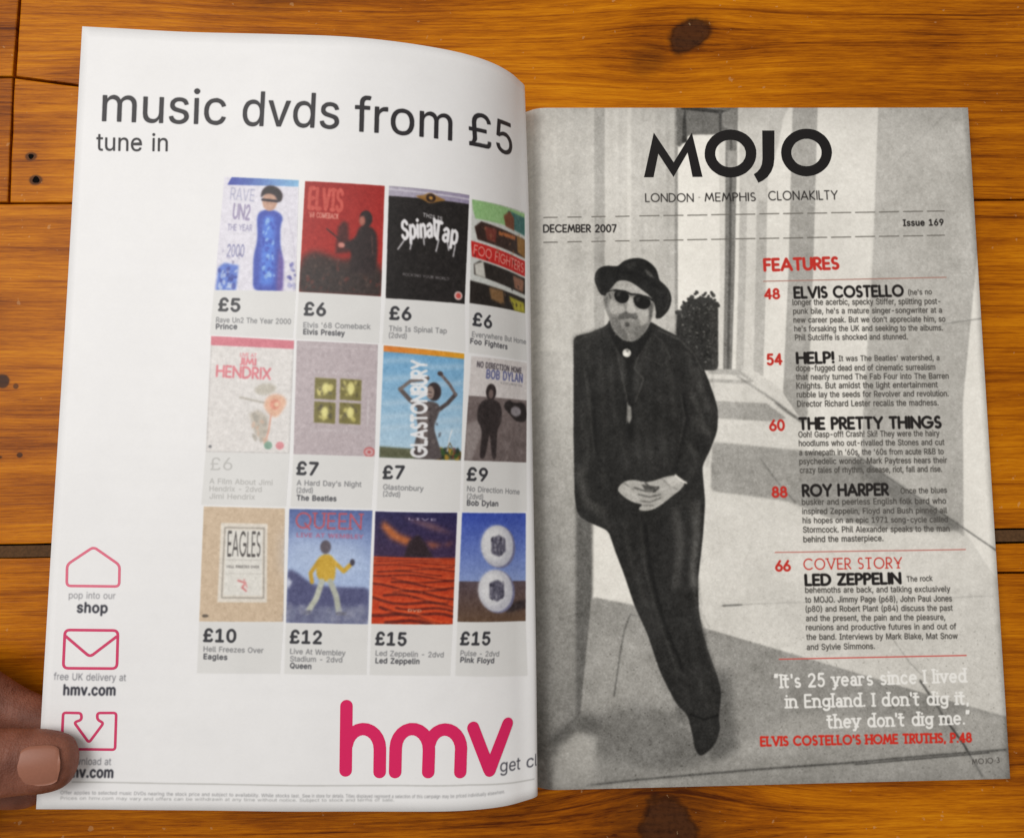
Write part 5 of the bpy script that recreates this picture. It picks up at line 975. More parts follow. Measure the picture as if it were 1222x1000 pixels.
S_ = lambda k, w=1.0: [[(x * w, y * k) for x, y in arc(.26, .74, .22, .26, 45, 270) + arc(.26, .24, .25, .24, 90, -135)]]
STROKE = {
    'A': (.86, [[(0, 0), (.43, 1), (.86, 0)], [(.15, .3), (.71, .3)]]),
    'B': (.55, [[(0, 0), (0, 1), (.28, 1)] + arc(.28, .76, .24, .24, 90, -90) + [(0, .52)], [(.28, .52)] + arc(.29, .26, .26, .26, 90, -90) + [(0, 0)]]),
    'C': (.86, [arc(.5, .5, .5, .5, 48, 312, 18)]),
    'D': (.75, [[(0, 0), (0, 1), (.27, 1)] + arc(.27, .5, .48, .5, 90, -90) + [(0, 0)]]),
    'E': (.5, [[(.5, 1), (0, 1), (0, 0), (.5, 0)], [(0, .5), (.44, .5)]]),
    'F': (.48, [[(.48, 1), (0, 1), (0, 0)], [(0, .5), (.42, .5)]]),
    'G': (.98, [arc(.5, .5, .5, .5, 48, 355, 18) + [(.98, .47), (.58, .47)]]),
    'H': (.7, [[(0, 0), (0, 1)], [(.7, 0), (.7, 1)], [(0, .52), (.7, .52)]]),
    'I': (.02, [[(.01, 0), (.01, 1)]]),
    'J': (.3, [[(.3, 1), (.3, .2)] + arc(.08, .2, .22, .22, 0, -80, 6)]),
    'K': (.62, [[(0, 0), (0, 1)], [(.58, 1), (.02, .48), (.62, 0)]]),
    'L': (.45, [[(0, 1), (0, 0), (.45, 0)]]),
    'M': (.95, [[(0, 0), (.16, 1), (.475, .2), (.79, 1), (.95, 0)]]),
    'N': (.75, [[(0, 0), (0, 1), (.75, 0), (.75, 1)]]),
    'O': (1.0, [arc(.5, .5, .5, .5, 0, 360, 24)]),
    'P': (.52, [[(0, 0), (0, 1), (.25, 1)] + arc(.25, .73, .27, .27, 90, -90) + [(0, .46)]]),
    'R': (.55, [[(0, 0), (0, 1), (.25, 1)] + arc(.25, .73, .27, .27, 90, -90) + [(0, .46)], [(.2, .46), (.55, 0)]]),
    'S': (.52, S_(1)),
    'T': (.6, [[(0, 1), (.6, 1)], [(.3, 1), (.3, 0)]]),
    'U': (.65, [[(0, 1), (0, .33)] + arc(.325, .325, .325, .325, 180, 360) + [(.65, 1)]]),
    'V': (.8, [[(0, 1), (.4, 0), (.8, 1)]]),
    'W': (1.2, [[(0, 1), (.3, 0), (.6, .9), (.9, 0), (1.2, 1)]]),
    'X': (.7, [[(0, 0), (.7, 1)], [(0, 1), (.7, 0)]]),
    'Q': (1.0, [arc(.5, .5, .5, .5, 0, 360, 24), [(.6, .3), (.95, -.08)]]),
    'Y': (.75, [[(0, 1), (.375, .45), (.75, 1)], [(.375, .45), (.375, 0)]]),
    'Z': (.62, [[(0, 1), (.6, 1), (0, 0), (.62, 0)]]),
    '0': (.6, [arc(.3, .5, .3, .5, 0, 360, 20)]),
    '1': (.2, [[(0, .8), (.2, 1), (.2, 0)]]),
    '2': (.55, [arc(.27, .73, .26, .27, 160, -35) + [(0, 0), (.55, 0)]]),
    '3': (.52, [arc(.24, .75, .23, .25, 140, -90) , arc(.24, .25, .27, .25, 90, -140)]),
    '4': (.6, [[(.45, 0), (.45, 1), (0, .28), (.6, .28)]]),
    '5': (.54, [[(.5, 1), (.12, 1), (.07, .56)] + arc(.25, .32, .28, .32, 115, -140)]),
    '6': (.58, [[(.42, 1)] + arc(.29, .29, .29, .29, 150, -210, 20)]),
    '7': (.55, [[(0, 1), (.55, 1), (.18, 0)]]),
    '8': (.56, [arc(.28, .75, .22, .25, 0, 360, 16), arc(.28, .26, .28, .26, 0, 360, 16)]),
    '.': (.05, [[(.02, .02), (.04, .02)]]), ',': (.05, [[(.03, .04), (0, -.14)]]), "'": (.05, [[(.03, 1), (.03, .78)]]),
    '!': (.05, [[(.02, 1), (.02, .34)], [(.02, .02), (.03, .03)]]), '·': (.2, [[(.1, .4), (.12, .4)]]),
    '“': (.25, [[(.03, 1.05), (0, .85)], [(.2, 1.05), (.17, .85)]]), '”': (.25, [[(.03, 1.05), (0, .85)], [(.2, 1.05), (.17, .85)]]),
    'a': (.5, [arc(.24, .45, .2, .22, 150, 0, 8) + [(.44, 0)], arc(.22, .19, .21, .19, 0, 360)]),
    'c': (.5, [arc(.28, .34, .28, .34, 45, 315)]),
    'd': (.58, [arc(.28, .34, .28, .34, 0, 360), [(.56, 0), (.56, 1.05)]]),
    'e': (.55, [[(0, .36), (.55, .36)] + arc(.28, .34, .28, .34, 5, 310, 14)]),
    'g': (.57, [arc(.28, .36, .27, .3, 0, 360), [(.55, .66), (.55, -.05)] + arc(.28, -.05, .27, .22, 0, -150, 8)]),
    'h': (.52, [[(0, 0), (0, 1.05)], arc(.25, .42, .25, .26, 180, 0, 8) + [(.5, 0)]]),
    'i': (.06, [[(.03, 0), (.03, .68)], [(.02, .94), (.04, .94)]]),
    'l': (.06, [[(.03, 0), (.03, 1.05)]]),
    'm': (.92, [[(0, 0), (0, .68)], arc(.23, .43, .23, .25, 180, 0, 8) + [(.46, 0)], arc(.69, .43, .23, .25, 180, 0, 8) + [(.92, 0)]]),
    'n': (.52, [[(0, 0), (0, .68)], arc(.25, .42, .25, .26, 180, 0, 8) + [(.5, 0)]]),
    'o': (.58, [arc(.29, .34, .29, .34, 0, 360, 16)]),
    'r': (.42, [[(0, 0), (0, .68)], arc(.22, .44, .22, .24, 180, 40, 8)]),
    's': (.44, S_(.68, .85)),
    't': (.36, [[(.1, .95), (.1, .2)] + arc(.24, .16, .14, .16, 180, 300, 6), [(-.08, .66), (.36, .66)]]),
    'v': (.54, [[(0, .68), (.27, 0), (.54, .68)]]),
    'y': (.54, [[(0, .68), (.27, .02)], [(.54, .68), (.27, .02), (.14, -.26), (0, -.26)]]),
    'p': (.58, [arc(.29, .34, .28, .34, 0, 360), [(0, .68), (0, -.35)]]), 'f': (.3, [[(.1, 0), (.1, .85)] + arc(.25, .85, .15, .2, 180, 60, 5), [(0, .66), (.3, .66)]]),
}


def thick(pts, w):
    """outline pieces (all counter-clockwise) of a round-ended stroke of width w"""
    out = []
    r = w / 2
    pts = [np.array(p, float) for p in pts]
    for a, b in zip(pts[:-1], pts[1:]):
        d = b - a
        l = np.hypot(*d)
        if l < 1e-6:
            continue
        n = np.array([-d[1], d[0]]) / l * r
        out.append(np.array([a - n, b - n, b + n, a + n]))
    for p in pts:
        t = np.arange(10) * math.pi / 5
        out.append(np.stack([p[0] + r * np.cos(t), p[1] + r * np.sin(t)], 1))
    return out


def layout_stroke(s, w, slab):
    x, out = 0.0, []
    for ch in s:
        if ch == ' ':
            x += .52
            continue
        wd, st = STROKE.get(ch, STROKE['o'])
        for l in st:
            q = [(px + x, py) for px, py in l]
            out += thick(q, w)
            if slab and ch not in ".,'“”!":
                for e, f in ((0, 1), (-1, -2)):
                    if len(q) > 1 and abs(q[e][0] - q[f][0]) < abs(q[e][1] - q[f][1]) * .55 and abs(q[e][1] - q[f][1]) > .25:
                        out += thick([(q[e][0] - .15, q[e][1]), (q[e][0] + .15, q[e][1])], w * .8)
        x += wd + (.28 if slab else .26)
    return out, x


def srgb_lin(c):
    c = np.asarray(c, float) / 255
    return np.where(c <= .04045, c / 12.92, ((c + .055) / 1.055)**2.4)


def blur2(m, s):
    if s <= .3:
        return m
    r = int(math.ceil(s * 2.5))
    k = np.exp(-np.arange(-r, r + 1)**2 / (2 * s * s))
    k /= k.sum()
    p = np.pad(m, r)
    q = sum(k[i] * p[i:i + m.shape[0], :] for i in range(2 * r + 1))
    return sum(k[i] * q[:, i:i + m.shape[1]] for i in range(2 * r + 1))


class Canvas:
    def __init__(self, wmm, hmm, ppm, col, ox=0.0):
        self.p = ppm
        self.ox = ox
        self.w, self.h = int(wmm * ppm), int(hmm * ppm)
        self.a = np.zeros((self.h, self.w, 3), np.float32) + np.array(col, np.float32)

    def mask(self, contours, soft=0.0):
        ss = 3
        cs = [(np.asarray(c, float) - (self.ox, 0)) * self.p for c in contours if len(c) > 2]
        if not cs:
            return None
        al = np.concatenate(cs)
        m = int(soft * self.p * 2.5) + 2
        x0, y0 = np.floor(al.min(0)).astype(int) - m
        x1, y1 = np.ceil(al.max(0)).astype(int) + m
        x0, y0, x1, y1 = max(x0, -m), max(y0, -m), min(x1, self.w + m), min(y1, self.h + m)
        if x1 <= x0 or y1 <= y0:
            return None
        W, H = (x1 - x0) * ss, (y1 - y0) * ss
        a = np.concatenate([(c - (x0, y0)) * ss for c in cs])
        b = np.concatenate([(np.roll(c, -1, 0) - (x0, y0)) * ss for c in cs])
        ya, yb = a[:, 1], b[:, 1]
        lo = np.clip(np.ceil(np.minimum(ya, yb) - .5), 0, H).astype(int)
        hi = np.clip(np.ceil(np.maximum(ya, yb) - .5), 0, H).astype(int)
        n = np.maximum(hi - lo, 0)
        idx = np.repeat(np.arange(len(n)), n)
        if len(idx) == 0:
            return None
        row = np.arange(n.sum()) - np.repeat(np.cumsum(n) - n, n) + lo[idx]
        dy = yb[idx] - ya[idx]
        x = a[idx, 0] + (row + .5 - ya[idx]) / dy * (b[idx, 0] - a[idx, 0])
        colx = np.clip(np.ceil(x - .5), 0, W).astype(int)
        acc = np.zeros((H, W + 1), np.int16)
        np.add.at(acc, (row, colx), np.where(dy > 0, 1, -1))
        m_ = (np.cumsum(acc, 1)[:, :W] != 0).astype(np.float32)
        m_ = m_.reshape(H // ss, ss, W // ss, ss).mean((1, 3))
        if soft > 0:
            m_ = blur2(m_, soft * self.p)
        cx0, cy0, cx1, cy1 = max(x0, 0), max(y0, 0), min(x1, self.w), min(y1, self.h)
        if cx1 <= cx0 or cy1 <= cy0:
            return None
        return m_[cy0 - y0:cy1 - y0, cx0 - x0:cx1 - x0], cx0, cy0, cx1, cy1

    def fill(self, contours, col, soft=0.0, alpha=1.0, tex=None):
        r = self.mask(contours, soft)
        if r is None:
            return
        m, x0, y0, x1, y1 = r
        m = (m * alpha)[..., None]
        c = np.array(col, np.float32)
        if callable(tex):
            yy, xx = np.mgrid[y0:y1, x0:x1] / self.p
            c = tex(xx + self.ox, yy)
        self.a[y0:y1, x0:x1] = self.a[y0:y1, x0:x1] * (1 - m) + c * m

    def grad(self, contours, p0, c0, p1, c1, soft=0.0, alpha=1.0):
        d = np.array(p1, float) - p0
        L2 = (d * d).sum()
        c0, c1 = np.array(c0, float), np.array(c1, float)

        def tex(x, y):
            t = np.clip(((x - p0[0]) * d[0] + (y - p0[1]) * d[1]) / L2, 0, 1)[..., None]
            return c0 + (c1 - c0) * t
        self.fill(contours, None, soft, alpha, tex)

    def text(self, s, u0, v0, u1, v1, h, style, col, alpha=1.0, M=None):
        kind, wt = style[0], float(style[1:] or 0)
        if kind in 'rbm':
            cs, adv = layout(s, kind == 'b')
        else:
            cs, adv = layout_stroke(s, wt, kind in 'st')
        al = np.concatenate(cs)
        xm, xM = al[:, 0].min(), al[:, 0].max()
        e = np.array([u1 - u0, v1 - v0])
        nn = np.array([e[1], -e[0]]) / np.hypot(*e) * h
        org = np.array([u0, v0])
        out = [org + (c[:, :1] - xm) / (xM - xm) * e + c[:, 1:] * nn for c in cs]
        if M:
            out = [M(c) for c in out]
            h = h * M.scale
        if kind in 'bm':
            d = (.05 if kind == 'b' else .028) * h
            out = [c + o for c in out for o in ((-d, 0), (d, 0), (0, d), (0, -d))]
        self.fill(out, col, .05, alpha)

    def image(self, name):
        a = self.a / 255
        a = np.clip(a - .055 * (1 - a)**2, 0, 1)
        im = bpy.data.images.new(name, self.w, self.h)
        px = np.ones((self.h, self.w, 4), np.float32)
        px[..., :3] = a[::-1]
        im.pixels.foreach_set(px.ravel())
        im.update()
        return im


def round_off(pts, cut=1.3):
    """take the hard corners off a drawn outline without changing its long edges"""
    p = np.asarray(pts, float)
    if len(p) < 7:
        return p
    for it in range(2):
        out = []
        n = len(p)
        for i in range(n):
            for q in (p[i - 1], p[(i + 1) % n]):
                d = q - p[i]
                l = max(np.hypot(*d), 1e-6)
                out.append(p[i] + d * min(.27, cut / (it + 1) / l))
        p = np.array(out)
    return p


def ink(c):
    """a bare number is a warm grey of the monochrome photograph"""
    return (c, c * .985, c * .95) if isinstance(c, (int, float)) else c


def run_print(cv, ops):
    for o in ops:
        k = o[0]
        if k == 'E':
            cv.fill([ell(o[1][0], o[1][1], o[2], o[3], o[4], 16)], ink(o[5]), o[6] / 2.75 * .55, o[7])
        elif k == 'P':
            cv.fill([round_off(o[1])], ink(o[2]), o[3] / 2.75 * .55, o[4])
        elif k == 'G':
            cv.grad([o[1]], o[2], ink(o[3]), o[4], ink(o[5]), o[6] / 2.75 * .5)
        elif k == 'L':
            cv.fill(thick(o[1], o[2]), ink(o[3]), o[4] / 2.75 * .8, o[5])
        else:
            cv.text(o[1], o[2], o[3], o[4], o[5], o[6], o[7], ink(o[8]), o[9])


rng = np.random.default_rng(4)


def soft_noise(h, w, cell):
    gh, gw = int(h / cell) + 3, int(w / cell) + 3
    g = rng.standard_normal((gh, gw)).astype(np.float32)
    y = np.linspace(0, gh - 2.001, h)
    x = np.linspace(0, gw - 2.001, w)
    yi, xi = y.astype(int), x.astype(int)
    fy, fx = (y - yi)[:, None], (x - xi)[None]
    fy, fx = fy * fy * (3 - 2 * fy), fx * fx * (3 - 2 * fx)
    return g[yi][:, xi] * (1 - fy) * (1 - fx) + g[yi + 1][:, xi] * fy * (1 - fx) + g[yi][:, xi + 1] * (1 - fy) * fx + g[yi + 1][:, xi + 1] * fy * fx


class Quad:
    """bilinear map from the unit square (x right, y down) into a quad on the page"""
    def __init__(self, q):
        self.q = np.array(q, float)
        self.scale = float(np.hypot(*(self.q[3] - self.q[0])))

    def __call__(self, c):
        c = np.asarray(c, float)
        x, y = c[:, :1], c[:, 1:]
        q = self.q
        return q[0] * (1 - x) * (1 - y) + q[1] * x * (1 - y) + q[2] * x * y + q[3] * (1 - x) * y


def ell(cx, cy, rx, ry, ang=0, n=22):
    t = np.arange(n) * 2 * math.pi / n
    x, y = rx * np.cos(t), ry * np.sin(t)
    return [(cx + a * math.cos(ang) - b * math.sin(ang), cy + a * math.sin(ang) + b * math.cos(ang)) for a, b in zip(x, y)]


FULL = [(0, 0), (1, 0), (1, 1), (0, 1)]


def paint_covers(cv):
    rs = random.Random(8)
    Q = [Quad(q) for q in COVER_QUADS]

    class D:
        def __init__(s, M):
            s.M = M

        def f(s, pts, col, soft=.25, al=1.0):
            cv.fill([round_off(s.M(pts)) if len(pts) < 20 else s.M(pts)], col, soft, al)

        def ln(s, pts, w, col, soft=.15, al=1.0):
            cv.fill([c for c in thick(s.M(pts), w)], col, soft, al)

        def g(s, pts, c0, c1, p0=(.5, 0), p1=(.5, 1), soft=.1, al=1.0):
            a, b = s.M([p0])[0], s.M([p1])[0]
            cv.grad([s.M(pts)], a, c0, b, c1, soft, al)

        def t(s, txt, x0, y0, x1, y1, h, st, col, al=1.0):
            cv.text(txt, x0, y0, x1, y1, h, st, col, al, s.M)

        def specks(s, n, box, cols, r0, r1, soft=.15, al=.7):
            for _ in range(n):
                s.f(ell(rs.uniform(box[0], box[2]), rs.uniform(box[1], box[3]), rs.uniform(r0, r1), rs.uniform(r0, r1), rs.uniform(0, 3), 7), rs.choice(cols), soft, al)
    d = [D(q) for q in Q]
    before = cv.a.copy()
    # 1: white cover, a singer in a long blue coat
    c = d[0]
    c.f(FULL, (226, 223, 233), 0)
    c.g([(0.1, 0), (1, 0), (1, .06), (.05, .07)], (62, 70, 160), (140, 190, 226), (0, 0), (1, 0))
    c.t("RAVE", .1, .2, .42, .21, .11, 'r', (176, 176, 200)); c.t("UN2", .15, .36, .38, .37, .12, 'g.22', (160, 150, 180))
    c.t("THE YEAR", .1, .47, .42, .47, .05, 'g.2', (160, 156, 184)); c.t("2000", .12, .7, .34, .7, .1, 'g.16', (140, 140, 176))
    c.f([(.03, .8), (.1, .76), (.28, .78), (.27, 1), (.02, 1)], (96, 124, 206), .4); c.specks(26, (.04, .8, .26, .99), [(200, 212, 236), (60, 70, 150)], .01, .035)
    c.f([(.47, .33), (.54, .28), (.72, .28), (.82, .34), (.78, .42), (.79, .6), (.83, .72), (.83, 1), (.48, 1), (.46, .7), (.5, .55)], (68, 86, 178), .3)
    c.f([(.56, .34), (.7, .34), (.72, .6), (.72, .95), (.56, .95)], (88, 130, 222), .7); c.specks(34, (.55, .36, .73, .9), [(160, 196, 240), (60, 80, 180)], .01, .03)
    c.f([(.77, .6), (.84, .74), (.84, 1), (.76, 1)], (110, 90, 160), .5)
    c.f(ell(.63, .2, .1, .09), (196, 156, 136), .2); c.f([(.5, .19), (.52, .09), (.64, .05), (.78, .1), (.8, .18), (.74, .22), (.7, .14), (.56, .13)], (44, 32, 36), .25)
    c.ln([(.53, .19), (.73, .2)], .9, (40, 30, 40)); c.ln([(.86, .3), (.94, .5), (.98, .7)], .3, (205, 200, 214)); c.specks(18, (.9, .75, .99, .99), [(90, 90, 160), (180, 180, 214)], .01, .03)
    c.specks(16, (.05, .6, .3, .76), [(120, 116, 150), (190, 186, 206)], .006, .02)
    # 2: red cover, a crowd in the dark and one figure
    c = d[1]
    c.g(FULL, (160, 34, 28), (176, 44, 32)); c.f([(0, .7), (.15, .62), (.35, .66), (.5, .7), (.7, .66), (.85, .7), (1, .72), (1, 1), (0, 1)], (62, 46, 42), 1.2)
    c.f([(0, .78), (1, .78), (1, 1), (0, 1)], (58, 46, 43), .8)
    c.specks(110, (.02, .68, .98, .98), [(40, 32, 30), (96, 78, 70), (78, 56, 50), (120, 60, 50)], .008, .03, .15, .5)
    c.t("ELVIS", .06, .25, .48, .26, .2, 'b', (206, 92, 80), .9); c.t("'68 COMEBACK", .07, .325, .44, .33, .05, 'b', (214, 140, 128))
    c.f([(.44, .4), (.5, .34), (.56, .36), (.58, .5), (.6, .62), (.42, .64)], (78, 32, 30), .5)
    c.f([(.66, .5), (.7, .38), (.8, .36), (.92, .42), (.94, .6), (.92, .8), (.6, .8), (.62, .6), (.5, .58), (.48, .54)], (48, 34, 34), .4)
    c.f(ell(.78, .31, .08, .075), (44, 30, 30), .2); c.f(ell(.735, .33, .04, .045), (176, 110, 96), .3); c.f(ell(.49, .56, .045, .025), (206, 140, 128), .25)
    c.ln([(.3, .42), (.48, .52)], .5, (60, 30, 28)); c.ln([(.86, .46), (.88, .62)], .5, (84, 62, 58))
    # 3: black cover with white jagged lettering
    c = d[2]
    c.f(FULL, (40, 36, 35), 0); c.g([(0, 0), (1, 0), (1, .085), (0, .09)], (176, 170, 184), (150, 140, 166), (0, 0), (1, 0)); c.ln([(0, .03), (1, .04)], .5, (214, 210, 220))
    c.f([(.3, .07), (.42, .06), (.5, .02), (.6, .06), (.72, .08), (.6, .1), (.5, .13), (.42, .1)], (150, 110, 60), .15); c.f(ell(.51, .075, .06, .04), (60, 44, 34), .1); c.f(ell(.51, .075, .025, .015), (190, 140, 70), .1)
    c.t("THIS IS", .42, .25, .66, .27, .035, 'b', (190, 188, 190)); c.t("Spinal", .18, .47, .6, .42, .17, 'b', (236, 234, 236)); c.t("Tap", .56, .44, .86, .47, .17, 'b', (236, 234, 236))
    for x0, y0, x1, y1 in ((.2, .48, .13, .56), (.3, .45, .28, .55), (.63, .44, .6, .55), (.84, .48, .82, .58), (.44, .44, .45, .5), (.74, .46, .76, .53)):
        c.ln([(x0, y0), (x1, y1)], .55, (214, 212, 216))
    c.t("ROCKING YOUR WORLD", .2, .79, .78, .8, .025, 'r', (170, 166, 170)); c.f(ell(.91, .93, .055, .04), (216, 190, 186), .1); c.f(ell(.91, .93, .035, .025), (200, 90, 84), .1)
    # 4: torn coloured strips
    c = d[3]
    c.f(FULL, (206, 208, 204), 0)
    c.f([(0, 0), (1, .02), (1, .2), (.06, .18), (.02, .1)], (150, 192, 132), .2); c.f([(.62, .04), (1, .06), (1, .24), (.66, .2)], (64, 112, 108), .3); c.f([(.54, .1), (.66, .04), (.76, .1), (.76, .22), (.58, .2)], (120, 74, 50), .3)
    c.f([(.05, .26), (.15, .2), (1, .28), (1, .46), (.1, .38)], (58, 40, 34), .2); c.f([(.2, .24), (.42, .25), (.4, .38), (.25, .37)], (120, 60, 50), .4); c.f([(.82, .26), (1, .28), (1, .46), (.84, .42)], (150, 110, 60), .4); c.f([(.45, .26), (.8, .27), (.78, .31), (.45, .3)], (180, 110, 66), .3)
    c.f([(.0, .4), (1, .49), (1, .64), (.02, .55)], (198, 44, 40), .12); c.t("FOO FIGHTERS", .04, .52, .97, .605, .085, 'g.16', (232, 158, 148))
    c.f([(.05, .62), (.14, .58), (1, .66), (1, .82), (.06, .72)], (44, 38, 34), .2); c.f([(.06, .62), (.2, .58), (.24, .74), (.08, .72)], (206, 204, 196), .3); c.f([(.74, .66), (.98, .68), (.96, .8), (.78, .78)], (150, 108, 88), .4)
    c.f([(0, .78), (1, .86), (1, 1), (0, 1)], (42, 36, 32), .2); c.f([(.3, .82), (.55, .83), (.58, .97), (.34, .93)], (136, 104, 70), .4); c.f([(.66, .87), (.98, .9), (1, 1), (.78, 1)], (176, 168, 62), .4)
    c.specks(30, (.05, .24, .95, .98), [(30, 26, 26), (150, 110, 80), (90, 60, 50)], .01, .03, .15, .5)
    # 5: white cover, pink band, a guitar
    c = d[4]
    c.f(FULL, (226, 222, 219), 0); c.f([(0, 0), (1, 0), (1, .075), (0, .08)], (214, 128, 140), .05)
    c.ln([(.01, .08), (.01, .995), (.99, .995), (.99, .08)], .4, (200, 197, 195))
    c.t("LIVE AT", .36, .165, .56, .165, .03, 'g.24', (226, 150, 156)); c.t("JIMI", .36, .235, .56, .235, .055, 'g.26', (224, 140, 148)); c.t("HENDRIX", .08, .345, .74, .35, .09, 'g.22', (222, 134, 142))
    c.f(ell(.68, .44, .13, .05, -.1), (196, 190, 178), .4); c.ln([(.38, .52), (.68, .56)], .7, (186, 180, 170), .2)
    c.f([(.66, .56), (.74, .48), (.88, .48), (.95, .54), (.9, .62), (.82, .7), (.7, .64)], (230, 186, 160), .4); c.f(ell(.8, .57, .06, .045), (222, 150, 130), .3); c.f(ell(.82, .57, .03, .02), (236, 200, 170), .2)
    c.f([(.5, .66), (.6, .62), (.72, .68), (.74, .8), (.68, .9), (.58, .84)], (194, 186, 174), .5); c.ln([(.76, .66), (.74, .8), (.7, .92)], .6, (226, 170, 150)); c.specks(14, (.54, .66, .74, .9), [(216, 186, 166), (176, 170, 160)], .01, .04)
    c.f(ell(.74, .93, .05, .035), (136, 168, 150), .1); c.f(ell(.88, .93, .05, .035), (222, 150, 156), .1); c.f(ell(.05, .95, .02, .012), (120, 120, 124), .1)
    # 6: mauve cover, four small pictures
    c = d[5]
    c.f(FULL, (190, 178, 181), 0); c.ln([(.03, .05), (.97, .05)], .3, (204, 194, 196))
    for x, y in ((.24, .32), (.55, .32), (.24, .53), (.55, .53)):
        c.f([(x, y), (x + .26, y + .005), (x + .26, y + .19), (x, y + .185)], (130, 122, 74), .15)
        for _ in range(14):
            c.f(ell(x + rs.uniform(.03, .22), y + rs.uniform(.03, .16), rs.uniform(.015, .04), rs.uniform(.012, .035), rs.uniform(0, 3), 7), rs.choice([(224, 214, 140), (206, 196, 120), (96, 88, 66), (90, 84, 70)]), .25, .7)
        c.f(ell(x + .13, y + .09, .05, .05, 0, 6), (232, 224, 150), .4)
    c.ln([(.9, .5), (.9, .72)], .5, (210, 202, 204), .2); c.t("THE MOVIE", .2, .28, .8, .285, .025, 'r', (206, 198, 200)); c.t("DELUXE EDITION", .2, .79, .8, .795, .025, 'r', (206, 198, 200))
    c.f(ell(.93, .96, .07, .045), (196, 112, 112), .1); c.f(ell(.93, .96, .05, .03), (206, 170, 172), .1); c.f(ell(.93, .96, .02, .014), (190, 90, 90), .1)
    # 7: blue sky, dancer with raised arms, lettering running up
    c = d[6]
    c.g(FULL, (112, 166, 206), (186, 210, 226)); c.g([(0, 0), (1, 0), (1, .05), (0, .055)], (220, 130, 60), (224, 160, 40), (0, 0), (1, 0))
    for y in (.14, .3, .52, .64, .74):
        c.ln([(.02, y), (.3, y - .03), (.6, y + .02), (.98, y - .02)], 1.6, (206, 222, 234), .8, .5)
    c.f([(0, .9), (.4, .91), (.7, .89), (1, .92), (1, 1), (0, 1)], (96, 98, 74), .3); c.specks(50, (.68, .9, .99, .99), [(60, 90, 50), (176, 140, 60), (110, 60, 50), (40, 50, 40)], .012, .04, .2, .8)
    G_ = (92, 84, 84)
    c.f([(.44, .52), (.5, .47), (.66, .47), (.72, .52), (.68, .62), (.64, .7), (.68, .8), (.74, .92), (.76, 1), (.4, 1), (.42, .84), (.46, .72), (.42, .62)], G_, .2)
    c.f([(.5, .5), (.58, .5), (.56, .8), (.5, .9), (.46, .74)], (128, 116, 112), .5, .7)
    c.ln([(.46, .53), (.34, .47), (.22, .38)], 1.7, (104, 94, 92), .15); c.ln([(.22, .38), (.34, .3), (.54, .27)], 1.3, (124, 112, 108), .15)
    c.ln([(.7, .54), (.8, .48), (.9, .39)], 1.6, (84, 76, 76), .15); c.ln([(.9, .39), (.82, .3), (.7, .21)], 1.2, (118, 106, 104), .15)
    c.f(ell(.63, .38, .09, .085), (60, 50, 50), .2); c.f(ell(.585, .39, .05, .06), (156, 138, 130), .15); c.f(ell(.7, .21, .035, .022), (80, 70, 70), .1); c.f(ell(.54, .26, .03, .02), (110, 98, 94), .1)
    c.ln([(.55, .385), (.6, .39)], .35, (60, 50, 50), .1); c.ln([(.57, .42), (.6, .42)], .3, (90, 60, 60), .1); c.specks(18, (.44, .5, .72, .98), [(60, 52, 54), (130, 120, 118)], .01, .03, .15, .5)
    c.ln([(.82, .92), (.84, .8), (.87, .72)], .4, (230, 230, 232), .1); c.ln([(.8, .92), (.85, .84), (.9, .92)], .4, (120, 110, 90), .1)
    c.t("GLASTONBURY", .56, .985, .52, .1, .17, 'g.27', (238, 238, 240), .95)
    # 8: pale sky, dark figure on a road
    c = d[7]
    c.f(FULL, (216, 210, 208), 0); c.g([(0, .38), (1, .38), (1, 1), (0, 1)], (136, 124, 122), (112, 100, 98))
    c.f([(0, .45), (.3, .45), (.3, 1), (0, 1)], (118, 106, 104), .5); c.f([(0, .66), (.2, .58), (.3, .62), (.1, 1), (0, 1)], (150, 140, 138), .5)
    c.f([(.55, .46), (.66, .38), (.74, .42), (.96, .4), (1, .48), (1, .6), (.8, .6), (.7, .54)], (48, 42, 42), .25); c.f(ell(.8, .5, .1, .05), (150, 144, 148), .3)
    c.t("NO DIRECTION HOME", .1, .1, .9, .115, .055, 'b', (92, 86, 92)); c.t("BOB DYLAN", .26, .2, .92, .205, .085, 'b', (112, 116, 158)); c.t("A DOCUMENTARY", .5, .24, .92, .25, .02, 'r', (120, 116, 120))
    K_ = (56, 48, 48)
    c.f(ell(.35, .33, .085, .08), K_, .2); c.f(ell(.35, .35, .04, .045), (120, 104, 100), .25); c.f([(.16, .46), (.26, .4), (.44, .4), (.54, .46), (.55, .62), (.48, .68), (.48, .98), (.42, .98), (.36, .72), (.3, .98), (.22, .98), (.24, .7), (.14, .6)], K_, .25)
    c.specks(24, (.5, .6, .98, .98), [(140, 128, 126), (98, 88, 86)], .02, .06, .4, .4)
    # 9: tan cover with a cream label
    c = d[8]
    c.f(FULL, (208, 186, 160), 0); c.f([(.22, .14), (.79, .14), (.8, .83), (.21, .83)], (226, 218, 206), .1); c.ln([(.27, .18), (.75, .18), (.76, .79), (.26, .79), (.27, .18)], .5, (160, 154, 146))
    c.f([(.29, .2), (.73, .2), (.735, .77), (.28, .77)], (226, 223, 216), .05); c.t("EAGLES", .31, .42, .71, .42, .2, 'g.13', (92, 88, 86)); c.ln([(.3, .46), (.73, .46)], .25, (180, 176, 170))
    c.t("HELL FREEZES OVER", .31, .53, .7, .53, .022, 'b', (120, 116, 114)); c.ln([(.3, .58), (.73, .58)], .2, (196, 192, 186)); c.ln([(.45, .64), (.54, .66), (.5, .7), (.55, .73)], .7, (208, 130, 130)); c.ln([(.52, .63), (.56, .7)], .5, (214, 150, 150)); c.f(ell(.07, .95, .04, .014), (110, 100, 90), .1)
    # 10: blue stage, figure in a yellow jacket
    c = d[9]
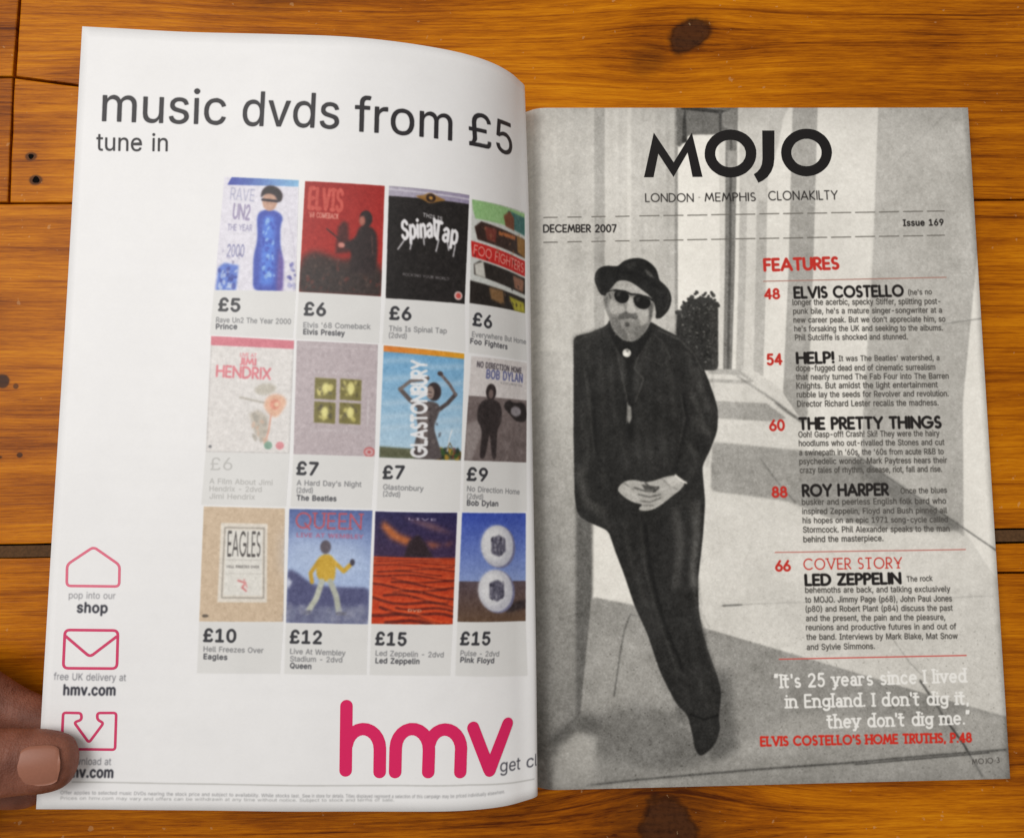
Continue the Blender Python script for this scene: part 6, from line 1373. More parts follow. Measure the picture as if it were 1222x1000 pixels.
    c.g(FULL, (92, 108, 160), (168, 186, 220), (.5, 0), (.5, .5)); c.f([(0, .22), (.4, .26), (.9, .3), (.9, .55), (0, .55)], (184, 200, 228), 3.0, .8)
    c.f([(0, .52), (.12, .56), (.3, .66), (.6, .68), (1, .68), (1, 1), (0, 1)], (88, 90, 126), .5); c.f([(0, .86), (1, .84), (1, 1), (0, 1)], (122, 126, 152), 1.0); c.f([(0, .6), (.06, .64), (.02, .7), (0, .7)], (216, 222, 236), .5)
    c.t("QUEEN", .08, .165, .9, .165, .13, 't.12', (190, 92, 104)); c.t("LIVE AT WEMBLEY", .1, .245, .9, .25, .035, 'b', (178, 110, 140))
    c.f([(.36, .42), (.48, .38), (.58, .44), (.58, .6), (.54, .64), (.36, .62), (.34, .5)], (206, 168, 66), .25); c.ln([(.56, .46), (.68, .54), (.76, .48)], 1.6, (206, 166, 64), .2); c.f(ell(.78, .46, .03, .03), (70, 66, 80), .2); c.ln([(.37, .46), (.28, .56), (.3, .64)], 1.5, (196, 156, 60), .2)
    c.f(ell(.45, .33, .065, .06), (100, 92, 100), .25); c.ln([(.42, .63), (.36, .78), (.26, .9)], 2.2, (188, 190, 176), .25); c.ln([(.52, .63), (.6, .76), (.64, .9)], 2.2, (178, 180, 168), .25); c.ln([(.2, .91), (.28, .9)], 1.3, (110, 110, 124)); c.ln([(.62, .91), (.72, .91)], 1.3, (110, 110, 124))
    c.specks(30, (0, .86, 1, .99), [(150, 152, 172), (96, 98, 128)], .02, .06, .3, .4)
    # 11: dusk sky over red sand
    c = d[10]
    c.g(FULL, (46, 42, 84), (66, 48, 78), (.5, 0), (.5, .4)); c.f([(.1, .08), (.3, .2), (.46, .24), (.4, .3), (.2, .24), (.08, .14)], (190, 110, 62), .8); c.f([(.3, .04), (.7, .1), (.98, .2), (.7, .16)], (120, 90, 100), .8)
    c.f([(.6, .26), (.9, .3), (.98, .26), (.7, .32)], (170, 100, 70), .8); c.f([(.36, .4), (.42, .26), (.52, .2), (.6, .26), (.72, .4)], (52, 38, 44), .4); c.t("LIVE", .4, .07, .74, .075, .02, 'b', (170, 160, 180))
    c.g([(0, .4), (1, .41), (1, 1), (0, 1)], (170, 72, 40), (196, 66, 30))
    for k in range(17):
        t = k / 16
        y = .425 + .56 * t**1.35
        ph = rs.uniform(0, 6)
        amp = .006 + .022 * t
        xa = rs.uniform(0, .3) if k % 3 else 0
        xb = rs.uniform(.7, 1) if k % 2 else 1
        pts = [(x, y + amp * math.sin(x * 7 + ph) + (x - .4) * .10 * t) for x in np.linspace(xa, xb, 9)]
        c.ln(pts, .2 + 1.0 * t, (92, 34, 26), .12, .8)
        c.ln([(x, q - .012 - .02 * t) for x, q in pts], .15 + .6 * t, (222, 96, 50), .2, .6)
    c.specks(30, (0, .42, 1, .98), [(140, 56, 34), (206, 92, 50)], .006, .02, .15, .4)
    c.t("DVD", .44, .885, .6, .89, .022, 'b', (226, 190, 170))
    # 12: blue sky, pale rounded boulders
    c = d[11]
    c.g(FULL, (62, 84, 176), (140, 158, 206), (.5, 0), (.5, .62)); c.g([(0, .63), (1, .63), (1, 1), (0, 1)], (92, 78, 84), (104, 80, 62), (.5, .63), (.5, 1)); c.f([(.66, .84), (1, .8), (1, .88), (.7, .92)], (56, 46, 48), .6)
    for cx, cy, rx, ry in ((.54, .305, .26, .195), (.53, .715, .27, .195)):
        c.f(ell(cx + .03, cy + .01, rx, ry, .1, 30), (120, 120, 150), .25)
        c.f(ell(cx, cy, rx * .97, ry * .98, .1, 30), (198, 198, 206), .3)
        c.f(ell(cx - .05, cy - .02, rx * .74, ry * .78, .1, 24), (228, 228, 230), .9, .9)
        c.f([(cx - .1, cy - .07), (cx + .02, cy - .1), (cx + .12, cy - .06), (cx + .13, cy + .05), (cx + .03, cy + .1), (cx - .09, cy + .07)], (96, 94, 110), .3)
        c.specks(30, (cx - .09, cy - .08, cx + .11, cy + .08), [(150, 148, 160), (66, 64, 78), (120, 118, 132)], .008, .025, .12, .7)
    keep = np.zeros(cv.a.shape[:2], np.float32)
    for M in Q:
        m, x0, y0, x1, y1 = cv.mask([M(FULL)])
        keep[y0:y1, x0:x1] = np.maximum(keep[y0:y1, x0:x1], m)
    for ch in range(3):
        soft = blur2(np.pad(cv.a[..., ch], 6, 'edge'), .8)[6:-6, 6:-6]
        cv.a[..., ch] = soft * keep + before[..., ch] * (1 - keep)
    # dot gain and tone variation inside every picture
    for M in Q:
        r = cv.mask([M(FULL)])
        m, x0, y0, x1, y1 = r
        n = soft_noise(y1 - y0, x1 - x0, 2.2) * 5 + soft_noise(y1 - y0, x1 - x0, 7) * 4
        cv.a[y0:y1, x0:x1] += (m * n)[..., None]


PPM = 6
# left page
lp = Canvas(WL, 300, PPM, (238, 237, 237))
for q in PANEL_QUADS:
    lp.fill([q], (224, 223, 221), .1)
n = soft_noise(lp.h, lp.w, 90) * .9 + soft_noise(lp.h, lp.w, 20) * .5 + soft_noise(lp.h, lp.w, 3) * .7
# the reverse side shows through very faintly as text blocks and a tint
n2 = np.zeros((lp.h, lp.w), np.float32)
for j in range(0, 290, 4):
    for i0 in (14, 72):
        if rng.random() < .8:
            n2[(j + 6) * PPM:(j + 8) * PPM, i0 * PPM:int(i0 + 40 + rng.random() * 14) * PPM] = 1
lp.a += (n - blur2(n2, 7) * 1.6)[..., None]
run_print(lp, LEFT_PRINT)
for w in SHAPES['head']:
    for d in (-.06, 0, .06):
        lp.text(w[0], w[1] + d, w[2] - abs(d), w[3] + d, w[4] - abs(d), 13.6, 'r', (52, 50, 53))
lp.text("tune in", *SHAPES['tune'], 6.9, 'r', (56, 54, 57))
paint_covers(lp)
lp.a = lp.a * 1.0
for ch in range(3):
    lp.a[..., ch] = blur2(np.pad(lp.a[..., ch], 6, 'edge'), 1.15)[6:-6, 6:-6]
IM_L = lp.image("left_print")
# right page
rp_ = Canvas(WR - U0, 300, PPM, (214, 211, 203), U0)
split = next(i for i, o in enumerate(RIGHT_PRINT) if o[0] == 'T')
first_text = next(i for i, o in enumerate(RIGHT_PRINT) if o[0] == 'L' and o[3] == (110, 106, 100))
run_print(rp_, RIGHT_PRINT[:first_text])
H_, W_ = rp_.h, rp_.w
tone = rp_.a.mean(2) / 255
grain = soft_noise(H_, W_, 1.6) * 5.0 + soft_noise(H_, W_, 4.5) * 3.6 + soft_noise(H_, W_, 11) * 2.8 + soft_noise(H_, W_, 30) * 2.4 + soft_noise(H_, W_, 110) * 3.5
streak = soft_noise(H_, W_, 9) * 0
grain *= (.35 + 1.1 * np.sin(np.clip(tone, 0, 1) * math.pi))
vv, uu = np.mgrid[0:H_, 0:W_] / PPM
uu = uu + U0
floor_m = 1 / (1 + np.exp(-(vv - 228) / 6)) * 1 / (1 + np.exp(-(uu - 22) / 3))
pits = soft_noise(H_, W_, 3.2)
grain += floor_m * (np.clip(pits - 1.1, 0, 2) * -30) * (tone > .3)
flute = np.sin(uu * 1.15 + soft_noise(H_, W_, 200) * .4) * 1.6 * (uu < 62) * (vv < 160)
for ch in range(3):
    rp_.a[..., ch] = blur2(np.pad(rp_.a[..., ch], 8, 'edge'), 1.25)[8:-8, 8:-8]
rp_.a = rp_.a * 1.075 + (grain + flute)[..., None]
run_print(rp_, RIGHT_PRINT[first_text:])
for ch in range(3):
    rp_.a[..., ch] = blur2(np.pad(rp_.a[..., ch], 6, 'edge'), 1.0)[6:-6, 6:-6]
IM_R = rp_.image("right_print")


# ------------------------------------------------------------------ materials
def new_mat(name):
    m = bpy.data.materials.new(name)
    m.use_nodes = True
    nt = m.node_tree
    return m, nt, nt.nodes["Principled BSDF"]


def lin4(c):
    return tuple(float(x) for x in srgb_lin(c)) + (1.0,)


def flat_mat(name, c, rough=.4, spec=.4, noise_amt=.04):
    m, nt, b = new_mat(name)
    tc = nt.nodes.new('ShaderNodeTexCoord')
    nz = nt.nodes.new('ShaderNodeTexNoise')
    nz.inputs['Scale'].default_value = 900
    nz.inputs['Detail'].default_value = 3
    hs = nt.nodes.new('ShaderNodeHueSaturation')
    mr = nt.nodes.new('ShaderNodeMapRange')
    mr.inputs['To Min'].default_value = 1 - noise_amt * 2
    mr.inputs['To Max'].default_value = 1 + noise_amt * 2
    nt.links.new(tc.outputs['Object'], nz.inputs['Vector'])
    nt.links.new(nz.outputs['Fac'], mr.inputs['Value'])
    nt.links.new(mr.outputs['Result'], hs.inputs['Value'])
    hs.inputs['Color'].default_value = lin4(c)
    nt.links.new(hs.outputs['Color'], b.inputs['Base Color'])
    b.inputs['Roughness'].default_value = rough
    b.inputs['Specular IOR Level'].default_value = spec
    return m


def print_mat(name, im, rough, spec):
    m, nt, b = new_mat(name)
    t = nt.nodes.new('ShaderNodeTexImage')
    t.image = im
    t.extension = 'EXTEND'
    uvn = nt.nodes.new('ShaderNodeUVMap')
    uvn.uv_map = 'UVMap'
    nt.links.new(uvn.outputs['UV'], t.inputs['Vector'])
    nt.links.new(t.outputs['Color'], b.inputs['Base Color'])
    b.inputs['Roughness'].default_value = rough
    b.inputs['Specular IOR Level'].default_value = spec
    nz = nt.nodes.new('ShaderNodeTexNoise')
    nz.inputs['Scale'].default_value = 60
    nz.inputs['Detail'].default_value = 3
    tc = nt.nodes.new('ShaderNodeTexCoord')
    bp = nt.nodes.new('ShaderNodeBump')
    bp.inputs['Strength'].default_value = .12
    bp.inputs['Distance'].default_value = .0006
    nt.links.new(tc.outputs['Object'], nz.inputs['Vector'])
    nt.links.new(nz.outputs['Fac'], bp.inputs['Height'])
    nt.links.new(bp.outputs['Normal'], b.inputs['Normal'])
    return m


M_LEFT = print_mat("coated_paper_ad", IM_L, .42, .35)
M_RIGHT = print_mat("coated_paper_photo", IM_R, .42, .2)
M_PAPER = flat_mat("plain_paper", (236, 230, 214), .6, .3, .02)
M_EDGE = flat_mat("cut_paper_edge", (226, 214, 188), .7, .2, .05)
M_INK = flat_mat("black_ink", (44, 41, 44), .45, .3, .05)
M_INK2 = flat_mat("masthead_ink", (28, 25, 25), .5, .2, .08)
M_PINK = flat_mat("magenta_ink", (220, 32, 96), .45, .3, .02)
M_PINK2 = flat_mat("rose_ink", (212, 62, 106), .45, .3, .04)
M_PINK3 = flat_mat("pale_rose_ink", (226, 112, 136), .45, .3, .04)


# ------------------------------------------------------------------ mesh helpers
def mesh_obj(name, verts, faces, mats, parent=None, uvs=None, mat_ix=None, smooth=True):
    me = bpy.data.meshes.new(name)
    me.from_pydata([tuple(map(float, v)) for v in verts], [], [tuple(map(int, f)) for f in faces])
    for m in (mats if isinstance(mats, (list, tuple)) else [mats]):
        me.materials.append(m)
    if mat_ix is not None:
        me.polygons.foreach_set('material_index', np.asarray(mat_ix, np.int32))
    if uvs is not None:
        ul = me.uv_layers.new(name='UVMap')
        li = np.zeros(len(me.loops), np.int32)
        me.loops.foreach_get('vertex_index', li)
        ul.data.foreach_set('uv', np.asarray(uvs, np.float32)[li].ravel())
    me.polygons.foreach_set('use_smooth', np.full(len(me.polygons), smooth))
    me.update()
    o = bpy.data.objects.new(name, me)
    COL.objects.link(o)
    if parent:
        o.parent = parent
    return o


def tag(o, label=None, cat=None, group=None, kind=None):
    for k, v in (('label', label), ('category', cat), ('group', group), ('kind', kind)):
        if v:
            o[k] = v
    return o


def sheet(name, pos, w, h, nv, thick_mm, mats, parent, us):
    """a sheet of paper with a printed top, a plain back and cut edges"""
    u0 = us[0]
    nu = len(us) - 1
    vs = np.linspace(0, h, nv + 1)
    U, V = np.meshgrid(us, vs, indexing='ij')
    top = pos(U, V, 0.0)
    bot = pos(U, V, -thick_mm)
    n = len(top)
    verts = np.concatenate([top, bot]) * MM
    uv = np.stack([(U.ravel() - u0) / (us[-1] - u0), 1 - V.ravel() / h], 1)
    uv = np.concatenate([uv, uv])
    I = lambda i, j: i * (nv + 1) + j
    faces, mi = [], []
    for i in range(nu):
        for j in range(nv):
            faces.append((I(i, j), I(i, j + 1), I(i + 1, j + 1), I(i + 1, j)))
            mi.append(0)
            faces.append((n + I(i, j), n + I(i + 1, j), n + I(i + 1, j + 1), n + I(i, j + 1)))
            mi.append(1)
    for j in range(nv):
        faces.append((I(0, j), n + I(0, j), n + I(0, j + 1), I(0, j + 1)))
        faces.append((I(nu, j), I(nu, j + 1), n + I(nu, j + 1), n + I(nu, j)))
        mi += [2, 2]
    for i in range(nu):
        faces.append((I(i, 0), I(i + 1, 0), n + I(i + 1, 0), n + I(i, 0)))
        faces.append((I(i, nv), n + I(i, nv), n + I(i + 1, nv), I(i + 1, nv)))
        mi += [2, 2]
    return mesh_obj(name, verts, faces, mats, parent, uv, mi)


def patch(name, quad, pos, off, mat, parent, W, H, nu=16, nv=16):
    M = Quad(quad)
    g = [(a / nu, b / nv) for a in range(nu + 1) for b in range(nv + 1)]
    q = M(g)
    v = pos(q[:, 0], q[:, 1], off) * MM
    uv = np.stack([q[:, 0] / W, 1 - q[:, 1] / H], 1)
    I = lambda i, j: i * (nv + 1) + j
    f = [(I(i, j), I(i, j + 1), I(i + 1, j + 1), I(i + 1, j)) for i in range(nu) for j in range(nv)]
    return mesh_obj(name, v, f, mat, parent, uv)


def ink_polys(name, contours, pos, off, mat, parent):
    """flat ink areas filled from letter outlines (page millimetres), then laid on the bent paper"""
    bm = bmesh.new()
    for glyph in contours:
        if len(glyph) == 1:
            pts = [Vector((float(x), float(y), 0)) for x, y in glyph[0]]
            bv = [bm.verts.new(p) for p in pts]
            tris, area = [], 0.0
            for t in tessellate_polygon([pts]):
                a, c, d = (pts[i] for i in t)
                w = abs((c - a).cross(d - a).z) / 2
                if w > 5e-8:
                    tris.append(t)
                    area += w
            want = abs(sum(pts[i - 1].x * pts[i].y - pts[i - 1].y * pts[i].x for i in range(len(pts)))) / 2
            if abs(area - want) < .015 * want:
                for t in tris:
                    try:
                        bm.faces.new([bv[i] for i in t])
                    except ValueError:
                        pass
                continue
            for q in bv:
                bm.verts.remove(q)
        cu = bpy.data.curves.new("outline", 'CURVE')
        cu.dimensions = '2D'
        cu.fill_mode = 'BOTH'
        for c in glyph:
            sp = cu.splines.new('POLY')
            sp.points.add(len(c) - 1)
            sp.points.foreach_set('co', np.concatenate([np.asarray(c, float), np.zeros((len(c), 1)), np.ones((len(c), 1))], 1).ravel())
            sp.use_cyclic_u = True
        tmp = bpy.data.objects.new("outline", cu)
        me = tmp.to_mesh()
        bm.from_mesh(me)
        tmp.to_mesh_clear()
        bpy.data.objects.remove(tmp)
        bpy.data.curves.remove(cu)
    bmesh.ops.remove_doubles(bm, verts=bm.verts, dist=1e-4)
    bmesh.ops.triangulate(bm, faces=[f for f in bm.faces if len(f.verts) > 3])
    for _ in range(3):
        ed = [e for e in bm.edges if e.calc_length() > 2.0]
        if not ed:
            break
        bmesh.ops.subdivide_edges(bm, edges=ed, cuts=1)
        bmesh.ops.triangulate(bm, faces=[f for f in bm.faces if len(f.verts) > 3])
    bm.verts.ensure_lookup_table()
    bm.verts.index_update()
    co_ = np.array([(v.co.x, v.co.y) for v in bm.verts])
    faces = [[v.index for v in f.verts] for f in bm.faces]
    bm.free()
    P = pos(co_[:, 0], co_[:, 1], off) * MM
    out = []
    for f in faces:
        a, b, c = P[f[0]], P[f[1]], P[f[2]]
        out.append(f if np.cross(b - a, c - a)[2] > 0 else f[::-1])
    return mesh_obj(name, P, out, mat, parent)


def stroke_outline(pts, w, closed=False):
    p = np.array(pts, float)
    n = len(p)
    d = np.zeros_like(p)
    if closed:
        d = np.roll(p, -1, 0) - np.roll(p, 1, 0)
    else:
        d[1:-1] = p[2:] - p[:-2]
        d[0], d[-1] = p[1] - p[0], p[-1] - p[-2]
    d /= np.linalg.norm(d, axis=1)[:, None]
    nn = np.stack([-d[:, 1], d[:, 0]], 1) * w / 2
    return p + nn, p - nn, d


def ink_strokes(name, strokes, w, pos, off, mat, parent, closed=()):
    V, F = [], []
    for si, s in enumerate(strokes):
        s = [np.array(q, float) for q in s]
        s2 = []
        for i in range(len(s) if si in closed else len(s) - 1):
            a, b = s[i], s[(i + 1) % len(s)]
            k = max(1, int(math.ceil(np.hypot(*(b - a)) / 1.5)))
            s2 += [a + (b - a) * q / k for q in range(k)]
        s = s2 + ([] if si in closed else [s[-1]])
        a, b, d = stroke_outline(s, w, si in closed)
        n = len(s)
        base = len(V)
        o_ = off + .03 * si
        V += [(x, y, o_) for x, y in a] + [(x, y, o_) for x, y in b]
        for i in range(n if si in closed else n - 1):
            j = (i + 1) % n
            F.append((base + i, base + j, base + n + j, base + n + i))
        if si not in closed:
            for e, sg in ((0, -1), (n - 1, 1)):
                c = np.array(s[e], float)
                t0 = d[e] * sg
                nv = (a[e] - c)
                k = len(V)
                m = 10
                for q in range(1, m):
                    an = math.pi * q / m
                    x = c + nv * math.cos(an) + t0 * (w / 2) * math.sin(an)
                    V.append((x[0], x[1], o_))
                F.append([base + e] + list(range(k, k + m - 1)) + [base + n + e])
    V = np.array(V)
    P = pos(V[:, 0], V[:, 1], V[:, 2]) * MM
    out = []
    for f in F:
        a, b, c = P[f[0]], P[f[len(f) // 3]], P[f[2 * len(f) // 3]]
        out.append(f if np.cross(b - a, c - a)[2] > 0 else f[::-1])
    return mesh_obj(name, P, out, mat, parent)


# ------------------------------------------------------------------ the magazine
mag = bpy.data.objects.new("magazine", None)
COL.objects.link(mag)
tag(mag, "open music magazine with advert page on the left and black and white contents page", "magazine")

warp = np.concatenate([np.linspace(0, 130, 40), np.linspace(130, WL, 75)[1:]])
leftp = sheet("left_page", left_pos, WL, 300, 70, .28, [M_LEFT, M_PAPER, M_EDGE], mag, warp)
leftp['label'] = "white advert page of film covers lifted and bent away from the spine"
CN = ["white picture of a singer in a blue coat", "red picture with a dark crowd", "black picture with white jagged lettering", "picture of torn green, red and dark strips",
      "white picture with pink band and guitar", "mauve picture with four small squares", "blue sky picture with dancer and upright lettering", "grey picture of a dark standing figure",
      "tan picture with cream label", "blue picture of a figure in a yellow jacket", "picture of red sand under a dusk sky", "blue picture with two pale boulders"]
for q, pq, nm in zip(COVER_QUADS, PANEL_QUADS, CN):
    patch("price_panel", pq, left_pos, .02, M_LEFT, leftp, WL, 300, 12, 6)
    patch("cover_picture", q, left_pos, .03, M_LEFT, leftp, WL, 300, 16, 14)['label'] = nm


def words(items, h):
    out = []
    for s, u0, v0, u1, v1 in items:
        cs, _ = layout(s)
        al = np.concatenate(cs)
        xm, xM = al[:, 0].min(), al[:, 0].max()
        e = np.array([u1 - u0, v1 - v0])
        nn = np.array([e[1], -e[0]]) / np.hypot(*e) * h
        x = 0.0
        for ch in s:
            adv, gc = FONT[ch]
            if gc:
                out.append([np.array([u0, v0]) + (c[:, :1] + x - xm) / (xM - xm) * e + c[:, 1:] * nn for c in gc])
            x += adv
    return out


ink_polys("headline", words([w[:5] for w in SHAPES['head']], 13.6), left_pos, .05, M_INK, leftp)
tl = SHAPES['tune']
ink_polys("tagline", words([("tune in", tl[0], tl[1], tl[2], tl[3])], 6.9), left_pos, .05, M_INK, leftp)
ink_strokes("logo", SHAPES['logo'], 4.75, left_pos, .05, M_PINK, leftp)
ink_strokes("house_icon", [SHAPES['house']], 1.0, left_pos, .05, M_PINK3, leftp, closed=(0,))
ink_strokes("envelope_icon", [SHAPES['env'], SHAPES['env2']], 1.05, left_pos, .05, M_PINK2, leftp, closed=(0,))
ink_strokes("download_icon", [SHAPES['dl']], 1.0, left_pos, .05, M_PINK2, leftp, closed=(0,))

warp = np.concatenate([np.linspace(U0, 25, 50), np.linspace(25, WR, 60)[1:]])
rightp = sheet("right_page", right_pos, WR, 300, 12, .1, [M_RIGHT, M_PAPER, M_EDGE], mag, warp)
rightp['label'] = "contents page with a black and white photograph of a man in hat and dark suit"
ink_polys("masthead", [[MASTHEAD['M']], [MASTHEAD['J']], MASTHEAD['O'], MASTHEAD['Q']], right_pos, .06, M_INK2, rightp)
# the rest of the issue under the right page, sheet on sheet
rs = random.Random(5)
NS = 16
for k in range(NS):
    z = .45 + (ZR - .35 - .45) * k / (NS - 1)
    wd = WR - rs.uniform(0.1, .9)
    dx, dy = .25, rs.uniform(-.18, .18)
    us = np.array([-5, -4, -3, -2, -1, 0, 1, 2, 3.5, 5, 7, 10, 20, 60, 120, wd])
    sheet("inner_page", lambda u, v, off, z=z, dy=dy: right_pos(u, v, off, z) + np.array([.25, dy, 0]), wd, 299.6, 2, .26, [M_PAPER, M_PAPER, M_EDGE], mag, us)
sheet("back_cover", lambda u, v, off: np.stack([np.ravel(u) - .3, 150 - np.ravel(v), np.full(np.size(u), .18 + off)], 1), WR, 300, 2, .16, [M_PAPER, M_PAPER, M_EDGE], mag, np.linspace(U0, WR, 6))
# spine: a narrow folded strip
pts = [(-8.0, .1), (-8.1, 1.0), (-7.8, 1.5), (-6.4, 1.3), (-5.4, .9), (-5.35, .1)]
vv_, ff_ = [], []
for x, z in pts:
    vv_ += [(x * MM, .1499, z * MM), (x * MM, -.1499, z * MM)]
for i in range(len(pts)):
    j = (i + 1) % len(pts)
    ff_.append((2 * i, 2 * i + 1, 2 * j + 1, 2 * j))
ff_ += [tuple(2 * i for i in range(len(pts))), tuple(2 * i + 1 for i in reversed(range(len(pts))))]
mesh_obj("spine", vv_, ff_, M_PAPER, mag, smooth=False)


# ------------------------------------------------------------------ wooden floor
def wood_material():
    m, nt, b = new_mat("varnished_pine")
    N, Lk = nt.nodes, nt.links

    def mth(op, a, b_=None, c=None):
        n = N.new('ShaderNodeMath')
        n.operation = op
        for i, v in enumerate((a, b_, c)):
            if v is None:
                continue
            if isinstance(v, (int, float)):
                n.inputs[i].default_value = v
            else:
                Lk.new(v, n.inputs[i])
        return n.outputs[0]
    geo = N.new('ShaderNodeNewGeometry')
    sep = N.new('ShaderNodeSeparateXYZ')
    Lk.new(geo.outputs['Position'], sep.inputs[0])
    X, Y = sep.outputs[0], sep.outputs[1]
    oi = N.new('ShaderNodeObjectInfo')
    # knots: centre x, y, radius x, y (m), angle, push
    knots = [(.0760, .1880, .0115, .0070, .6, 1.2, .93), (-.2258, .1302, .0026, .002, 0, .3, .75), (-.2232, .1193, .003, .0024, 0, .3, .8), (.055, -.172, .013, .018, .2, 1.2, .92), (-.103, .214, .030, .010, .3, .9, .35), (.056, .176, .009, .007, .5, .8, .32), (.053, -.172, .026, .026, .2, .7, .42),
             (-.2346, .0280, .003, .003, 0, .5, 1.0), (-.226, -.0047, .0013, .0011, 0, .4, .8), (-.2288, .0257, .0012, .0012, 0, .3, .7), (-.240, .0605, .0018, .0014, 0, .3, .8), (-.2365, -.0055, .003, .0008, 0, .3, .8),
             (.33, .02, .012, .009, .3, 1.0, .8), (-.33, .13, .010, .008, .3, 1.0, .8), (-.02, -.30, .012, .01, .3, 1.0, .8), (.28, -.11, .008, .006, 0, 1, .8)]
    wx, wy = X, Y
    dark = None
    halo = None
    push = None
    fz = N.new('ShaderNodeTexNoise')
    fz.inputs['Scale'].default_value = 150
    fz.inputs['Detail'].default_value = 4
    Lk.new(geo.outputs['Position'], fz.inputs['Vector'])
    fuzz = mth('ADD', .45, mth('MULTIPLY', fz.outputs['Fac'], 1.1))
    for cx, cy, rx, ry, an, am, dk in knots:
        dx, dy = mth('SUBTRACT', X, cx), mth('SUBTRACT', Y, cy)
        ca, sa = math.cos(an), math.sin(an)
        ex = mth('DIVIDE', mth('ADD', mth('MULTIPLY', dx, ca), mth('MULTIPLY', dy, sa)), rx)
        ey = mth('DIVIDE', mth('SUBTRACT', mth('MULTIPLY', dy, ca), mth('MULTIPLY', dx, sa)), ry)
        d2 = mth('MULTIPLY', mth('ADD', mth('MULTIPLY', ex, ex), mth('MULTIPLY', ey, ey)), fuzz)
        core = mth('MULTIPLY', mth('DIVIDE', 1.0, mth('ADD', 1.0, mth('POWER', d2, 3.0 if dk < .6 else 8.0))), dk)
        hx = mth('DIVIDE', dx, rx * 3.4)
        hy = mth('DIVIDE', dy, ry * 2.1)
        hal = mth('MULTIPLY', mth('EXPONENT', mth('MULTIPLY', mth('ADD', mth('MULTIPLY', hx, hx), mth('MULTIPLY', hy, hy)), -1.0)), am)
        pu = mth('MULTIPLY', mth('MULTIPLY', dy, hal), -.42)
        dark = core if dark is None else mth('MAXIMUM', dark, core)
        halo = hal if halo is None else mth('MAXIMUM', halo, hal)
        push = pu if push is None else mth('ADD', push, pu)
    # slow wander of the grain
    cmb0 = N.new('ShaderNodeCombineXYZ')
    Lk.new(mth('MULTIPLY', X, 4.5), cmb0.inputs[0])
    Lk.new(mth('MULTIPLY', Y, 9.0), cmb0.inputs[1])
    Lk.new(mth('MULTIPLY', oi.outputs['Random'], 37.0), cmb0.inputs[2])
    nz0 = N.new('ShaderNodeTexNoise')
    nz0.inputs['Scale'].default_value = 1.0
    nz0.inputs['Detail'].default_value = 2
    Lk.new(cmb0.outputs[0], nz0.inputs['Vector'])
    Yw = mth('ADD', mth('ADD', Y, push), mth('MULTIPLY', mth('SUBTRACT', nz0.outputs['Fac'], .5), .011))

    def grain(sx, sy, detail, off, rough=.55):
        c = N.new('ShaderNodeCombineXYZ')
        Lk.new(mth('MULTIPLY', X, sx), c.inputs[0])
        Lk.new(mth('MULTIPLY', Yw, sy), c.inputs[1])
        Lk.new(mth('ADD', mth('MULTIPLY', oi.outputs['Random'], 91.0), off), c.inputs[2])
        n = N.new('ShaderNodeTexNoise')
        n.inputs['Scale'].default_value = 1.0
        n.inputs['Detail'].default_value = detail
        n.inputs['Roughness'].default_value = rough
        Lk.new(c.outputs[0], n.inputs['Vector'])
        return n.outputs['Fac']
    g1 = grain(3.2, 85, 3, 0)
    g2 = grain(13, 430, 4, 5, .6)
    g3 = grain(70, 1350, 4, 9, .7)
    g4 = grain(7.0, 16, 3, 13)
    rings = mth('SINE', mth('ADD', mth('MULTIPLY', Yw, 620.0), mth('MULTIPLY', g1, 14.0)))
    v = mth('ADD', mth('MULTIPLY', g1, .30), mth('ADD', .05, mth('MULTIPLY', g2, .40)))
    v = mth('ADD', v, mth('ADD', .10, mth('MULTIPLY', mth('SUBTRACT', g3, .5), .62)))
    v = mth('ADD', v, mth('MULTIPLY', mth('SUBTRACT', g4, .5), .85))
    v = mth('ADD', v, mth('MULTIPLY', mth('MULTIPLY', rings, g4), .05))
    v = mth('SUBTRACT', v, mth('MULTIPLY', halo, .20))
    v = mth('SUBTRACT', v, mth('MULTIPLY', mth('GREATER_THAN', g3, .70), .05))
    pores = grain(150, 3400, 2, 21, .7)
    v = mth('SUBTRACT', v, mth('MULTIPLY', mth('MAXIMUM', mth('SUBTRACT', pores, .60), 0.0), 1.1))
    streak = grain(5, 700, 2, 31, .5)
    v = mth('SUBTRACT', v, mth('MULTIPLY', mth('MAXIMUM', mth('SUBTRACT', streak, .58), 0.0), 1.0))
    ramp = N.new('ShaderNodeValToRGB')
    cr = ramp.color_ramp
    cr.elements[0].position = .16
    cr.elements[0].color = (.10, .018, .0004, 1)
    cr.elements[1].position = .84
    cr.elements[1].color = (.80, .315, .006, 1)
    e = cr.elements.new(.38)
    e.color = (.335, .086, .0008, 1)
    e = cr.elements.new(.56)
    e.color = (.54, .166, .0014, 1)
    Lk.new(v, ramp.inputs[0])
    mx = N.new('ShaderNodeMix')
    mx.data_type = 'RGBA'
    Lk.new(mth('MINIMUM', mth('MULTIPLY', dark, mth('ADD', .72, mth('MULTIPLY', g2, .5))), 1.0), mx.inputs['Factor'])
    Lk.new(ramp.outputs[0], mx.inputs['A'])
    kr = N.new('ShaderNodeValToRGB')
    kr.color_ramp.elements[0].color = (.012, .005, .003, 1)
    kr.color_ramp.elements[0].position = .35
    kr.color_ramp.elements[1].color = (.055, .020, .008, 1)
    kr.color_ramp.elements[1].position = .7
    kn = N.new('ShaderNodeTexNoise')
    kn.inputs['Scale'].default_value = 420
    kn.inputs['Detail'].default_value = 3
    Lk.new(geo.outputs['Position'], kn.inputs['Vector'])
    Lk.new(mth('ADD', mth('MULTIPLY', mth('SUBTRACT', dark, .72), 3.2), mth('MULTIPLY', mth('SUBTRACT', kn.outputs['Fac'], .5), .9)), kr.inputs[0])
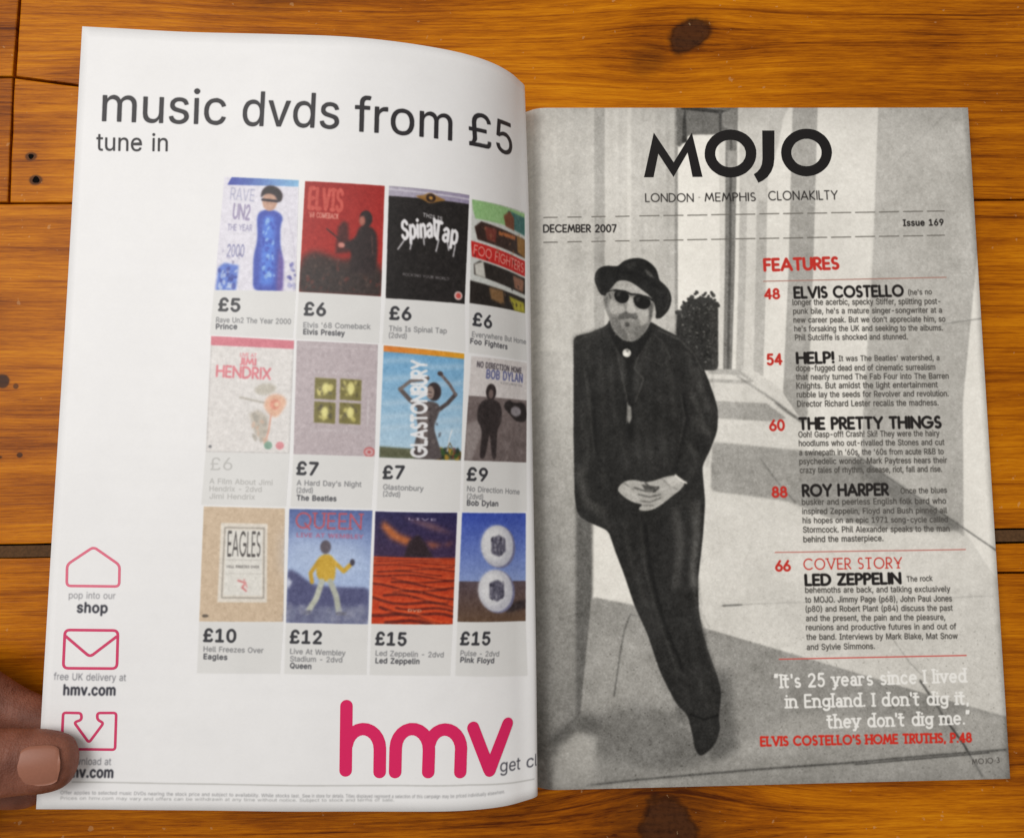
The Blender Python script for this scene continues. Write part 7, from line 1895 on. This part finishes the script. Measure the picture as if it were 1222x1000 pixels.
    Lk.new(kr.outputs[0], mx.inputs['B'])
    # worn pale scuffs
    sc = N.new('ShaderNodeTexNoise')
    sc.inputs['Scale'].default_value = 260
    sc.inputs['Detail'].default_value = 4
    Lk.new(geo.outputs['Position'], sc.inputs['Vector'])
    sc2 = N.new('ShaderNodeTexNoise')
    sc2.inputs['Scale'].default_value = 14
    Lk.new(geo.outputs['Position'], sc2.inputs['Vector'])
    sf = mth('MULTIPLY', mth('GREATER_THAN', mth('ADD', sc.outputs['Fac'], mth('MULTIPLY', sc2.outputs['Fac'], .3)), .86), .22)
    mx2 = N.new('ShaderNodeMix')
    mx2.data_type = 'RGBA'
    Lk.new(sf, mx2.inputs['Factor'])
    Lk.new(mx.outputs['Result'], mx2.inputs['A'])
    mx2.inputs['B'].default_value = (.72, .50, .26, 1)
    Lk.new(mx2.outputs['Result'], b.inputs['Base Color'])
    b.inputs['Roughness'].default_value = .36
    Lk.new(mth('ADD', .30, mth('MULTIPLY', sc2.outputs['Fac'], .16)), b.inputs['Roughness'])
    b.inputs['Specular IOR Level'].default_value = .10
    bp = N.new('ShaderNodeBump')
    bp.inputs['Strength'].default_value = .55
    bp.inputs['Distance'].default_value = .0004
    Lk.new(mth('ADD', mth('ADD', mth('MULTIPLY', g2, .6), mth('MULTIPLY', g3, .25)), mth('MULTIPLY', sc.outputs['Fac'], .12)), bp.inputs['Height'])
    Lk.new(bp.outputs['Normal'], b.inputs['Normal'])
    return m


M_WOOD = wood_material()
M_DARK = flat_mat("dark_gap", (26, 14, 8), .9, .1, .1)
M_FILL = flat_mat("grey_brown_filler", (88, 62, 38), .8, .2, .3)

floor = mesh_obj("floor", [(-1.1, -.98, -.016), (1.1, -.98, -.016), (1.1, 1.04, -.016), (-1.1, 1.04, -.016)], [(0, 1, 2, 3)], M_DARK, smooth=False)
tag(floor, kind="structure")


def plank(poly, top=0.0, rag=0.0):
    bm = bmesh.new()
    pts = []
    n = len(poly)
    for i in range(n):
        a, b_ = np.array(poly[i], float), np.array(poly[(i + 1) % n], float)
        k = max(1, int(np.hypot(*(b_ - a)) / 6)) if rag else 1
        for q in range(k):
            p = a + (b_ - a) * q / k
            if q and rag:
                d = (b_ - a) / np.hypot(*(b_ - a))
                p = p + np.array([-d[1], d[0]]) * rag * (mnoise.noise(Vector((p[0] * .11, p[1] * .11, 3))) * .7 + random.uniform(-.3, .3))
            pts.append(p)
    vb = [bm.verts.new((x * MM, y * MM, -.014)) for x, y in pts]
    f = bm.faces.new(vb)
    if f.normal.z < 0 or sum(pts[i - 1][0] * pts[i][1] - pts[i][0] * pts[i - 1][1] for i in range(len(pts))) < 0:
        bmesh.ops.reverse_faces(bm, faces=[f])
    ex = bmesh.ops.extrude_face_region(bm, geom=[f])
    tv = [g for g in ex['geom'] if isinstance(g, bmesh.types.BMVert)]
    for v in tv:
        v.co.z = top
    bmesh.ops.recalc_face_normals(bm, faces=bm.faces)
    te = [e for e in bm.edges if all(abs(v.co.z - top) < 1e-6 for v in e.verts)]
    bmesh.ops.bevel(bm, geom=te, offset=.0006, segments=2, affect='EDGES', profile=.6)
    me = bpy.data.meshes.new("plank")
    bm.to_mesh(me)
    bm.free()
    me.materials.append(M_WOOD)
    o = bpy.data.objects.new("plank", me)
    COL.objects.link(o)
    o.parent = floor
    return o


# boards run left to right; 155 mm wide
g = .35
plank([(-234.4, 108.6 + g), (-60, 108.6 + g), (-60, 157.8), (-120, 159.6), (-205.1, 162.9), (-234.4, 167.0)], 0, .35)          # short patched board
plank([(-233.9, 168.0), (-205.1, 164.0), (-120, 160.7), (-59.2, 158.6), (-59.2, 108.6 + g), (430, 108.4 + g), (430, 264), (-230.9, 264)], 0, .3)
plank([(-1100, 168.0), (-235.4, 168.0), (-232.0, 264), (-1100, 264)], 0, .35)
plank([(-1100, 108.8 + g), (-235.4, 108.8 + g), (-235.3, 167.2), (-1100, 167.2)], 0, .35)
plank([(-1100, -43.2), (1100, -43.4), (1100, 108.0 - g), (-1100, 108.8 - g)], 0, .2)
plank([(-1100, -200), (1100, -200.8), (1100, -63.6), (217, -63.6), (120, -62), (60, -61), (-10, -49.6), (-1100, -49.0)], 0, .25)
plank([(-8, -50.2), (60, -60.4), (120, -61.2), (217, -62.7), (1100, -62.7), (1100, -50.2)], 0, .15)
strip = mesh_obj("filler_strip", [(x * MM, y * MM, z * MM) for z in (-14, -.7) for x, y in ((-1100, -48.5), (1100, -49.7), (1100, -44.2), (-1100, -43.9))],
                 [(4, 5, 6, 7), (0, 3, 2, 1), (0, 1, 5, 4), (1, 2, 6, 5), (2, 3, 7, 6), (3, 0, 4, 7)], M_FILL, floor, smooth=False)
plank([(430.9, 109), (1100, 109), (1100, 264), (430.9, 264)])
for k in range(5):
    y0 = 265 + k * 156
    plank([(-1100, y0), (1100, y0), (1100, y0 + 155), (-1100, y0 + 155)])
    y0 = -201.8 - k * 156
    plank([(-1100, y0 - 155), (1100, y0 - 155), (1100, y0), (-1100, y0 + .8)])


def nail_hole(x, y, r):
    v, f = [], []
    n = 12
    for rr, z in ((r * 1.25, .03), (r * 1.05, .10), (r * .9, -.02), (r * .35, -.02)):
        for k in range(n):
            a = k * 2 * math.pi / n
            w = 1 + .12 * math.sin(a * 3 + x)
            v.append(((x + rr * w * math.cos(a)) * MM, (y + rr * w * math.sin(a)) * MM, z * MM + .00008))
    for q in range(3):
        for k in range(n):
            f.append((q * n + k, q * n + (k + 1) % n, (q + 1) * n + (k + 1) % n, (q + 1) * n + k))
    f.append(tuple(3 * n + k for k in range(n)))
    mesh_obj("nail_hole", v, f, M_NAIL, floor)


M_NAIL = flat_mat("old_nail", (13, 8, 6), .9, .1, .3)
for x, y, r in ((-225.8, 130.2, .95), (-223.2, 119.3, 1.25)):
    nail_hole(x, y, r)


# ------------------------------------------------------------------ the hand that holds the page
def skin_material():
    m, nt, b = new_mat("skin")
    N, Lk = nt.nodes, nt.links
    tc = N.new('ShaderNodeNewGeometry')
    n1 = N.new('ShaderNodeTexNoise')
    n1.inputs['Scale'].default_value = 90
    n1.inputs['Detail'].default_value = 4
    Lk.new(tc.outputs['Position'], n1.inputs['Vector'])
    cr = N.new('ShaderNodeValToRGB')
    cr.color_ramp.elements[0].position = .3
    cr.color_ramp.elements[0].color = (.14, .044, .024, 1)
    cr.color_ramp.elements[1].position = .75
    cr.color_ramp.elements[1].color = (.31, .12, .076, 1)
    Lk.new(n1.outputs['Fac'], cr.inputs[0])
    Lk.new(cr.outputs[0], b.inputs['Base Color'])
    b.inputs['Roughness'].default_value = .55
    b.inputs['Specular IOR Level'].default_value = .3
    b.inputs['Subsurface Weight'].default_value = .12
    b.inputs['Subsurface Radius'].default_value = (.004, .0015, .0008)
    b.inputs['Subsurface Scale'].default_value = 1.0
    vo = N.new('ShaderNodeTexVoronoi')
    vo.inputs['Scale'].default_value = 1400
    Lk.new(tc.outputs['Position'], vo.inputs['Vector'])
    # creases across the joints
    n2 = N.new('ShaderNodeTexNoise')
    n2.inputs['Scale'].default_value = 1.0
    n2.inputs['Detail'].default_value = 5
    mp = N.new('ShaderNodeMapping')
    mp.inputs['Scale'].default_value = (700, 160, 300)
    Lk.new(tc.outputs['Position'], mp.inputs['Vector'])
    Lk.new(mp.outputs['Vector'], n2.inputs['Vector'])
    ad = N.new('ShaderNodeMath')
    ad.operation = 'ADD'
    ml = N.new('ShaderNodeMath')
    ml.operation = 'MULTIPLY'
    ml.inputs[1].default_value = .35
    Lk.new(vo.outputs['Distance'], ml.inputs[0])
    Lk.new(ml.outputs[0], ad.inputs[0])
    Lk.new(n2.outputs['Fac'], ad.inputs[1])
    bp = N.new('ShaderNodeBump')
    bp.inputs['Strength'].default_value = .55
    bp.inputs['Distance'].default_value = .0007
    Lk.new(ad.outputs[0], bp.inputs['Height'])
    Lk.new(bp.outputs['Normal'], b.inputs['Normal'])
    return m


M_SKIN = skin_material()


def tube(bm, pts, radii, n=20, flat=.86):
    """closed limb of changing girth; radii may be (wide, deep); the ring's wide side lies level"""
    P = [Vector(p) for p in pts]
    rings = []
    # resample smoothly
    Q, RR = [], []
    for i in range(len(P) - 1):
        p0, p1, p2, p3 = P[max(i - 1, 0)], P[i], P[i + 1], P[min(i + 2, len(P) - 1)]
        r0, r1, r2, r3 = [np.array(radii[max(0, min(len(P) - 1, k))], float) for k in (i - 1, i, i + 1, i + 2)]
        for k in range(6):
            t = k / 6
            Q.append(.5 * ((2 * p1) + (p2 - p0) * t + (2 * p0 - 5 * p1 + 4 * p2 - p3) * t * t + (3 * p1 - p0 - 3 * p2 + p3) * t**3))
            RR.append(.5 * ((2 * r1) + (r2 - r0) * t + (2 * r0 - 5 * r1 + 4 * r2 - r3) * t * t + (3 * r1 - r0 - 3 * r2 + r3) * t**3))
    Q.append(P[-1])
    RR.append(np.array(radii[-1], float))
    for i, p in enumerate(Q):
        d = (Q[min(i + 1, len(Q) - 1)] - Q[max(i - 1, 0)]).normalized()
        side = d.cross(Vector((0, 0, 1)))
        if side.length < .2:
            side = Vector((0, 1, 0))
        side.normalize()
        up = side.cross(d).normalized()
        a, b_ = RR[i]
        rings.append([bm.verts.new((p + side * (a * math.cos(t)) + up * (b_ * math.sin(t))) * MM) for t in [2 * math.pi * k / n for k in range(n)]])
    for r0, r1 in zip(rings[:-1], rings[1:]):
        for k in range(n):
            bm.faces.new((r0[k], r0[(k + 1) % n], r1[(k + 1) % n], r1[k]))
    bm.faces.new(rings[0][::-1])
    bm.faces.new(rings[-1])


hand = bpy.data.objects.new("hand", None)
COL.objects.link(hand)
tag(hand, "bare hand pinching the lower left corner of the page with its thumb on top", "hand")

bm = bmesh.new()
TH = HAND['thumb']
tube(bm, [t[:3] for t in TH], [t[3:] for t in TH])
for fg in HAND['fingers']:
    tube(bm, [t[:3] for t in fg], [t[3:] for t in fg])
for pm in HAND['palm']:
    tube(bm, [t[:3] for t in pm], [t[3:] for t in pm], n=28)
bmesh.ops.recalc_face_normals(bm, faces=bm.faces)
me = bpy.data.meshes.new("hand_skin")
bm.to_mesh(me)
bm.free()
me.materials.append(M_SKIN)
hs = bpy.data.objects.new("hand_skin", me)
COL.objects.link(hs)
hs.parent = hand
md = hs.modifiers.new("join", 'REMESH')
md.mode = 'VOXEL'
md.voxel_size = .0011
md.use_smooth_shade = True
md = hs.modifiers.new("soften", 'SMOOTH')
md.factor = .5
md.iterations = 6
# thumbnail: a curved plate seated in the top of the thumb
M_NAILP = flat_mat("fingernail", (152, 100, 80), .42, .3, .04)


def thumbnail(cx, cy, cz, ln, wd, yaw, pitch, rad):
    v, f = [], []
    nu_, nv_ = 14, 12
    for layer, dz in ((0, 0), (1, -.5)):
        for i in range(nu_ + 1):
            for j in range(nv_ + 1):
                s = -1 + 2 * i / nu_
                t = -1 + 2 * j / nv_
                # superellipse outline
                k = (1 - abs(s)**3.2)**(1 / 3.2) if abs(s) < 1 else 0
                x = s * ln / 2
                y = t * (.18 + .82 * k) * wd / 2
                z = -(rad - math.sqrt(max(rad * rad - y * y, 0))) - .008 * (x * x) + dz
                ca, sa = math.cos(yaw), math.sin(yaw)
                cp, sp = math.cos(pitch), math.sin(pitch)
                x2, z2 = x * cp + z * sp, -x * sp + z * cp
                v.append(((cx + x2 * ca - y * sa) * MM, (cy + x2 * sa + y * ca) * MM, (cz + z2) * MM))
    n1 = (nu_ + 1) * (nv_ + 1)
    I = lambda i, j: i * (nv_ + 1) + j
    for i in range(nu_):
        for j in range(nv_):
            f.append((I(i, j), I(i + 1, j), I(i + 1, j + 1), I(i, j + 1)))
            f.append((n1 + I(i, j), n1 + I(i, j + 1), n1 + I(i + 1, j + 1), n1 + I(i + 1, j)))
    for i in range(nu_):
        for j in (0, nv_):
            f.append((I(i, j), I(i + 1, j), n1 + I(i + 1, j), n1 + I(i, j)))
    for j in range(nv_):
        for i in (0, nu_):
            f.append((I(i, j), I(i, j + 1), n1 + I(i, j + 1), n1 + I(i, j)))
    return mesh_obj("thumbnail", v, f, M_NAILP, hand)


thumbnail(*HAND['nail'])
M_SLEEVE = flat_mat("dark_knit_sleeve", (40, 36, 40), .9, .1, .2)
bm = bmesh.new()
tube(bm, [t[:3] for t in HAND['sleeve']], [t[3:] for t in HAND['sleeve']], n=32)
bmesh.ops.recalc_face_normals(bm, faces=bm.faces)
me = bpy.data.meshes.new("sleeve")
bm.to_mesh(me)
bm.free()
for p in me.polygons:
    p.use_smooth = True
me.materials.append(M_SLEEVE)
o = bpy.data.objects.new("sleeve", me)
COL.objects.link(o)
o.parent = hand
